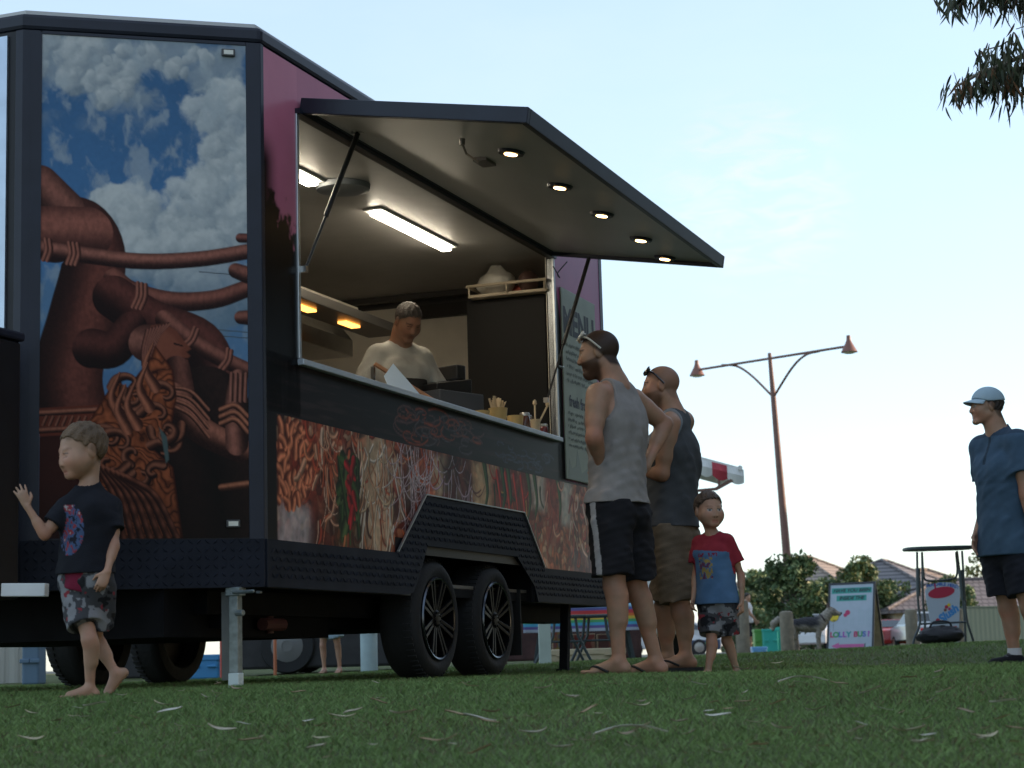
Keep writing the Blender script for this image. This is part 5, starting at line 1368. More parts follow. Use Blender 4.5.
mb = MB(); mb.tube([loc_(918, 568, Y - .2), loc_(918.5, 596, Y - .2)], .026, 8); mb.build('hinge_sleeve', DKM, tt, smooth=True); mb = MB(); mb.tube([loc_(960, 570, Y - .2), loc_(963, 600, Y - .2)], .024, 8); mb.build('hinge_sleeve', DKM, tt, smooth=True)
# cup shaped sign
Y = 23.2; pc = at(942, 640, Y); bz = float(gz(pc[0], pc[1])); O = np.array([pc[0], pc[1], bz])
cs = thing('cup_sign', 'white cup shaped sign with a red drink top standing under the tall table', 'sign', O)
outl = [(934, 648), (958, 648), (959.5, 600), (960, 590), (958, 585), (950, 582.5), (940, 582.5), (930, 585), (925, 590), (926, 600), (929, 615), (932, 630)]
def cz(px, py): q = loc_(px, py, Y); return (q[0], q[2])
mb = MB(); mb.prism([cz(*q) for q in outl][::-1], -.02, .0, lambda a, b, c: (a, c, b)); cb = mb.build('board', mat('cup_board', (.42, .48, .57, 1), .45), cs)
def cflat(name, pts, m_, o=.022): mb = MB(); mb.add([(x, -o, z) for x, z in [cz(*q) for q in pts]], [tuple(range(len(pts)))]); return mb.build(name, m_, cb)
cflat('drink_top', [(941 + 13.2 * math.cos(2 * math.pi * q / 28), 592.5 + 5.6 * math.sin(2 * math.pi * q / 28) - 2.0 * math.cos(2 * math.pi * q / 28)) for q in range(28)], mat('drink_red', (.42, .03, .07, 1), .35))
cflat('straw', [(933.5, 584), (935, 583.5), (936, 590), (934.5, 590.5)], mat('drink_red', (.42, .03, .07, 1), .35), .0225)
BLUI = mat('blue_ink', (.04, .12, .42, 1), .5)
msg = 'AVAILABLE HERE!'
for i, ch in enumerate(msg):
    t_ = i / (len(msg) - 1); px = 927 + 30.5 * t_; py = 586.8 - 3.0 * math.sin(math.pi * t_ * .9 + .2) + 1.0 * t_
    if ch == ' ': continue
    q = cz(px, py); an = .55 * (1 - 2 * t_) * .6
    text('letter', ch, .052, BLUI, cb, frame4((q[0], -.0215, q[1]), (math.cos(an), 0, math.sin(an)), (-math.sin(an), 0, math.cos(an))), bold=.002)
q = cz(948, 614); text('lettering', 'Slush', .13, mat('sky_ink', (.05, .25, .60, 1), .5), cb, frame4((q[0], -.0222, q[1]), (math.cos(.6), 0, math.sin(.6)), (-math.sin(.6), 0, math.cos(.6))), bold=.006, shear=.2)
for (px, py, r_, m_) in ((946, 607, 1.8, 'drink_red'), (948.5, 605, 1.7, 'yellow_ink'), (944.8, 610, 1.6, 'lamp_head_brown'), (949, 609, 1.4, 'balloon_red'), (937.5, 620.5, 2.2, 'drink_red')):
    cflat('fruit_mark', [(px + r_ * math.cos(2 * math.pi * q / 10), py + r_ * math.sin(2 * math.pi * q / 10)) for q in range(10)], _M[m_], .0225)
cflat('lower_print', [(936, 634), (946, 631), (957, 629), (957, 637), (948, 640), (938, 640)], mat('print_yellow', (.42, .32, .06, 1), .5)); cflat('lower_print', [(950, 626.5), (956.5, 626), (957, 632), (951, 632)], mat('print_red', (.42, .06, .04, 1), .5), .0226)
p = at(941, 646, 21.9)
BAGB = mat('black_canvas', (.015, .015, .019, 1), .7, var=.3, bump=.4)
def ground_lump(name, label, cat, px, Y, r, m_, seed, rough=.2):
    p = ground_at(px, Y); n, k = 22, 14; V = []; F = []
    for i in range(k + 1):
        ph = math.pi * i / k
        for j in range(n):
            th = 2 * math.pi * j / n; c, s_ = math.cos(th), math.sin(th)
            q = 1 + rough * 2 * (fbm(np.array(2.2 * c + seed), np.array(2 * math.cos(ph) + 1.7 * s_ + 9), 4) - .5)
            V.append((r[0] * q * math.sin(ph) ** .7 * np.sign(c) * abs(c) ** .7, r[1] * q * math.sin(ph) ** .7 * np.sign(s_) * abs(s_) ** .7, r[2] * (1 + q * math.cos(ph))))
    for i in range(k):
        for j in range(n): F.append((i * n + j, (i + 1) * n + j, (i + 1) * n + (j + 1) % n, i * n + (j + 1) % n))
    t = thing(name, label, cat, p); mb = MB(); mb.add(V, F); mb.build('body', m_, t, smooth=True)
    mb = MB(); mb.tube(smooth_path([(-r[0] * .5, 0, r[2] * 1.7), (-r[0] * .3, -.03, r[2] * 2.5), (r[0] * .3, -.03, r[2] * 2.5), (r[0] * .5, 0, r[2] * 1.7)]), .012, 8); mb.build('handle', m_, t, smooth=True)
    return t
ground_lump('duffel_bag', 'black duffel bag lying at the foot of the tall table', 'bag', 942, 21.7, (.27, .17, .10), BAGB, 4, .42)
# teal fence by the right edge
def fence(label, px0, px1, Y0, Y1, top_py, m_, name='metal_fence', pitch=.12, amp=.012):
    a = np.array(at(px0, 651, Y0)); b = np.array(at(px1, 651, Y1)); z0 = float(gz(a[0], a[1])) - .1; H = at(px0, top_py, Y0)[2] - z0
    t = thing(name, label, 'fence', (a[0], a[1], z0)); d = b - a; d[2] = 0; Ln = np.linalg.norm(d); d /= Ln; nn_ = np.array([-d[1], d[0], 0])
    n = int(Ln / pitch * 2); mb = MB(); V = []; F = []
    for i in range(n + 1):
        q = d * Ln * i / n + nn_ * amp * (1 if (i // 2) % 2 else -1); V += [tuple(q), tuple(q + [0, 0, H])]
    for i in range(n): F.append((2 * i, 2 * i + 2, 2 * i + 3, 2 * i + 1))
    mb.add(V, F); o = mb.build('panel', m_, t); sm = o.modifiers.new('thickness', 'SOLIDIFY'); sm.thickness = .004
    mb = MB(); mb.bar((0, 0, H), tuple(d * Ln + [0, 0, H]), .06, .05); mb.build('rail', m_, t)
    k = 0.0
    while k < Ln:
        mb = MB(); mb.bar(tuple(d * k + nn_ * .05), tuple(d * k + nn_ * .05 + [0, 0, H]), .06, .06); mb.build('post', m_, t); k += 2.4
    return t
fence('dark teal metal fence beyond the man in the cap', 964, 1100, 70, 74, 607, mat('teal_steel', (.035, .075, .075, 1), .75, spec=.15), amp=.002)
fence('pale corrugated fence in the gap under the front of the trailer', -60, 24, 21, 22, 630, mat('pale_steel', (.50, .50, .45, 1), .55), pitch=.10)
# teal crates and green chair by the bush
def crate(label, px, py, Y, w, d, h, m_, name='plastic_crate', cat='crate', rz=0, z=None, group=None):
    p = at(px, py, Y); z = float(gz(p[0], p[1])) if z is None else z
    t = thing(name, label, cat, (p[0], p[1], z), rz, group)
    mb = MB(); mb.box(-w / 2, w / 2, -d / 2, d / 2, 0, h); mb.build('shell', m_, t, bevel=.02)
    mb = MB(); mb.box(-w / 2 - .012, w / 2 + .012, -d / 2 - .012, d / 2 + .012, h - .05, h + .012); mb.build('lid', m_, t, bevel=.01)
    for s in (-1, 1): mb = MB(); mb.box(s * w * .3 - .05, s * w * .3 + .05, -d / 2 - .03, -d / 2 - .001, h * .5, h * .6); mb.build('handle', m_, t, bevel=.008)
    return t
TEALP = mat('teal_plastic', (.02, .32, .28, 1), .4)
crate('teal tub left of the bush stem behind the log bollard', 770, 648, 46, .36, .4, .58, TEALP)
crate('teal tub hidden halfway behind the log bollard', 780, 648, 46.4, .26, .4, .62, TEALP)
crate('green tub standing next to the woman in the white shirt', 760, 648, 46.2, .28, .4, .58, mat('green_plastic', (.08, .26, .05, 1), .5))
crate('low blue tub by the feet of the woman in the white shirt', 759, 655, 45, .34, .4, .16, mat('blue_plastic', (.12, .32, .60, 1), .4))

# striped awning van
Y = 27.0; pA = at(600, 660, Y); pB = at(688, 660, Y); zg = float(gz(pA[0], pA[1]))
O = np.array([(pA[0] + pB[0]) / 2, Y, zg]); vn = thing('market_van', 'white market van with a red and white striped awning behind the two men', 'van', O)
hw = (pB[0] - pA[0]) / 2; VW = mat('van_white', (.70, .70, .68, 1), .35, var=.04)
zt = at(690, 462, Y)[2] - zg
mb = MB(); mb.box(-hw, hw, .0, 3.8, .32, zt + .05); mb.build('body', VW, vn, bevel=.06)
for s in (-1, 1):
    for y in (.7, 3.1):
        mb = MB(); mb.lathe([(.2, -.1), (.31, -.1), (.33, 0), (.31, .1), (.2, .1)], 20, (0, 0, 0), 'x'); wv = mb.build('wheel', TYRE, vn, smooth=True, loc=(s * (hw - .11), y, .33))
        mb = MB(); mb.lathe([(.2, -.105), (.05, -.11), (.05, .11), (.2, .105)], 20, (0, 0, 0), 'x'); mb.build('rim', STEEL, wv, smooth=True)
mb = MB(); mb.box(-hw + .15, hw - .15, -.02, .01, 1.2, 1.9); wv = mb.build('rear_window', GLS, vn)
a1 = np.array(at(743, 466, Y - .4)) - O; a0 = np.array(at(688, 457, Y + .3)) - O
AW = mat('awning_white', (.72, .72, .70, 1), .6); AR = mat('awning_red', (.42, .04, .06, 1), .6)
fr_ = np.array([0, 2.4, 0])
mb = MB(); xs0 = hw - .02; wdt = a1[0] - xs0; n = 16
# canopy slopes from the van side out to its edge, striped along the edge that faces the camera
P0_, P1_ = np.array([xs0, .0, a0[2] + .02]), np.array([a1[0], -.0, a1[2]])
stripes = [(xs0, 0)]
pxs = [676, 691.5, 698, 712, 727, 743.5]
for i in range(len(pxs) - 1):
    xa_, xb_ = [np.array(at(q, 470, Y))[0] - O[0] for q in (pxs[i], pxs[i + 1])]
    xa_ = max(xa_, xs0)
    if xb_ <= xa_: continue
    mb.cur = 0 if i % 2 == 1 and False else (1 if i in (1, 3) else 0)
    f_ = lambda x: P0_[2] + (P1_[2] - P0_[2]) * (x - xs0) / wdt
    ns = 6; V = []; F = []
    for k in range(ns + 1):
        x = xa_ + (xb_ - xa_) * k / ns; sc = math.sin(math.pi * k / ns); zt_ = f_(x)
        V += [(x, -.02, zt_), (x, -.03 - .03 * sc, zt_ - .10), (x, -.015, zt_ - .19 - .05 * sc)]
    for k in range(ns):
        for r_ in range(2): F.append((3 * k + r_, 3 * k + 3 + r_, 3 * k + 4 + r_, 3 * k + 1 + r_))
    mb.add(V, F)
vl = mb.build('valance', [AW, AR], vn); sm = vl.modifiers.new('thickness', 'SOLIDIFY'); sm.thickness = .006
mb = MB(); mb.add([tuple(P0_ + [0, -.02, .04]), tuple(P1_ + [0, -.02, .02]), tuple(P1_ + [0, 2.4, .02]), tuple(P0_ + [0, 2.4, .04])], [(0, 1, 2, 3)]); cn = mb.build('canopy', AW, vn); sm = cn.modifiers.new('thickness', 'SOLIDIFY'); sm.thickness = .03
mb = MB(); mb.tube([P1_ + [0, -.05, .01], P1_ + [0, 2.45, .01]], .035, 10); mb.build('roller', AW, vn, smooth=True)
mb = MB(); mb.bar(np.array(at(736, 478, Y)) - O, np.array(at(716, 489, Y)) - O, .05); mb.bar(np.array(at(716, 489, Y)) - O, (xs0, .0, at(690, 492, Y)[2] - zg), .04); mb.bar(np.array(at(719, 472, Y)) - O, np.array(at(719, 487, Y)) - O, .03)
mb.build('support_arm', mat('arm_brown', (.16, .08, .06, 1), .5), vn)

# stall table with a rainbow cloth, chairs and goods
Y = 20.0; zt = at(580, 606, Y)[2]; p = at(584, 660, Y); zg = float(gz(p[0], p[1]))
st = thing('trestle_table', 'black trestle table under the rainbow striped cloth behind the trailer', 'table', (p[0], p[1], zg))
hw = at(640, 606, Y)[0] - p[0]; hh = zt - zg
mb = MB(); mb.box(-hw, hw, -.3, .4, hh - .03, hh); mb.build('tabletop', DKM, st)
for sx in (-.85, .85):
    for sy in (-.22, .32):
        mb = MB(); mb.bar((sx * hw * .8, sy, hh - .03), (sx * hw, sy, -.02), .035); mb.build('leg', DKM, st)
rb = thing('table_cloth', 'rainbow striped cloth draped over the trestle table', 'tablecloth', (p[0], p[1], zg))
RC = [(.22, .42, .55), (.10, .10, .28), (.45, .04, .05), (.55, .14, .03), (.52, .38, .05), (.06, .30, .12), (.06, .30, .48), (.10, .08, .25), (.30, .34, .42)]
V = []; F = []; C_ = []
drop = [(.402, .003), (-.302, .003), (-.322, -.01)] + [(-.324, -.01 - .26 * q / 36) for q in range(1, 37)]
nxs = 60
for i in range(nxs + 1):
    x = -hw - .02 + (2 * hw + .04) * i / nxs
    for q, (y, z) in enumerate(drop):
        V.append((x, y + (.012 * math.sin(x * 22) * max(0, -z) * 5), hh + z)); C_.append(RC[min(8, max(0, int((-z - .0) / .27 * 9)))])
nd = len(drop)
for i in range(nxs):
    for q in range(nd - 1): F.append((i * nd + q, (i + 1) * nd + q, (i + 1) * nd + q + 1, i * nd + q + 1))
o = link('cloth', npmesh('cloth', V, F, True, C_), mat('woven_cloth', (.5, .5, .5, 1), .8, attr=True), rb); sm = o.modifiers.new('thickness', 'SOLIDIFY'); sm.thickness = .004
def stool(label, px, Y, s=1):
    p = ground_at(px, Y); t = thing('folding_stool', label, 'stool', p, R(10 * s), 'black folding stools')
    mb = MB(); mb.box(-.2, .2, -.18, .18, .42, .45); mb.build('seat', DKM, t, bevel=.01)
    for sx in (-1, 1):
        for sy in (-1, 1):
            mb = MB(); mb.tube([(sx * .10, sy * .15, .42), (sx * .12, sy * .15, .25), (sx * .25, sy * .17, -.02)], .014, 8); mb.build('leg', DKM, t, smooth=True)
    mb = MB(); mb.tube([(-.14, -.16, .2), (.14, -.16, .2)], .01, 8); mb.build('stretcher', DKM, t, smooth=True)
stool('black folding stool beside the rear jack leg of the trailer', 563, 18.2)
stool('black folding stool hard by the leg of the man in the grey singlet', 598, 18.6, -1)
def goods(px0, px1, py0, Y, label, pal, seed, name='goods_box'):
    a = at(px0, 660, Y); b = at(px1, 660, Y); zg = float(gz(a[0], a[1])); H = at(px0, py0, Y)[2] - zg
    t = thing(name, label, 'box', ((a[0] + b[0]) / 2, Y, zg)); w = b[0] - a[0]
    mb = MB(); mb.box(-w / 2, w / 2, 0, .35, 0, H); mb.build('box', mat('cardboard', (.30, .21, .13, 1), .8, var=.15), t, bevel=.006)
    X, Yc = grid(-w / 2 + .01, w / 2 - .01, .01, H - .01, .012); g_ = fbm(X * 9 + seed, Yc * 5 + seed, 4); cc = Canvas(X, Yc, pal[0])
    for i, c in enumerate(pal[1:]): cc.mixin(sstep(.45, .52, fbm(X * (8 + 3 * i) + seed + 7 * i, Yc * 5 + 3 * i, 3)), c)
    cc.build('printed_front', lambda X, Y_: np.stack([X, np.full(X.shape, -.003), Y_], -1), mat('woven_cloth', (.5, .5, .5, 1)), t)
goods(553, 570, 630, 20.6, 'patterned box of yellow and blue goods under the rainbow cloth', [(.12, .10, .14), (.30, .22, .06), (.10, .16, .26), (.30, .08, .05)], 3)
goods(574, 596, 634, 20.8, 'patterned box of red goods under the rainbow cloth', [(.22, .05, .04), (.36, .18, .12), (.10, .05, .06)], 8)
goods(598, 612, 634, 20.6, 'patterned box of red goods nearest the man in the grey singlet', [(.14, .06, .06), (.32, .10, .07), (.30, .26, .22)], 14)
crate('long pale limestone block under the trestle table', 585, 662, 19.4, .80, .25, .12, mat('limestone', (.48, .40, .27, 1), .9, var=.12), name='stone_block', cat='block')
def post(label, px, Y, top_py, w, m_, name='timber_post', sq=True, group=None):
    p = ground_at(px, Y); H = at(px, top_py, Y)[2] - p[2]; t = thing(name, label, 'post', p, 0, group); mb = MB()
    if sq: mb.box(-w / 2, w / 2, -w / 2, w / 2, -.1, H)
    else: mb.lathe([(w / 2, -.1), (w / 2, H - .02), (w / 2 * .8, H)], 16)
    mb.build('shaft', m_, t, bevel=.006 if sq else 0, smooth=not sq)
    mb = MB(); mb.box(-w / 2 - .01, w / 2 + .01, -w / 2 - .01, w / 2 + .01, H + .001, H + .025); mb.build('cap', m_, t, bevel=.004)
PALEP = mat('pale_post', (.46, .54, .50, 1), .6, var=.08)
post('pale green timber post beside the rear wheel of the trailer', 545, 16.4, 600, .105, PALEP)
post('pale blue concrete post seen under the trailer before the wheels', 369, 19, 630, .17, mat('pale_concrete', (.28, .36, .37, 1), .7, var=.08), 'concrete_post', False)
post('red post in the gap behind the front jack leg', 221.5, 19, 630, .035, mat('post_red', (.42, .06, .04, 1), .5), 'painted_pole', False)
post('cream yellow pole in the gap behind the front jack leg', 227, 19, 630, .05, mat('post_cream', (.55, .42, .22, 1), .5), 'painted_pole', False)
post('orange pole right of the jack leg behind the trailer', 275, 19.5, 630, .035, mat('post_orange', (.40, .12, .05, 1), .5), 'painted_pole', False)
crate('bright blue tub on the grass under the trailer', 206, 668, 20, .30, .3, .24, mat('bright_blue', (.04, .22, .46, 1), .5))
crate('pale blue tub beside the corrugated fence', 34, 676, 19, .17, .3, .42, mat('dusty_blue', (.09, .15, .22, 1), .6))

# gum trees: one leans into the picture, the rest stand beyond its edges and shade the lawn
def gum_branch():
    t = thing('gum_tree', 'gum tree whose drooping leafy branch hangs into the top right corner', 'tree', (6.4, 11.4, float(gz(6.4, 11.4))))
    O = np.array([6.4, 11.4, float(gz(6.4, 11.4))])
    mb = MB(); mb.tube(smooth_path([(0, 0, -.3), (-.1, .05, 2.2), (.15, 0, 4.5), (.1, .1, 7.5)]), [.24 - .0085 * i for i in range(19)], 12)
    twigs = []
    def tw(pts, r0):
        P = smooth_path([np.array(at(*q)) - O for q in pts]); mb.tube(P, [r0 * (1 - .75 * i / len(P)) + .0015 for i in range(len(P))], 6); twigs.append(P)
    root = [(1230, 60, 11.3), (1120, 58, 11.1)]
    tw(root + [(1060, 50, 11.0), (1024, 56, 11.0), (1000, 66, 10.95), (982, 72, 10.9), (968, 80, 10.9), (957, 86, 10.9)], .022)
    tw([(1060, 50, 11.), (1024, 66, 11.0), (1008, 76, 11.0), (992, 80, 10.9)], .007)
    tw([(1024, 57, 11.), (1010, 42, 11.), (1000, 46, 11.), (986, 50, 11.05), (980, 55, 11)], .005)
    tw([(1024, 62, 11.), (1018, 84, 11.05), (1020, 92, 11.1)], .005)
    tw([(1060, 50, 11.), (1030, 28, 11.1), (1016, 29, 11.1)], .004)
    tw(root + [(1060, 10, 11.1), (1020, -14, 11.1), (985, -14, 11.05), (960, -10, 11.0), (946, -4, 11)], .016)
    tw([(1060, 10, 11.1), (1020, -4, 11.15), (1000, -6, 11.2), (978, -3, 11.2)], .007)
    mb.build('trunk', BARK, t, smooth=True)
    V = []; F = []; C_ = []; g = random.Random(5)
    def leaf(p, ln, w, dr, bend):
        tdir = np.array(dr) / np.linalg.norm(dr); sd = np.cross(tdir, [g.uniform(-1, 1), g.uniform(-1, 1), .2]); sd /= np.linalg.norm(sd)
        c = np.array(g.choice(GUMC)) * g.uniform(.5, 1.1)
        if g.random() < .12: c = np.array((.16, .08, .035)) * g.uniform(.6, 1.2)
        b = len(V); n = 5; q = np.array(p, float)
        for k in range(n + 1):
            wk = w * math.sin(math.pi * (.06 + .90 * k / n) ** .8) * .5
            V.append(q - sd * wk); V.append(q + sd * wk); C_.extend([c, c])
            tdir = tdir + np.array([bend * .25, 0, -.18]); tdir /= np.linalg.norm(tdir); q = q + tdir * ln / n
        for k in range(n): F.append((b + 2 * k, b + 2 * k + 1, b + 2 * k + 3, b + 2 * k + 2))
    dens = [230, 95, 75, 40, 24, 240, 110]
    for P, n in zip(twigs, dens):
        L_ = len(P)
        for k in range(n):
            u_ = .32 + .68 * g.random() if n > 200 else .15 + .85 * g.random()
            i = min(L_ - 2, int(u_ * (L_ - 1))); p = P[i] + (P[i + 1] - P[i]) * g.random() + np.array([g.gauss(0, .045), g.gauss(0, .08), g.gauss(-.02, .035)])
            leaf(p, g.uniform(.08, .15), g.uniform(.012, .022), (g.uniform(-.7, .5), g.uniform(-.5, .5), -1), g.uniform(-.9, .9))
    link('branch_leaves', npmesh('branch_leaves', V, F, False, C_), LEAF, t)
    cents = [(.3 + 1.9 * g.uniform(-.4, 1) , 2.0 * g.uniform(-1, .8), 5.2 + 3.4 * g.random()) for _ in range(40)]
    leaf_cloud('crown', cents, [g.uniform(.5, 1.0) for _ in cents], 130, .22, GUMC, LEAF, t, seed=9, droop=.6, aspect=.28)
    return t
gum_branch()
gt = make_tree('shade_tree', 'tall gum tree standing outside the picture and shading the lawn', 'tree', (11.5, 3.5, -.1), 10.5, 3.4, 1.6, 70, 230, .42, GUMC, 21, 'shade trees round the lawn', .26, bushy=1.1)
for (x, y, s, rz) in ((11.5, -3.5, 1.0, 1.0), (13.0, 10.5, .95, 2.2), (15, 17, 1.0, 3.0), (20, 25, 1.05, 4.0), (23.5, 34, 1.05, 5.0), (27, 44, 1.1, .5), (31, 54, 1.1, 1.7), (20, 8, 1.15, 2.9), (13.0, 15.0, 1.15, .4), (17.5, 20.5, 1.2, 1.3), (23, 29, 1.15, 2.0), (16, 11, 1.25, 5.0), (19, -2, 1.1, 3.7),
                      (6, -15, 1.0, .8), (-10, -14, 1.0, 2.6)):
    c = copy_tree(gt); c.location = (x, y, float(gz(x, y))); c.scale = (s, s, s); c.rotation_euler = (0, 0, rz)
# ------------------------------------------------------------------ people: one continuous body each, clothes and hair as children
Zv = np.array([0, 0, 1.0])
def rcc(S, a, b, ra, rb, k=.02, cut0=False, ax=None, sc=1.0):
    """round cone with a flat cut at b (and at a)"""
    T = SDF(); T.rc(a, b, ra, rb, k, ax, sc); f0 = T.p[0][0]
    a = np.asarray(a, float); b = np.asarray(b, float); t = nrm(b - a)
    def fn(p):
        d = np.maximum(f0(p), (p - b) @ t)
        return np.maximum(d, (a - p) @ t) if cut0 else d
    S.p.append((fn, k, 'u'))
_ph = rng.random((10, 4))
def folds(p, amp, fx=(28, 34, 9)):
    """soft hanging creases plus a few finer slanting ones"""
    v = 0
    for i in range(8):
        a = _ph[i]; big = i < 5
        w = np.array([fx[0] * (.6 + a[0]) * (1 if i % 2 else -1), fx[1] * (.6 + a[1]), fx[2] * (.4 + 1.4 * a[2]) * (1 if big else 5)]) * (1 if big else 1.5)
        v = v + (1 if big else .45) * np.sin(p @ w + a[3] * 6.28 + 1.6 * np.sin(p[:, 2] * 13 + i) + .8 * np.sin(p[:, 0] * 17 + 2 * i))
    return 1.35 * amp * (v / 3 - .35 * np.abs(v / 3))
SKINC = np.array([.36, .205, .135])
SKIN = mat('skin', (.4, .24, .16, 1), .52, attr=True, var=.05, vscale=30, spec=.35)
FAB = mat('fabric', (.3, .3, .3, 1), .85, attr=True, var=.07, vscale=25, bump=.25, bscale=220, spec=.2)
HAIRM = mat('hair', (.05, .04, .03, 1), .6, attr=True, bump=.9, bscale=160)
def hand(S, w, d, pn, th, k, curl=.5, spread=.0, thumb_c=.3):
    """wrist point, finger direction, palm normal (towards which fingers curl), thumb side vector"""
    d = nrm(d); pn = nrm(pn - d * (pn @ d)); th = nrm(np.asarray(th, float) - d * (np.asarray(th) @ d)); th = nrm(th - pn * (th @ pn))
    S.rc(w, w + d * .075 * k, .028 * k, .036 * k, .012 * k, pn, .42)
    S.rc(w + d * .03 * k, w + d * .08 * k, .030 * k, .033 * k, .012 * k, pn, .42)
    for i, (off, ln) in enumerate(((.030, .070), (.010, .079), (-.010, .073), (-.029, .057))):
        b = w + d * (.083 - .004 * abs(i - 1)) * k + th * off * k
        d0 = nrm(d + th * off * spread * 20)
        c1 = curl * (1 + .12 * i); d1 = d0 * math.cos(c1) + pn * math.sin(c1); c2 = curl * 2.1; d2 = d0 * math.cos(c2) + pn * math.sin(c2)
        m_ = b + d1 * ln * .52 * k
        S.rc(b - d * .012 * k, m_, .0098 * k, .0088 * k, .004 * k); S.rc(m_, m_ + d2 * ln * .5 * k, .0088 * k, .0072 * k, .004 * k)
    b = w + d * .022 * k + th * .026 * k; m_ = b + nrm(d * .75 + th * .75 + pn * thumb_c) * .042 * k
    S.rc(b, m_, .0135 * k, .0115 * k, .010 * k); S.rc(m_, m_ + nrm(d * .95 + th * .25 + pn * (thumb_c + .25)) * .034 * k, .0112 * k, .0085 * k, .005 * k)
def head_prims(S, c, M, s, child, nosek=1.0):
    L_ = lambda x, y, z: c + s * (M.T @ np.array([x, y, z]))
    S.ell(L_(0, -.016, .030), M, np.array([.076, .097, .089]) * s, .01)
    S.ell(L_(0, .022, -.022), M, np.array([.064, .072, .080]) * s, .022 * s)
    cw = .050 if not child else .050
    jz = 0 if not child else .016
    if child: S.ell(L_(0, .030, -.036), M, np.array([.066, .058, .056]) * s, .02 * s)
    for sg in (-1, 1):
        S.rc(L_(sg * cw, .004, -.050 + jz), L_(sg * .016, .062, -.092 + jz), .024 * s, .020 * s, .02 * s)
        S.ell(L_(sg * .038, .054, -.026), M, np.array([.024, .022, .024]) * s * (1.12 if child else 1), .04 * s)
    S.rc(L_(-.012, .072, -.096 + jz), L_(.012, .072, -.096 + jz), .016 * s, .016 * s, .016 * s)
    br = .012 if not child else .005
    S.rc(L_(-.034, .074, .026), L_(.034, .074, .026), br * s, br * s, .016 * s)
    for sg in (-1, 1):
        S.ell(L_(sg * .032, .096, .003), M, np.array([.018, .017, .010]) * s, .010 * s, op='s')
        S.ell(L_(sg * .031, .0735, .003), M, np.array([.0135, .0135, .0125]) * s, .002 * s)
        S.rc(L_(sg * .018, .079, .0115), L_(sg * .046, .074, .009), .0048 * s, .0042 * s, .004 * s)
        S.rc(L_(sg * .019, .079, -.0095), L_(sg * .044, .073, -.0085), .0040 * s, .0036 * s, .004 * s)
        S.ell(L_(sg * .077, -.010, -.004), np.array([M[0] * .94 + M[1] * -.3 * sg, M[1] * .94 + M[0] * .3 * sg, M[2]]), np.array([.010, .021, .032]) * s, .006 * s)
        S.ell(L_(sg * .010, .092, -.034), M, np.array([.0085, .010, .0075]) * s, .006 * s)
    S.rc(L_(0, .082, .012), L_(0, .100 if not child else .094, -.028), .0085 * s, .0125 * s * (1 if not child else .82), .012 * s)
    S.rc(L_(-.016, .082, -.060), L_(.016, .082, -.060), .0072 * s, .0072 * s, .005 * s)
    S.rc(L_(-.015, .081, -.070), L_(.015, .081, -.070), .0080 * s, .0080 * s, .005 * s)
    S.rc(L_(-.020, .0895, -.065), L_(.020, .0895, -.065), .0022 * s, .0022 * s, .002 * s, op='s')
    return L_
def mk(name, S, lo, hi, h, m_, root, colfn, smooth=True):
    V, F = S.mesh(lo, hi, h)
    C_ = colfn(V)
    return link(name, npmesh(name, V - root.location[:], F, smooth, C_), m_, root)
def flat_col(c, amp=.06):
    def fn(V): return np.array(c) * (1 + amp * np.sin(V @ np.array([31., 23, 17])))[:, None] * (1 + amp * np.sin(V @ np.array([-47., 61, 29])))[:, None]
    return fn
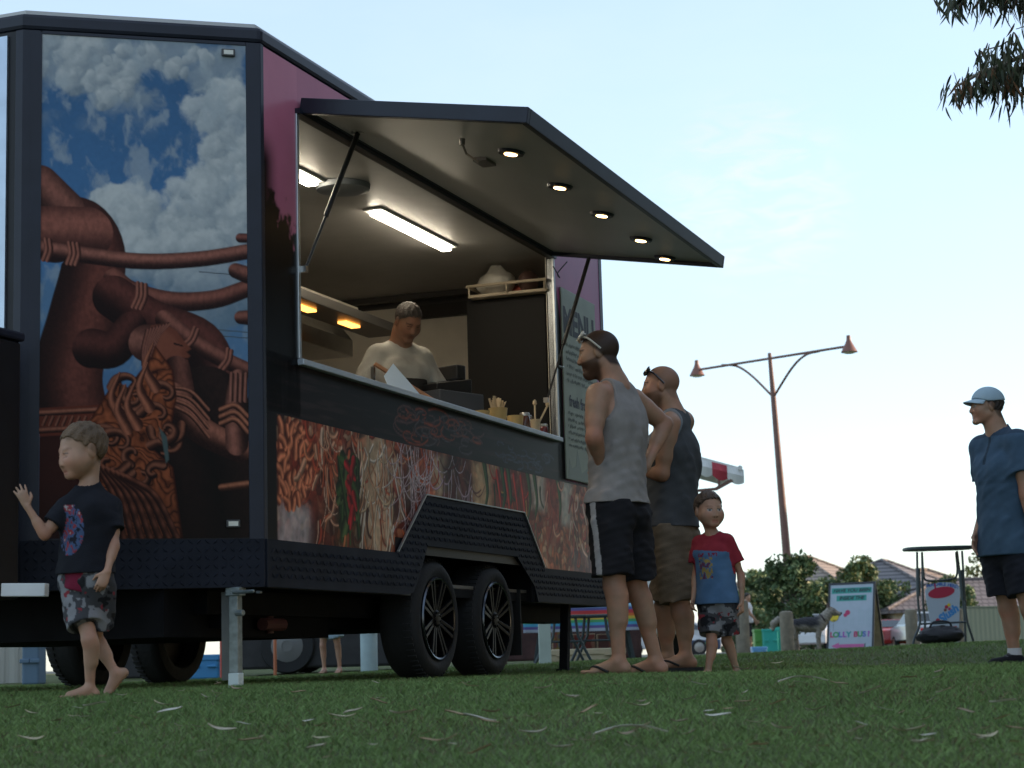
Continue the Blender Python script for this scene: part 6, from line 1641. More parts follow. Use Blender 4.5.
def build_person(label, Y, H, j, fwd, look, group=None, skin=SKINC, child=False, hs=1.0, bw=1.0, top=None, bottom=None, hair=None, beard=None, hands=None, feet=None, h=.0055, brow=(.05, .03, .02), extra=None, bare=True, absj=False, belly=0.0, lids=False):
    k = H / 1.8
    Jt = {n: (np.array(q, float) if absj else np.array(at(q[0], q[1], Y + q[2]))) for n, q in j.items()}
    fwd = nrm(fwd); rt = nrm(np.cross(fwd, Zv)); hf = nrm(look); hr = nrm(np.cross(hf, Zv)); hu = np.cross(hr, hf); M = np.array([hr, hf, hu])
    P, N, HC = Jt['pelvis'], Jt['neck'], Jt['head']
    sw = (.178 if not child else .150) * k * bw; hw = (.088 if not child else .078) * k * bw
    for s_, sg in (('L', -1), ('R', 1)):
        Jt.setdefault('sh' + s_, N + rt * sg * sw - Zv * .055 * k)
        Jt.setdefault('hip' + s_, P + rt * sg * hw - Zv * .03 * k)
    low = min(Jt['anL'][2], Jt['anR'][2])
    mid = (Jt['anL'] + Jt['anR']) / 2
    root = thing('person', label, 'person', (mid[0], mid[1], low - .075 * k), 0, group)
    Cc = P + (N - P) * .64; up = nrm(N - P); tM = np.array([rt, fwd, up])
    S = SDF()
    def torso(S, e=0.0):
        S.rc(Jt['hipL'] + Zv * .05 * k, Jt['hipR'] + Zv * .05 * k, .105 * k * bw + e, .105 * k * bw + e, .03 * k, fwd, .92)
        S.rc(P + up * .04 * k, Cc, .138 * k * bw + e, .140 * k * bw + e, .05 * k, fwd, .74)
        S.ell(Cc + up * .01 * k, tM, np.array([.168 * bw, .118, .215]) * k + e, .05 * k)
        if belly: S.ell(P + up * .16 * k + fwd * (.045 + belly * .04) * k, tM, np.array([.14 * bw, .095, .14]) * k + e, .05 * k)
        S.rc(Jt['shL'] + rt * .03 * k, Jt['shR'] - rt * .03 * k, .058 * k + e, .058 * k + e, .05 * k)
        for s_ in 'LR':
            sg = 1 if s_ == 'R' else -1
            S.rc(N + Zv * .015 * k, Jt['sh' + s_] - rt * sg * .035 * k + Zv * .012 * k, .052 * k + e, .044 * k + e, .035 * k)
            S.ell(Cc + up * .07 * k + rt * sg * .075 * k + fwd * .065 * k, tM, np.array([.085, .05, .065]) * k + e, .04 * k)
            S.ell(Cc + up * .05 * k + rt * sg * .085 * k - fwd * .06 * k, tM, np.array([.08, .05, .11]) * k + e, .04 * k)
        for s_ in 'LR':
            S.ell(P - fwd * .055 * k - Zv * .03 * k + rt * (1 if s_ == 'R' else -1) * .06 * k, tM, np.array([.085, .08, .09]) * k * bw + e, .04 * k)
    torso(S)
    hs_ = hs * k
    S.rc(N + fwd * .0, HC + hs_ * (M.T @ np.array([0, -.03, -.05])), (.073 if not child else .056) * k, (.066 if not child else .056) * k, .035 * k)
    # limbs
    ar = 1.0 if not child else .80
    for s_ in 'LR':
        sg = 1 if s_ == 'R' else -1
        sh, el, wr = Jt['sh' + s_], Jt['el' + s_], Jt['wr' + s_]
        S.rc(sh, sh + (el - sh) * .25, .060 * k * ar, .055 * k * ar, .035 * k)
        S.rc(sh + (el - sh) * .15, el, .052 * k * ar, .041 * k * ar, .025 * k)
        S.rc(sh + (el - sh) * .35, sh + (el - sh) * .65, .052 * k * ar, .048 * k * ar, .02 * k)
        fo = wr - el
        S.rc(el, wr, .041 * k * ar, .026 * k * ar, .02 * k)
        S.rc(el + fo * .12, el + fo * .42, .044 * k * ar, .038 * k * ar, .02 * k)
        hd = (hands or {}).get(s_, {})
        hdir = np.array(hd.get('d', nrm(fo)), float); pn = np.array(hd.get('pn', -rt * sg), float); thv = np.array(hd.get('th', fwd), float)
        hand(S, wr, hdir, pn, thv, k * (1.0 if not child else .93), hd.get('curl', .45), hd.get('spread', .0), hd.get('tc', .3))
        hp, kn, an = Jt['hip' + s_], Jt['kn' + s_], Jt['an' + s_]
        lr = 1.0 if not child else .86
        S.rc(hp, kn, .090 * k * lr, .056 * k * lr, .03 * k)
        kb = nrm(np.array((feet or {}).get(s_, {}).get('t', fwd), float))
        sh_ = an - kn
        S.ell(kn + kb * .012 * k, np.array([nrm(np.cross(kb, Zv)), kb, Zv]), np.array([.048, .05, .06]) * k * lr, .02 * k)
        S.rc(kn, an, .052 * k * lr, .034 * k * lr, .02 * k)
        S.rc(kn + sh_ * .14 - kb * .016 * k, kn + sh_ * .46 - kb * .014 * k, .052 * k * lr, .044 * k * lr, .03 * k)
        ft = (feet or {}).get(s_, {}); pitch = ft.get('pitch', 0.0)      # heel lift in radians
        t = kb * math.cos(pitch) - Zv * math.sin(pitch); fu = Zv * math.cos(pitch) + kb * math.sin(pitch); sd = np.cross(t, fu)
        heel = an - fu * .045 * k - t * .030 * k; ball = an - fu * .052 * k + t * .125 * k
        S.rc(an, heel, .034 * k * lr, .031 * k, .015 * k); S.rc(an - fu * .015 * k + t * .01 * k, ball, .034 * k, .026 * k, .025 * k, sd, 1.25)
        S.rc(heel, ball, .028 * k, .026 * k, .02 * k, sd, 1.2)
        for q in range(5):
            o = (q - 2) * .0165 * k * (1 if s_ == 'R' else -1); ln = (.052, .050, .045, .040, .033)[q] * k
            b_ = ball + sd * -o * 1.0 + t * .012 * k - fu * .006 * k; r_ = (.0125 if q == 0 else .0095) * k
            td = nrm(t * math.cos(pitch) + kb * (math.sin(pitch)) + 0 * Zv) if pitch else t
            S.rc(b_ - t * .02 * k, b_ + td * ln, r_, r_ * .85, .006 * k)
    L_ = head_prims(S, HC, M, hs_, child)
    if beard is not None: S.rc(L_(0, .056, -.100), L_(0, .0, -.085), .026 * hs_, .038 * hs_, .02 * hs_)
    pts = np.array(list(Jt.values())); lo = pts.min(0) - .24 * k; hi = pts.max(0) + .24 * k
    g_ = 0 if bare else 0
    def bodycol(V):
        C_ = np.array(skin) * np.ones((len(V), 3))
        mo = fbm(V[:, 0] * 14 + V[:, 1] * 9, V[:, 2] * 14 - V[:, 1] * 9, 4) - .5; C_ *= (1 + .5 * mo)[:, None]; C_[:, 1:] *= (1 - .35 * mo)[:, None]
        for n_ in ('elL', 'elR', 'knL', 'knR'): C_ *= 1 - np.array([.10, .24, .26]) * np.exp(-(np.linalg.norm(V - Jt[n_], axis=1) / (.07 * k)) ** 2)[:, None]
        q = (V - HC) @ M.T / hs_; x, y, z = q.T; ax_ = np.abs(x)
        near = (np.linalg.norm(q, axis=1) < .16)
        def put(m_, c, a=1.0):
            m_ = (m_ * a)[:, None]; C_[:] = C_ * (1 - m_) + np.array(c) * m_
        blush = sstep(.035, .0, np.hypot(ax_ - .042, z + .03)) * (y > .03) * near; put(blush, np.array(skin) * [1.08, .82, .8], .5)
        lips = (sstep(.022, .018, ax_) * sstep(.0125, .009, np.abs(z + .065)) * (y > .076) * near); put(lips, np.array(skin) * [.85, .55, .55], .8)
        if beard is not None:
            bz = sstep(-.030, -.045, z - .25 * np.maximum(0, .06 - y) - .0 * ax_) * sstep(-.020, .005, y) * near * (1 - lips) * sstep(-.175, -.12, z); put(bz, beard[0], beard[1])
            ms = sstep(.012, .008, np.abs(z + .050)) * (ax_ < .03) * (y > .07) * near; put(ms, beard[0], beard[1])
        de = np.hypot(ax_ - .031, z - .003); eye = sstep(.0165, .0145, np.hypot((ax_ - .031), (z - .003) * 1.9)) * (y > .070) * near
        
        if lids: eye = eye * 0; put(sstep(.003, .0015, np.abs(z + .006)) * (ax_ > .017) * (ax_ < .046) * (y > .066) * near, np.array(skin) * .35, .5)
        de = de + 9 * lids
        put(eye, (.36, .33, .31)); put(sstep(.0068, .0056, de) * (y > .07) * near, (.05, .04, .03)); put(sstep(.0030, .0022, de) * (y > .07) * near, (.005, .005, .005))
        lash = sstep(.0030, .0016, np.abs(z - .0095)) * (ax_ > .017) * (ax_ < .047) * (y > .068) * near; put(lash, (.03, .02, .015), .8)
        bw_ = sstep(.0055, .003, np.abs(z - .026 + .004 * ((ax_ - .034) / .02) ** 2)) * (ax_ > .014) * (ax_ < .053) * (y > .055) * near; put(bw_, brow, .75 if not child else .16)
        nost = sstep(.0045, .003, np.hypot(ax_ - .008, z + .040)) * (y > .088) * near; put(nost, np.array(skin) * .25, .8)
        if hair and not hair.get('shave'):
            hl2 = hair_line(q); put(sstep(-.016, .006, hl2 + .006 * np.sin(x * 130)) * near * (ax_ < .0885), hair['col'], .7)
        if hair and hair.get('shave'):
            hl2 = hair_line(q); put(sstep(-.01, .012, hl2) * near * (np.abs(x) < .0885), hair['col'], hair['shave'])
        return C_
    def hair_line(q):
        x, y, z = q.T
        hz_ = np.interp(y, [-.12, -.06, -.02, .02, .05, .075, .1], [-.085, -.070, -.01, .030, .060, .078, .085])
        return z - hz_
    body = mk('body', S, lo, hi, h, SKIN, root, bodycol)
    ctx = dict(J=Jt, k=k, fwd=fwd, rt=rt, up=up, P=P, N=N, C=Cc, root=root, torso=torso, M=M, HC=HC, hs=hs_, L=L_, lo=lo, hi=hi, h=h)
    if hair and not hair.get('none'):
        T = SDF(); th = hair.get('t', .008) * hs_
        T.ell(L_(0, -.016, .030), M, np.array([.076, .097, .089]) * hs_ + th, .01)
        T.ell(L_(0, .022, -.022), M, np.array([.064, .060, .080]) * hs_ + th * .5, .022 * hs_)
        def hp(p, d):
            q = (p - HC) @ M.T / hs_
            n_ = .0022 * np.sin(q @ np.array([140., 60, 90])) + .002 * np.sin(q @ np.array([-90., 170, 120])) + hair.get('tuft', 0) * np.sin(q @ np.array([70., -50, 60]))
            d = d + n_ * hs_
            ear = .028 - np.hypot((q[:, 1] + .008) , (q[:, 2] + .004)); ear = np.where(np.abs(q[:, 0]) > .06, ear, -1)
            d = np.maximum(d, -(hair_line(q) + .005 * np.sin(q[:, 0] * 160 + 3 * np.sin(q[:, 0] * 57)) + .004 * np.sin(q[:, 1] * 190)) * hs_)
            return np.maximum(d, ear * hs_)
        T.post = hp
        mk('hair', T, HC - .16 * hs_ / 1.0, HC + .16 * hs_ / 1.0, min(h, .004) if h < .01 else h, HAIRM, root, flat_col(hair['col'], .15))
    if top: top(ctx)
    if bottom: bottom(ctx)
    if extra: extra(ctx)
    return root
def tank(col, hem, trim=None, fa=.0045, e=.012, flare=.02):
    def fn(c):
        k, P, N, C, rt, f, up, J_ = c['k'], c['P'], c['N'], c['C'], c['rt'], c['fwd'], c['up'], c['J']
        S = SDF(); c['torso'](S, e * k)
        S.rc(C, P - Zv * .10 * k, (.150 * k + e), .150 * k + e + flare * k, .05 * k, f, .80)
        hz_ = at(0, 0, 1)[2] if False else hem
        zA = (J_['shL'][2] + J_['shR'][2]) / 2
        def post(p, d):
            d = d + folds(p, fa * k) * sstep(zA + .02, zA - .2, p[:, 2])
            lat = np.abs((p - N) @ rt); w = np.interp((p[:, 2] - zA) / k, [-.20, -.13, -.06, .0, .08], [.40, .180, .140, .118, .098]) * k
            d = np.maximum(d, lat - w)
            q = p - (N + f * .055 * k + Zv * .01 * k); qs = np.stack([q @ rt / 1.0, q @ f / 1.35, q @ up / (1.45 if True else 1)], 1)
            d = np.maximum(d, .074 * k - np.linalg.norm(qs, axis=1))
            q = p - (N + Zv * .06 * k); d = np.maximum(d, .085 * k - np.linalg.norm(q, axis=1))
            return np.maximum(d, hem - p[:, 2])
        S.post = post
        base = flat_col(col, .03)
        def colf(V):
            cc = base(V)
            if trim is not None:
                lat = np.abs((V - N) @ rt); w = np.interp((V[:, 2] - zA) / k, [-.20, -.13, -.06, .0, .08], [.40, .180, .140, .118, .098]) * k
                m_ = ((w - lat) < .012 * k) & (V[:, 2] > zA - .17 * k)
                cc[m_] = trim
            return cc
        mk('singlet', S, c['lo'], c['hi'], c['h'], FAB, c['root'], colf)
    return fn
def tshirt(colf, hem, sleeve=.55, e=.014, fa=.005, flare=.02, name='shirt', collar=False, neck_r=.078, sl_r=(.070, .078)):
    def fn(c):
        k, P, N, C, rt, f, up, J_ = c['k'], c['P'], c['N'], c['C'], c['rt'], c['fwd'], c['up'], c['J']
        S = SDF(); c['torso'](S, e * k)
        S.rc(C, P - Zv * .12 * k, .150 * k + e, .152 * k + e + flare * k, .05 * k, f, .84)
        for s_ in 'LR':
            a, b = J_['sh' + s_], J_['el' + s_]; rcc(S, a + (a - b) * .02, a + (b - a) * sleeve, sl_r[0] * k, sl_r[1] * k, .03 * k)
        if collar:
            S.rc(N + Zv * .02 * k - f * .01 * k, N + Zv * .045 * k + f * .0 * k, .078 * k, .072 * k, .012 * k)
        def post(p, d):
            d = d + folds(p, fa * k) * sstep(N[2] + .02, N[2] - .15 * k, p[:, 2])
            q = p - (N + Zv * (.06 if not collar else .075) * k + f * .02 * k); qs = q.copy()
            d = np.maximum(d, neck_r * k - np.linalg.norm(qs, axis=1) )
            return np.maximum(d, hem - p[:, 2])
        S.post = post
        mk(name, S, c['lo'], c['hi'], c['h'], FAB, c['root'], lambda V: colf(c, V))
    return fn
def shorts(colf, waist, frac, r0=.112, r1=.098, fa=.005, name='shorts'):
    def fn(c):
        k, P, rt, f, J_ = c['k'], c['P'], c['rt'], c['fwd'], c['J']
        S = SDF()
        S.rc(J_['hipL'] + Zv * .05 * k, J_['hipR'] + Zv * .05 * k, .118 * k, .118 * k, .03 * k, f, .95)
        S.rc(P + Zv * .02 * k, P + Zv * .10 * k, .148 * k, .145 * k, .03 * k, f, .80)
        for s_ in 'LR':
            sg = 1 if s_ == 'R' else -1
            a, b = J_['hip' + s_], J_['kn' + s_]
            rcc(S, a - rt * 0 - f * .01 * k, a + (b - a) * frac + rt * sg * .006 * k, r0 * k, r1 * k, .022 * k)
            S.ell(P - f * .055 * k - Zv * .03 * k + rt * sg * .06 * k, np.array([rt, f, Zv]), np.array([.098, .092, .10]) * k, .04 * k)
        def post(p, d):
            d = d + folds(p, fa * k, (26, 30, 14))
            return np.maximum(d, p[:, 2] - waist)
        S.post = post
        mk(name, S, c['lo'], c['hi'], c['h'], FAB, c['root'], lambda V: colf(c, V))
    return fn
def armd(c, V):
    J_ = c['J']; out = np.full(len(V), 9.0)
    for s_ in 'LR':
        a, b = J_['sh' + s_], J_['el' + s_]; t = np.clip((V - a) @ (b - a) / ((b - a) @ (b - a)), .12, 1); out = np.minimum(out, np.linalg.norm(V - a - t[:, None] * (b - a), axis=1))
    return out
def plain(col, amp=.04): 
    g = flat_col(col, amp); return lambda c, V: g(V)
def pattern(cols, sc, seed=0):
    def fn(c, V):
        q = V - c['P']; a = np.stack([q @ c['rt'] + q @ c['fwd'] * .6, q[:, 2]], 1) * sc + seed
        n1 = fbm(a[:, 0], a[:, 1], 3); n2 = fbm(a[:, 0] * 1.4 + 31, a[:, 1] * 1.4 + 7, 3); C_ = np.ones((len(V), 3)) * np.array(cols[0])
        C_[n1 > .54] = cols[1]; C_[n2 > .74] = cols[2]; C_[(n1 < .36)] = cols[3]
        return C_
    return fn
def thongs(S_=None, col=(.012, .012, .014)):
    def fn(c):
        k, J_ = c['k'], c['J']
        for s_ in 'LR':
            an = J_['an' + s_]; t = c['feet'][s_]; sd = np.cross(t, Zv); z0 = an[2] - .083 * k
            P_ = []
            for q in range(24):
                a = 2 * math.pi * q / 24; u_ = math.cos(a); P_.append(an + t * (.045 + .145 * u_) * k + sd * (.045 + .006 * u_) * k * math.sin(a))
            mb = MB(); V = [(*(p[:2]), z0 - .012) for p in P_] + [(*(p[:2]), z0 + .012) for p in P_]; n = 24
            mb.add([np.array(v) - c['root'].location[:] for v in V], [tuple(range(n))[::-1], tuple(range(n, 2 * n))] + [(i, (i + 1) % n, n + (i + 1) % n, n + i) for i in range(n)])
            for sg in (-1, 1):
                mb.tube([np.array(q) - c['root'].location[:] for q in smooth_path([an + t * .155 * k + Zv * (-.045 * k), an + t * .12 * k + sd * sg * .030 * k - Zv * .030 * k, an + t * .05 * k + sd * sg * .046 * k - Zv * .060 * k])], .007, 6)
            mb.build('thong', mat('rubber_thong', col + (1,), .7), c['root'], smooth=False)
    return fn
def shades(lens_c, frame_c, z=.085, tilt=.5, y=.088, th=.0042):
    def fn(c):
        L_ = c['L']; M = c['M']; r = c['root'].location[:]; mb = MB(); ml = MB()
        for sg in (-1, 1):
            ctr = np.array([sg * .034, y, z]); nn_ = nrm([sg * .25, 1, tilt]); a = nrm(np.cross([0, 0, 1], nn_)); b = np.cross(nn_, a)
            ring = [L_(*(ctr + a * .031 * math.cos(q * .3927) + b * .024 * math.sin(q * .3927))) - r for q in range(17)]
            mb.tube(ring, th, 6)
            ml.add([L_(*(ctr + a * .029 * math.cos(q * .3927) + b * .022 * math.sin(q * .3927))) - r for q in range(16)], [tuple(range(16))])
            mb.tube(smooth_path([L_(*(ctr + a * sg * -.030 * (1 if a[0] * sg < 0 else -1))) - r, L_(sg * .079, y - .035, z - .022) - r, L_(sg * .086, .0, z - .058) - r, L_(sg * .082, -.026, z - .088) - r]), .0052, 6)
        mb.tube([L_(-.008, y + .006, z + .004) - r, L_(.008, y + .006, z + .004) - r], .004, 6)
        o = mb.build('sunglasses', frame_c, c['root'], smooth=True)
        ml.build('lens', lens_c, o)
    return fn
def multi(*fs):
    def fn(c):
        for f in fs: f(c)
    return fn
DLENS = mat('dark_lens', (.006, .006, .008, 1), .08, spec=.9)

# man in the grey singlet, hands on his hips, facing the hatch
Y = 10.03
f1 = nrm([-.80, .60, 0])
F1 = {'L': {'t': nrm([-.95, .25, 0])}, 'R': {'t': nrm([-.92, .35, 0])}}
hem1 = at(617, 504, Y)[2]
def wrap_feet(F, fn):
    def g(c):
        c['feet'] = {s: nrm(F[s]['t']) for s in 'LR'}; fn(c)
    return g
def stripe(c, V):
    C_ = flat_col((.014, .014, .017), .05)(V); q = V - c['J']['hipL']; ax = nrm(c['J']['knL'] - c['J']['hipL']); t_ = q @ ax; pp = q - np.outer(t_, ax)
    lat = pp @ -c['rt']; fr = pp @ c['fwd']
    C_[(lat > .03) & (np.abs(fr - .012) < .020)] = (.34, .34, .35); return C_
build_person('man in a light grey singlet and black shorts with his hands on his hips', Y, 1.80,
    dict(head=(598, 354, 0), neck=(616, 388, .0), pelvis=(617, 510, 0), elL=(594, 437, -.24), wrL=(601, 466, -.10), elR=(665, 424, .24), wrR=(646, 466, .12),
         knL=(615, 586, -.10), anL=(619, 660, -.10), knR=(637, 589, .10), anR=(656, 660, .12)),
    f1, [-.96, .16, -.12], top=tank((.27, .25, .24), hem1, fa=.006), bottom=shorts(stripe, hem1 + .015, .86, .118, .112), hair=dict(col=(.022, .013, .009), shave=.95, none=True), beard=((.045, .024, .016), .9), hs=1.06,
    hands={'L': dict(d=nrm(f1 * .8 + np.array([.1, .3, -.5])), pn=-np.array([-.6, -.8, 0]) , th=-f1 + np.array([0, 0, .6]), curl=.35), 'R': dict(d=nrm(f1 * .7 + np.array([-.2, -.3, -.6])), pn=np.array([-.6, -.8, 0]), th=Zv, curl=.35)},
    feet=F1, h=.0055, extra=wrap_feet(F1, multi(thongs(), shades(DLENS, mat('white_frame', (.62, .60, .52, 1), .35), .100, .9, .070, .0068))))
# bald man in the dark singlet
Y = 10.73
f2 = nrm([-.86, .50, 0]); F2 = {'L': {'t': nrm([-.93, -.1, 0])}, 'R': {'t': nrm([-.95, .2, 0])}}
hem2 = at(672, 528, Y)[2]
build_person('bald man in a dark slate singlet and khaki cargo shorts with folded arms', Y, 1.74,
    dict(head=(660, 387, 0), neck=(673, 417, 0), pelvis=(672, 535, 0), shL=(668, 424, -.16), shR=(684, 422, .16), elL=(662, 474, -.16), wrL=(640, 470, .04), elR=(664, 474, .20), wrR=(648, 462, .0),
         knL=(682, 612, -.09), anL=(686, 655, -.09), knR=(663, 612, .10), anR=(668, 656, .12)),
    f2, [-.97, .10, -.02], top=tank((.058, .063, .070), hem2, trim=(.20, .22, .24), fa=.005), bottom=shorts(plain((.135, .105, .075), .06), hem2 + .015, .86, .115, .114), hair=dict(col=(.16, .095, .065), shave=.55, none=True), beard=((.09, .05, .035), .6), hs=1.04,
    hands={'L': dict(d=[-.6, .6, .1], pn=[.5, .7, -.2], th=Zv, curl=.5), 'R': dict(d=[-.3, -.8, .1], pn=[.5, .5, 0], th=Zv, curl=.5)},
    feet=F2, h=.006, extra=wrap_feet(F2, multi(thongs(), shades(DLENS, DLENS, .096, .9, .070))), belly=.6, bw=1.02)
# little boy in the red and blue shirt
Y = 10.35
f3 = nrm([-.50, -.86, 0]); hem3 = at(715, 604, Y)[2]
def redblue(c, V):
    N, k = c['N'], c['k']; q = V - N; fr = q @ c['fwd']; z = q[:, 2] / k; lat = q @ c['rt'] / k
    C_ = flat_col((.075, .15, .27), .05)(V)
    slv = np.minimum(np.linalg.norm(V - c['J']['elL'], axis=1), np.linalg.norm(V - c['J']['elR'], axis=1)) < .15 * k
    C_[(z > -.135 + .1 * lat) | (armd(c, V) < .098 * k) & (z > -.36)] = (.24, .022, .035)
    m_ = (fr > 0) & (np.abs(lat - .02) < .075) & (z < -.20) & (z > -.40); n_ = fbm(lat * 26 + 5, z * 26 + 5, 3)
    C_[m_ & (n_ > .5)] = (.30, .22, .07); C_[m_ & (n_ < .40)] = (.12, .04, .08)
    m2 = (fr > 0) & (np.abs(z + .175) < .018) & (np.abs(lat) < .10) & (fbm(lat * 50, z * 20, 2) > .45); C_[m2] = (.20, .02, .05)
    return C_
PATS = [(.05, .05, .055), (.20, .20, .21), (.22, .03, .04), (.012, .012, .014)]
F3 = {'L': {'t': nrm([-.75, -.6, 0]), 'pitch': .10}, 'R': {'t': nrm([-.95, -.3, 0])}}
build_person('little boy in a red and blue shirt and patterned shorts walking barefoot past the men', Y, 1.03,
    dict(head=(709, 511, 0), neck=(713, 537, .0), pelvis=(717, 602, 0), elL=(741, 575, -.02), wrL=(742, 602, -.05), elR=(696, 574, .06), wrR=(693, 600, -.02),
         knL=(727, 641, .03), anL=(737, 671, .06), knR=(712, 642, -.04), anR=(708, 672, -.06)),
    f3, [.30, -.95, -.04], child=True, hs=1.58, skin=SKINC * 1.02, top=tshirt(redblue, hem3, .62, e=.016, flare=.03), bottom=shorts(pattern(PATS, 22, 3), hem3 + .05, .80, .118, .112),
    hair=dict(col=(.055, .033, .022), t=.007), feet=F3, h=.004)
# little boy in the black shirt touching the trailer
Y = 7.2
f4 = nrm([-.50, -.87, 0]); hem4 = at(82, 574, Y)[2]
def blackprint(c, V):
    N, k = c['N'], c['k']; q = V - N; fr = q @ c['fwd']; z = q[:, 2] / k; lat = q @ c['rt'] / k
    C_ = flat_col((.010, .011, .016), .05)(V)
    el_ = ((lat - .01) / .105) ** 2 + ((z + .275) / .165) ** 2
    n_ = fbm(lat * 34 + 3, z * 24 + 3, 4); m_ = (fr > 0) & (el_ < 1) & (armd(c, V) > .09 * k)
    C_[m_] = (.055, .085, .17); C_[m_ & (n_ > .52)] = (.22, .035, .045); C_[m_ & (n_ < .37)] = (.012, .012, .02); C_[m_ & (n_ > .66)] = (.30, .28, .28)
    return C_
F4 = {'R': {'t': nrm([-.96, -.25, 0])}, 'L': {'t': nrm([-.90, -.35, 0]), 'pitch': .85}}
def redhem(c):
    k, P, f, J_ = c['k'], c['P'], c['fwd'], c['J']; S = SDF()
    S.rc(P - Zv * .02 * k, P + Zv * .08 * k, .158 * k, .155 * k, .03 * k, f, .86)
    def post(p, d): return np.maximum(np.maximum(d + folds(p, .006 * k), p[:, 2] - hem4 - .03), (hem4 - .062 + .25 * ((p - P) @ c['rt']) ) - p[:, 2])
    S.post = post; mk('red_undershirt', S, c['lo'], c['hi'], c['h'], FAB, c['root'], flat_col((.16, .012, .035), .08))
build_person('little barefoot boy in a black printed shirt reaching towards the trailer', Y, 1.05,
    dict(head=(82, 452, 0), neck=(89, 489, .01), pelvis=(86, 582, 0), shR=(65, 509, -.02), shL=(112, 508, .03), elR=(45, 535, -.06), wrR=(27, 506, -.08), elL=(114, 545, -.03), wrL=(107, 572, -.09),
         knR=(90, 640, -.05), anR=(90, 687, -.02), knL=(95, 640, .06), anL=(115, 672, .06)),
    f4, [-.80, -.56, -.26], child=True, hs=1.60, skin=SKINC * 1.04, top=tshirt(blackprint, hem4, .60, e=.016, flare=.03), bottom=multi(redhem, shorts(pattern(PATS, 24, 9), hem4 + .05, .74, .118, .118)),
    lids=True, hair=dict(col=(.115, .068, .034), t=.005), hands={'R': dict(d=[-.35, -.05, .9], pn=[-.5, .8, -.1], th=[.8, .3, .3], curl=.16, spread=.45, tc=.1), 'L': dict(d=[-.35, -.2, -.9], pn=[-.3, .5, -.3], th=[-.9, -.2, .2], curl=.45)}, feet=F4, h=.0042)
# man in the pale cap at the right edge
Y = 11.8
f5 = nrm([-.90, -.44, 0]); hem5 = at(1002, 556, Y)[2]
def cap(c):
    L_, M, r, hs_ = c['L'], c['M'], np.array(c['root'].location[:]), c['hs']
    S = SDF(); S.ell(L_(0, -.016, .034), M, np.array([.088, .109, .098]) * hs_, .01)
    def post(p, d):
        q = (p - c['HC']) @ M.T / hs_
        d = np.maximum(d, (.030 - .16 * (q[:, 1] + .0) * (q[:, 1] < 0) * .55 + .022 * sstep(0, .1, q[:, 1]) - q[:, 2]) * hs_)
        hole = .030 - np.hypot(q[:, 0], (q[:, 2] - .052)); hole = np.where((q[:, 1] < -.08) & (q[:, 2] > .042), hole, -1); return np.maximum(d, hole * hs_ * .0 + np.where(hole > 0, hole * hs_ * 1.0, -1))
    S.post = post
    capM = mat('cap_cloth', (.34, .46, .54, 1), .8, attr=True, var=.05, bump=.2, bscale=200)
    V, F = S.mesh(c['HC'] - .17, c['HC'] + .17, .0045)
    o = link('cap', npmesh('cap', V - r, F, True, flat_col((.33, .45, .53), .02)(V)), capM, c['root'])
    Vb = []; Fb = []; nu, nv = 14, 7
    for i in range(nu + 1):
        a = -1 + 2 * i / nu
        for jv in range(nv + 1):
            t_ = jv / nv; ang = a * 1.15; rx = .082 * math.sin(ang); y0 = .088 * math.cos(ang) - .012
            ext = .072 * max(0, math.cos(a * 1.45)) ** .6 * t_
            Vb.append(L_(rx * (1 + .08 * t_), y0 + ext, .052 - .022 * t_ - 2.2 * rx * rx * (1 + .6 * t_)) - r)
    for i in range(nu):
        for jv in range(nv): Fb.append((i * (nv + 1) + jv, (i + 1) * (nv + 1) + jv, (i + 1) * (nv + 1) + jv + 1, i * (nv + 1) + jv + 1))
    b = link('brim', npmesh('brim', Vb, Fb, True, np.ones((len(Vb), 3)) * (.36, .48, .56)), capM, o); sm = b.modifiers.new('thickness', 'SOLIDIFY'); sm.thickness = .004
def sneakers(c):
    k, J_, r = c['k'], c['J'], np.array(c['root'].location[:])
    for s_ in 'LR':
        an = J_['an' + s_]; t = c['feet'][s_]; sd = np.cross(t, Zv); S = SDF(); g0_ = an[2] - .08 * k
        S.rc(an - Zv * .02 * k, an - Zv * .045 * k - t * .03 * k, .048 * k, .048 * k, .02); S.rc(an - Zv * .03 * k, an - Zv * .045 * k + t * .15 * k, .05 * k, .040 * k, .03, sd, 1.15); S.rc(an - Zv * .055 * k - t * .04 * k, an - Zv * .055 * k + t * .15 * k, .042 * k, .042 * k, .02, sd, 1.1)
        def post(p, d, g0_=g0_, an=an): return np.maximum(np.maximum(d, g0_ - p[:, 2]), p[:, 2] - an[2] - .02 * k)
        S.post = post; V, F = S.mesh(an - .3, an + .3, .006)
        col = np.ones((len(V), 3)) * (.012, .012, .015); col[V[:, 2] < g0_ + .018] = (.10, .11, .13)
        o = link('shoe', npmesh('shoe', V - r, F, True, col), FAB, c['root'])
        mb = MB(); mb.tube([an - Zv * .01 - r, an + Zv * .055 - r], [.046 * k, .044 * k], 14); mb.build('sock', mat('white_sock', (.6, .6, .62, 1), .9), c['root'], smooth=True)
        mb = MB()
        for q in range(4):
            p0 = an + t * (.045 + .025 * q) * k + Zv * (.012 - .012 * q) * k; mb.tube([p0 - sd * .028 - r, p0 + Zv * .012 - r, p0 + sd * .028 - r], .004, 6)
        mb.build('laces', mat('grey_lace', (.10, .10, .11, 1), .8), o)
def polo(c, V):
    N, k = c['N'], c['k']; q = V - N; fr = q @ c['fwd']; z = q[:, 2] / k; lat = q @ c['rt'] / k
    C_ = flat_col((.052, .095, .150), .03)(V); C_[(fr > 0) & (np.abs(lat) < .012) & (z > -.18)] = (.025, .045, .07)
    C_[(np.abs(z + .30) < .012)] *= .85; C_[(z > .0)] = (.036, .062, .10)
    return C_
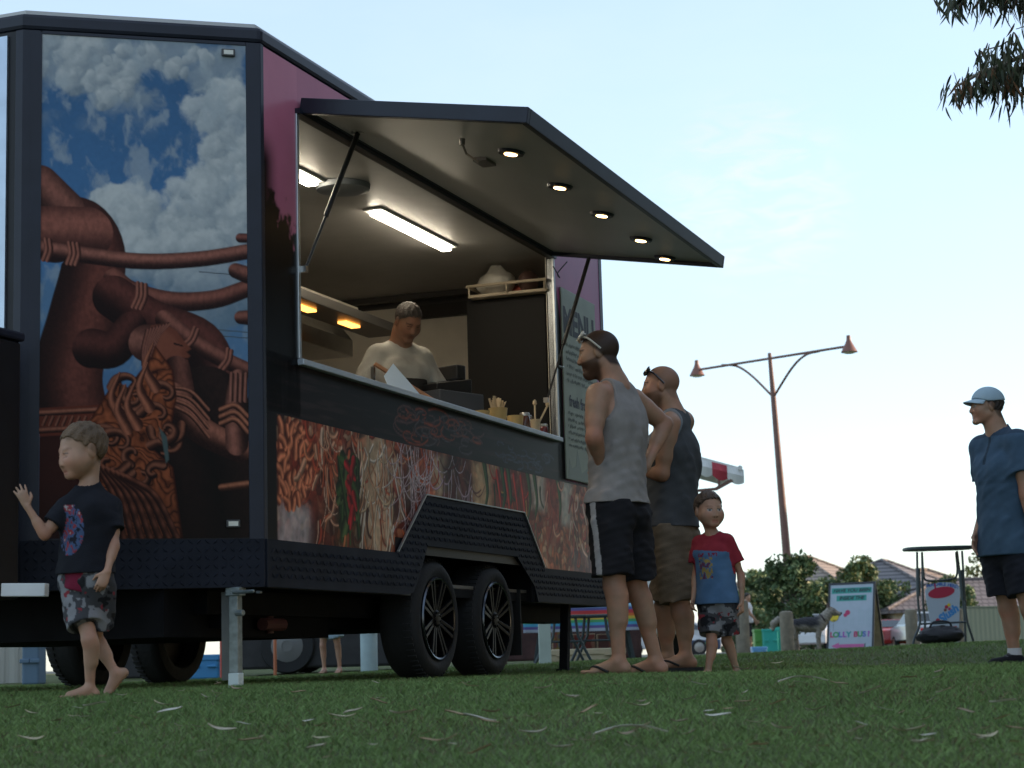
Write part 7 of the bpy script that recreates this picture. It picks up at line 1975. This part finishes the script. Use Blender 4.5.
F5 = {'R': {'t': nrm([-.93, -.3, 0])}, 'L': {'t': nrm([-.9, -.4, 0])}}
build_person('man in a pale blue cap, navy polo shirt and black sneakers looking across the lawn', Y, 1.76,
    dict(head=(986, 407, 0), neck=(999, 437, .0), pelvis=(1008, 553, 0), elL=(1026, 492, -.20), wrL=(1036, 535, -.22), elR=(988, 500, .20), wrR=(977, 533, .10),
         knR=(1008, 608, .10), anR=(1015, 657, .10), knL=(1030, 608, -.10), anL=(1040, 660, -.08)),
    f5, [-.99, -.10, .02], top=tshirt(polo, hem5, .62, collar=True, e=.016, flare=.035, sl_r=(.078, .085), fa=.005), bottom=shorts(plain((.016, .018, .026)), hem5 + .06, .72, .118, .116),
    hair=dict(col=(.03, .022, .018), t=.004), hands={'R': dict(d=[-.25, -.2, -.95], pn=[.6, -.6, 0], th=[-.6, -.7, .2], curl=.30, spread=.2)}, feet=F5, h=.006, extra=wrap_feet(F5, multi(cap, sneakers)))
# server inside the trailer
zf = .42
wp = TE(408, 322, 2.55); print('server', wp)
sx, sy = wp[0], 2.55
HW_ = TW(sx, sy, wp[1])
ff = nrm([.50, -.80, 0]); rr_ = nrm(np.cross(ff, Zv))
def rel(r_, f_, z): return tuple(HW_ + rr_ * r_ + ff * f_ + Zv * z)
zn = HW_[2]
def lowz(p, z): p = list(p); p[2] = z; return tuple(p)
feetz = zf + .07
server_cols = lambda c, V: flat_col((.36, .34, .30), .06)(V)
def apron(c):
    k, P, N, C, f, rt = c['k'], c['P'], c['N'], c['C'], c['fwd'], c['rt']; S = SDF(); c['torso'](S, .036 * k)
    S.rc(C, P - Zv * .3 * k, .16 * k, .18 * k, .05, f, .8)
    def post(p, d):
        q = p - N; lat = np.abs(q @ rt); d = np.maximum(d, -(q @ f) + .02); w = np.interp(q[:, 2] / k, [-.5, -.30, -.12, .0], [.3, .17, .085, .075]) * k
        d = np.maximum(d, lat - w); d = np.maximum(d, q[:, 2] + .20 * k); return np.maximum(d, P[2] - .4 * k - p[:, 2])
    S.post = post; mk('apron', S, c['lo'], c['hi'], .009, FAB, c['root'], flat_col((.035, .032, .03), .05))
build_person('man serving in a cream shirt and dark apron, looking down behind the trailer counter', 0, 1.66,
    dict(head=rel(0, 0, 0), neck=rel(0, -.11, -.145), pelvis=lowz(rel(0, -.13, 0), zn - .70), elL=rel(-.27, -.10, -.45), wrL=rel(-.16, .10, -.52), elR=rel(.27, -.12, -.45), wrR=rel(.14, .08, -.52),
         knL=lowz(rel(-.09, -.10, 0), (zn - .70 + zf) / 2 + .02), anL=lowz(rel(-.09, -.12, 0), feetz), knR=lowz(rel(.09, -.10, 0), (zn - .70 + zf) / 2 + .02), anR=lowz(rel(.09, -.12, 0), feetz)),
    ff, nrm(ff * .8 + rr_ * -.22 + Zv * -.42) if False else nrm([.48, -.70, -.66]), absj=True, top=multi(tshirt(server_cols, zn - .78, .75, e=.016), apron), bottom=shorts(plain((.02, .02, .022)), zn - .66, 1.0, .11, .10, name='trousers'),
    lids=True, hair=dict(col=(.045, .032, .024), t=.004), h=.007, bw=.93, skin=SKINC * [.62, .55, .5])
# woman far off on the verge
Y = 52.0
gzw = float(gz(*at(749, 655, Y)[:2]))
def zpx(px, z): # world point in pixel column px at height z
    p = at(px, 651, Y); return (p[0], p[1], z)
hgt = 1.66; o = zpx(749, gzw)
def wj(dx, dy, z): return (o[0] + dx, o[1] + dy, gzw + z)
build_person('woman with dark hair in a white t-shirt and black trousers far across the lawn', 0, hgt,
    dict(head=wj(.02, 0, 1.54), neck=wj(-.01, 0, 1.385), pelvis=wj(0, 0, .90), elL=wj(.12, .22, 1.08), wrL=wj(.22, .16, .88), elR=wj(.05, -.25, 1.08), wrR=wj(.20, -.22, .90), knL=wj(.05, .08, .48), anL=wj(.06, .09, .08), knR=wj(-.02, -.08, .48), anR=wj(-.07, -.09, .08)),
    [.9, -.42, 0], [.85, -.5, -.05], absj=True, top=tshirt(plain((.52, .54, .58)), gzw + .84, .5), bottom=shorts(plain((.014, .015, .02)), gzw + .92, 1.0, .10, .085, name='trousers'), hair=dict(col=(.02, .014, .01), t=.012), h=.013, skin=SKINC)
# child behind the trailer: only the legs show
Y = 16.8
o = at(330, 668, Y); gzc = float(gz(o[0], o[1])); 
build_person('child in pale blue shorts beyond the trailer, only bare legs showing beneath it', 0, 1.0,
    dict(head=wj(0, 0, .0), neck=wj(0, 0, 0), pelvis=wj(0, 0, 0), elL=wj(0, 0, 0), wrL=wj(0, 0, 0), elR=wj(0, 0, 0), wrR=wj(0, 0, 0), knL=wj(0, 0, 0), anL=wj(0, 0, 0), knR=wj(0, 0, 0), anR=wj(0, 0, 0)) if False else
    {n: (o[0] + d[0], o[1] + d[1], gzc + d[2]) for n, d in dict(head=(0, 0, .90), neck=(0, .01, .785), pelvis=(0, 0, .44), elL=(.20, 0, .62), wrL=(.20, -.05, .46), elR=(-.20, 0, .62), wrR=(-.20, -.05, .46), knL=(.07, 0, .25), anL=(.085, 0, .05), knR=(-.06, 0, .25), anR=(-.05, 0, .05)).items()},
    [-.2, -.95, 0], [-.3, -.9, 0], absj=True, child=True, hs=1.42, top=tshirt(plain((.10, .14, .25)), gzc + .40, .6), bottom=shorts(plain((.30, .40, .48)), gzc + .47, .62, .118, .12), hair=dict(col=(.06, .04, .03), t=.008), h=.009)

# dog with a dark back and pale legs, turned to the right
Y = 33.0
o = at(812, 655, Y); gd = float(gz(o[0], o[1])); O = np.array([o[0], o[1], gd])
dog = thing('dog', 'grey and white husky type dog standing between the log bollard and the sandwich board', 'dog', O)
S = SDF(); D = lambda x, y, z: O + np.array([x, y, z])
zt = at(812, 617, Y)[2] - gd; q_ = zt / .64
print('dog withers', zt)
d_ = lambda x, y, z: D(x * q_, y * q_, z * q_)
S.rc(d_(.12, 0, .50), d_(-.10, 0, .50), .145 * q_, .125 * q_, .04); S.rc(d_(-.05, 0, .51), d_(-.40, 0, .50), .12 * q_, .105 * q_, .05)
S.rc(d_(.18, 0, .52), d_(.30, 0, .66), .115 * q_, .085 * q_, .05); S.rc(d_(.28, 0, .64), d_(.36, 0, .72), .085 * q_, .075 * q_, .04)
S.ell(d_(.38, 0, .735), np.eye(3), np.array([.095, .075, .075]) * q_, .03); S.rc(d_(.42, 0, .715), d_(.545, 0, .685), .048 * q_, .030 * q_, .025); S.rc(d_(.44, 0, .69), d_(.53, 0, .665), .03 * q_, .022 * q_, .015)
S.ell(d_(.565, 0, .695), np.eye(3), np.array([.016, .018, .014]) * q_, .008)
for sg in (-1, 1):
    S.rc(d_(.345, sg * .045, .79), d_(.325, sg * .062, .885), .030 * q_, .008 * q_, .012)
    S.rc(d_(.15, sg * .085, .46), d_(.13 + .02 * sg, sg * .085, .27), .062 * q_, .040 * q_, .03); S.rc(d_(.13 + .02 * sg, sg * .085, .27), d_(.14 + .03 * sg, sg * .085, .05), .036 * q_, .026 * q_, .015); S.rc(d_(.14 + .03 * sg, sg * .085, .03), d_(.19 + .03 * sg, sg * .085, .025), .032 * q_, .028 * q_, .01)
    S.rc(d_(-.38, sg * .075, .46), d_(-.30 + .03 * sg, sg * .085, .29), .095 * q_, .055 * q_, .03); S.rc(d_(-.30 + .03 * sg, sg * .085, .29), d_(-.45 + .03 * sg, sg * .085, .18), .048 * q_, .030 * q_, .015); S.rc(d_(-.45 + .03 * sg, sg * .085, .18), d_(-.42 + .03 * sg, sg * .085, .04), .028 * q_, .025 * q_, .012); S.rc(d_(-.42 + .03 * sg, sg * .085, .03), d_(-.37 + .03 * sg, sg * .085, .025), .03 * q_, .027 * q_, .01)
for a, b, r0, r1 in (((-.46, 0, .56), (-.58, 0, .60), .045, .06), ((-.58, 0, .60), (-.66, 0, .54), .062, .06), ((-.66, 0, .54), (-.68, 0, .44), .06, .03)): S.rc(d_(*a), d_(*b), r0 * q_, r1 * q_, .03)
def fur(p, d): return d + .003 * (np.sin(p @ np.array([60., 40, 110])) + np.sin(p @ np.array([100., -80, 40])))
S.post = fur
def dogcol(V):
    p = (V - O) / q_; C_ = np.ones((len(V), 3)) * (.30, .27, .23)
    n_ = fbm(p[:, 0] * 9 + 4, p[:, 2] * 9 + p[:, 1] * 9 + 4, 4) - .5
    sad = sstep(.44, .52, p[:, 2] + .12 * n_) * sstep(.22, .10, p[:, 0] + .1 * n_) * sstep(-.62, -.5, p[:, 0]); C_ = C_ * (1 - sad[:, None]) + np.array((.035, .035, .042)) * sad[:, None]
    C_[(p[:, 0] > .552)] = (.01, .01, .01); e = (np.hypot(p[:, 0] - .425, p[:, 2] - .755) < .014) & (np.abs(p[:, 1]) > .03); C_[e] = (.01, .01, .01)
    ear = (p[:, 2] > .80) & (p[:, 0] > .2); C_[ear] = (.12, .085, .07); fc = (p[:, 0] > .40) & (p[:, 2] > .735); C_[fc] = (.20, .18, .16)
    return C_
mk('body', S, O + [-1.0, -.3, -.05], O + [.9, .3, 1.2], .011, mat('fur', (.3, .3, .3, 1), .9, attr=True, var=.12, vscale=30, bump=.5, bscale=90), dog, dogcol)
mb = MB(); ring = [(d_(.225 + .05 * math.sin(a), .112 * math.cos(a), .60 + .085 * math.sin(a) * -1) - O) for a in np.linspace(0, 2 * math.pi, 21)]; mb.tube(ring, .014 * q_, 6); mb.build('collar', mat('collar_dark', (.03, .02, .025, 1), .6), dog)

# fallen gum leaves and bark on the lawn
kinds = []
lm = [mat('dry_leaf_%d' % i, c, .7, var=.2, vscale=14) for i, c in enumerate([(.46, .40, .31, 1), (.36, .25, .15, 1), (.58, .54, .47, 1), (.28, .21, .14, 1), (.50, .43, .29, 1)])]
g = random.Random(11)
for v in range(7):
    ln, w, curl = g.uniform(.09, .15), g.uniform(.014, .026), g.uniform(.5, 1.6); bend = g.uniform(-.5, .5)
    V = []; F = []; n = 9
    for i in range(n + 1):
        t_ = i / n; x = (t_ - .5) * ln; y = bend * ln * (t_ - .5) ** 2 * 1.4; z = .010 + curl * .10 * ln * (2 * t_ - 1) ** 2 + .004 * math.sin(5 * t_); hw_ = w * .5 * math.sin(math.pi * (.05 + .92 * t_)) ** .8
        V += [(x, y - hw_, z + .006), (x, y, z), (x, y + hw_, z + .006)]
    for i in range(n):
        for q in range(2): F.append((3 * i + q, 3 * i + q + 1, 3 * i + q + 4, 3 * i + q + 3))
    kinds.append(npmesh('dry_leaf', V, F, True))
spots = [(222, 741), (487, 732), (638, 741), (627, 746), (343, 727), (352, 722), (380, 711), (402, 724), (457, 725), (478, 730), (490, 722), (470, 694), (545, 697), (608, 673), (742, 676), (908, 686), (1006, 712), (938, 680), (910, 743), (857, 741), (780, 712), (784, 740), (745, 711), (720, 727), (680, 732), (640, 716), (690, 744), (590, 720), (570, 706), (320, 735), (170, 720), (235, 697), (163, 714), (320, 758), (250, 752), (690, 708), (838, 692), (870, 700), (966, 722), (985, 750), (925, 755), (760, 757), (535, 745), (430, 752), (120, 742), (60, 730), (30, 750), (375, 690), (300, 700), (815, 720), (885, 668), (700, 692), (840, 664), (778, 668), (945, 700), (1015, 740), (560, 760), (480, 762), (95, 714), (12, 716)]
spots += [(g.uniform(0, 1024), 672 + 96 * g.random() ** 1.3) for _ in range(110)]
def on_ground(px, py):
    d = ray(px, py); lo_, hi_ = 2.0, 30.0
    for Yq in np.arange(2.5, 20, .02):
        p = d * (Yq / d[1])
        if p[2] < float(gz(p[0], p[1])): return p
    return None
for i, (px, py) in enumerate(spots):
    p = on_ground(px + g.uniform(-2, 2), py)
    if p is None: continue
    me = kinds[i % 7]
    if not me.materials: me.materials.append(lm[i % 5])
    o_ = bpy.data.objects.new('gum_leaf', me); COL.objects.link(o_)
    o_.location = (p[0], p[1], float(gz(p[0], p[1])) + .022); s_ = g.uniform(.38, .66) * (1.15 if i < 12 else 1) * (1 if i < 60 else .55)
    o_.scale = (s_, s_, s_); o_.rotation_euler = (g.uniform(-.4, .4), g.uniform(-.3, .3), g.uniform(-.7, .7) + (math.pi if g.random() < .5 else 0))
    tag(o_, 'dry curled gum leaf fallen on the lawn', 'leaf', 'fallen gum leaves on the lawn')
for (px, py, lab, s_) in ((627, 745, 'forked pale strip of bark on the near lawn', 1.0), (800, 690, 'splayed pale scrap of bark on the lawn near the sandwich board', .9)):
    p = on_ground(px, py); o_ = thing('bark_strip', lab, 'bark', (p[0], p[1], float(gz(p[0], p[1])) + .028))
    mb = MB(); 
    for pts in (((-.10, 0, 0), (-.02, .01, .02), (.06, 0, .018), (.13, -.02, .0)), ((.02, .01, .02), (.06, .05, .012), (.08, .09, .0)), ((-.04, .0, .015), (-.07, -.05, .01), (-.11, -.08, 0.0))):
        P_ = smooth_path(pts); ww = [.011 * s_ * (1 - .6 * i / len(P_)) for i in range(len(P_))]; n_ = len(P_); mb.add([tuple(P_[i] * s_ * .8 + np.array([0, q * ww[i], .004 * abs(q)])) for i in range(n_) for q in (-1, 0, 1)], [(3 * i + q, 3 * i + q + 1, 3 * i + q + 4, 3 * i + q + 3) for i in range(n_ - 1) for q in (0, 1)])
    mb.build('strip', lm[2], o_, smooth=True)
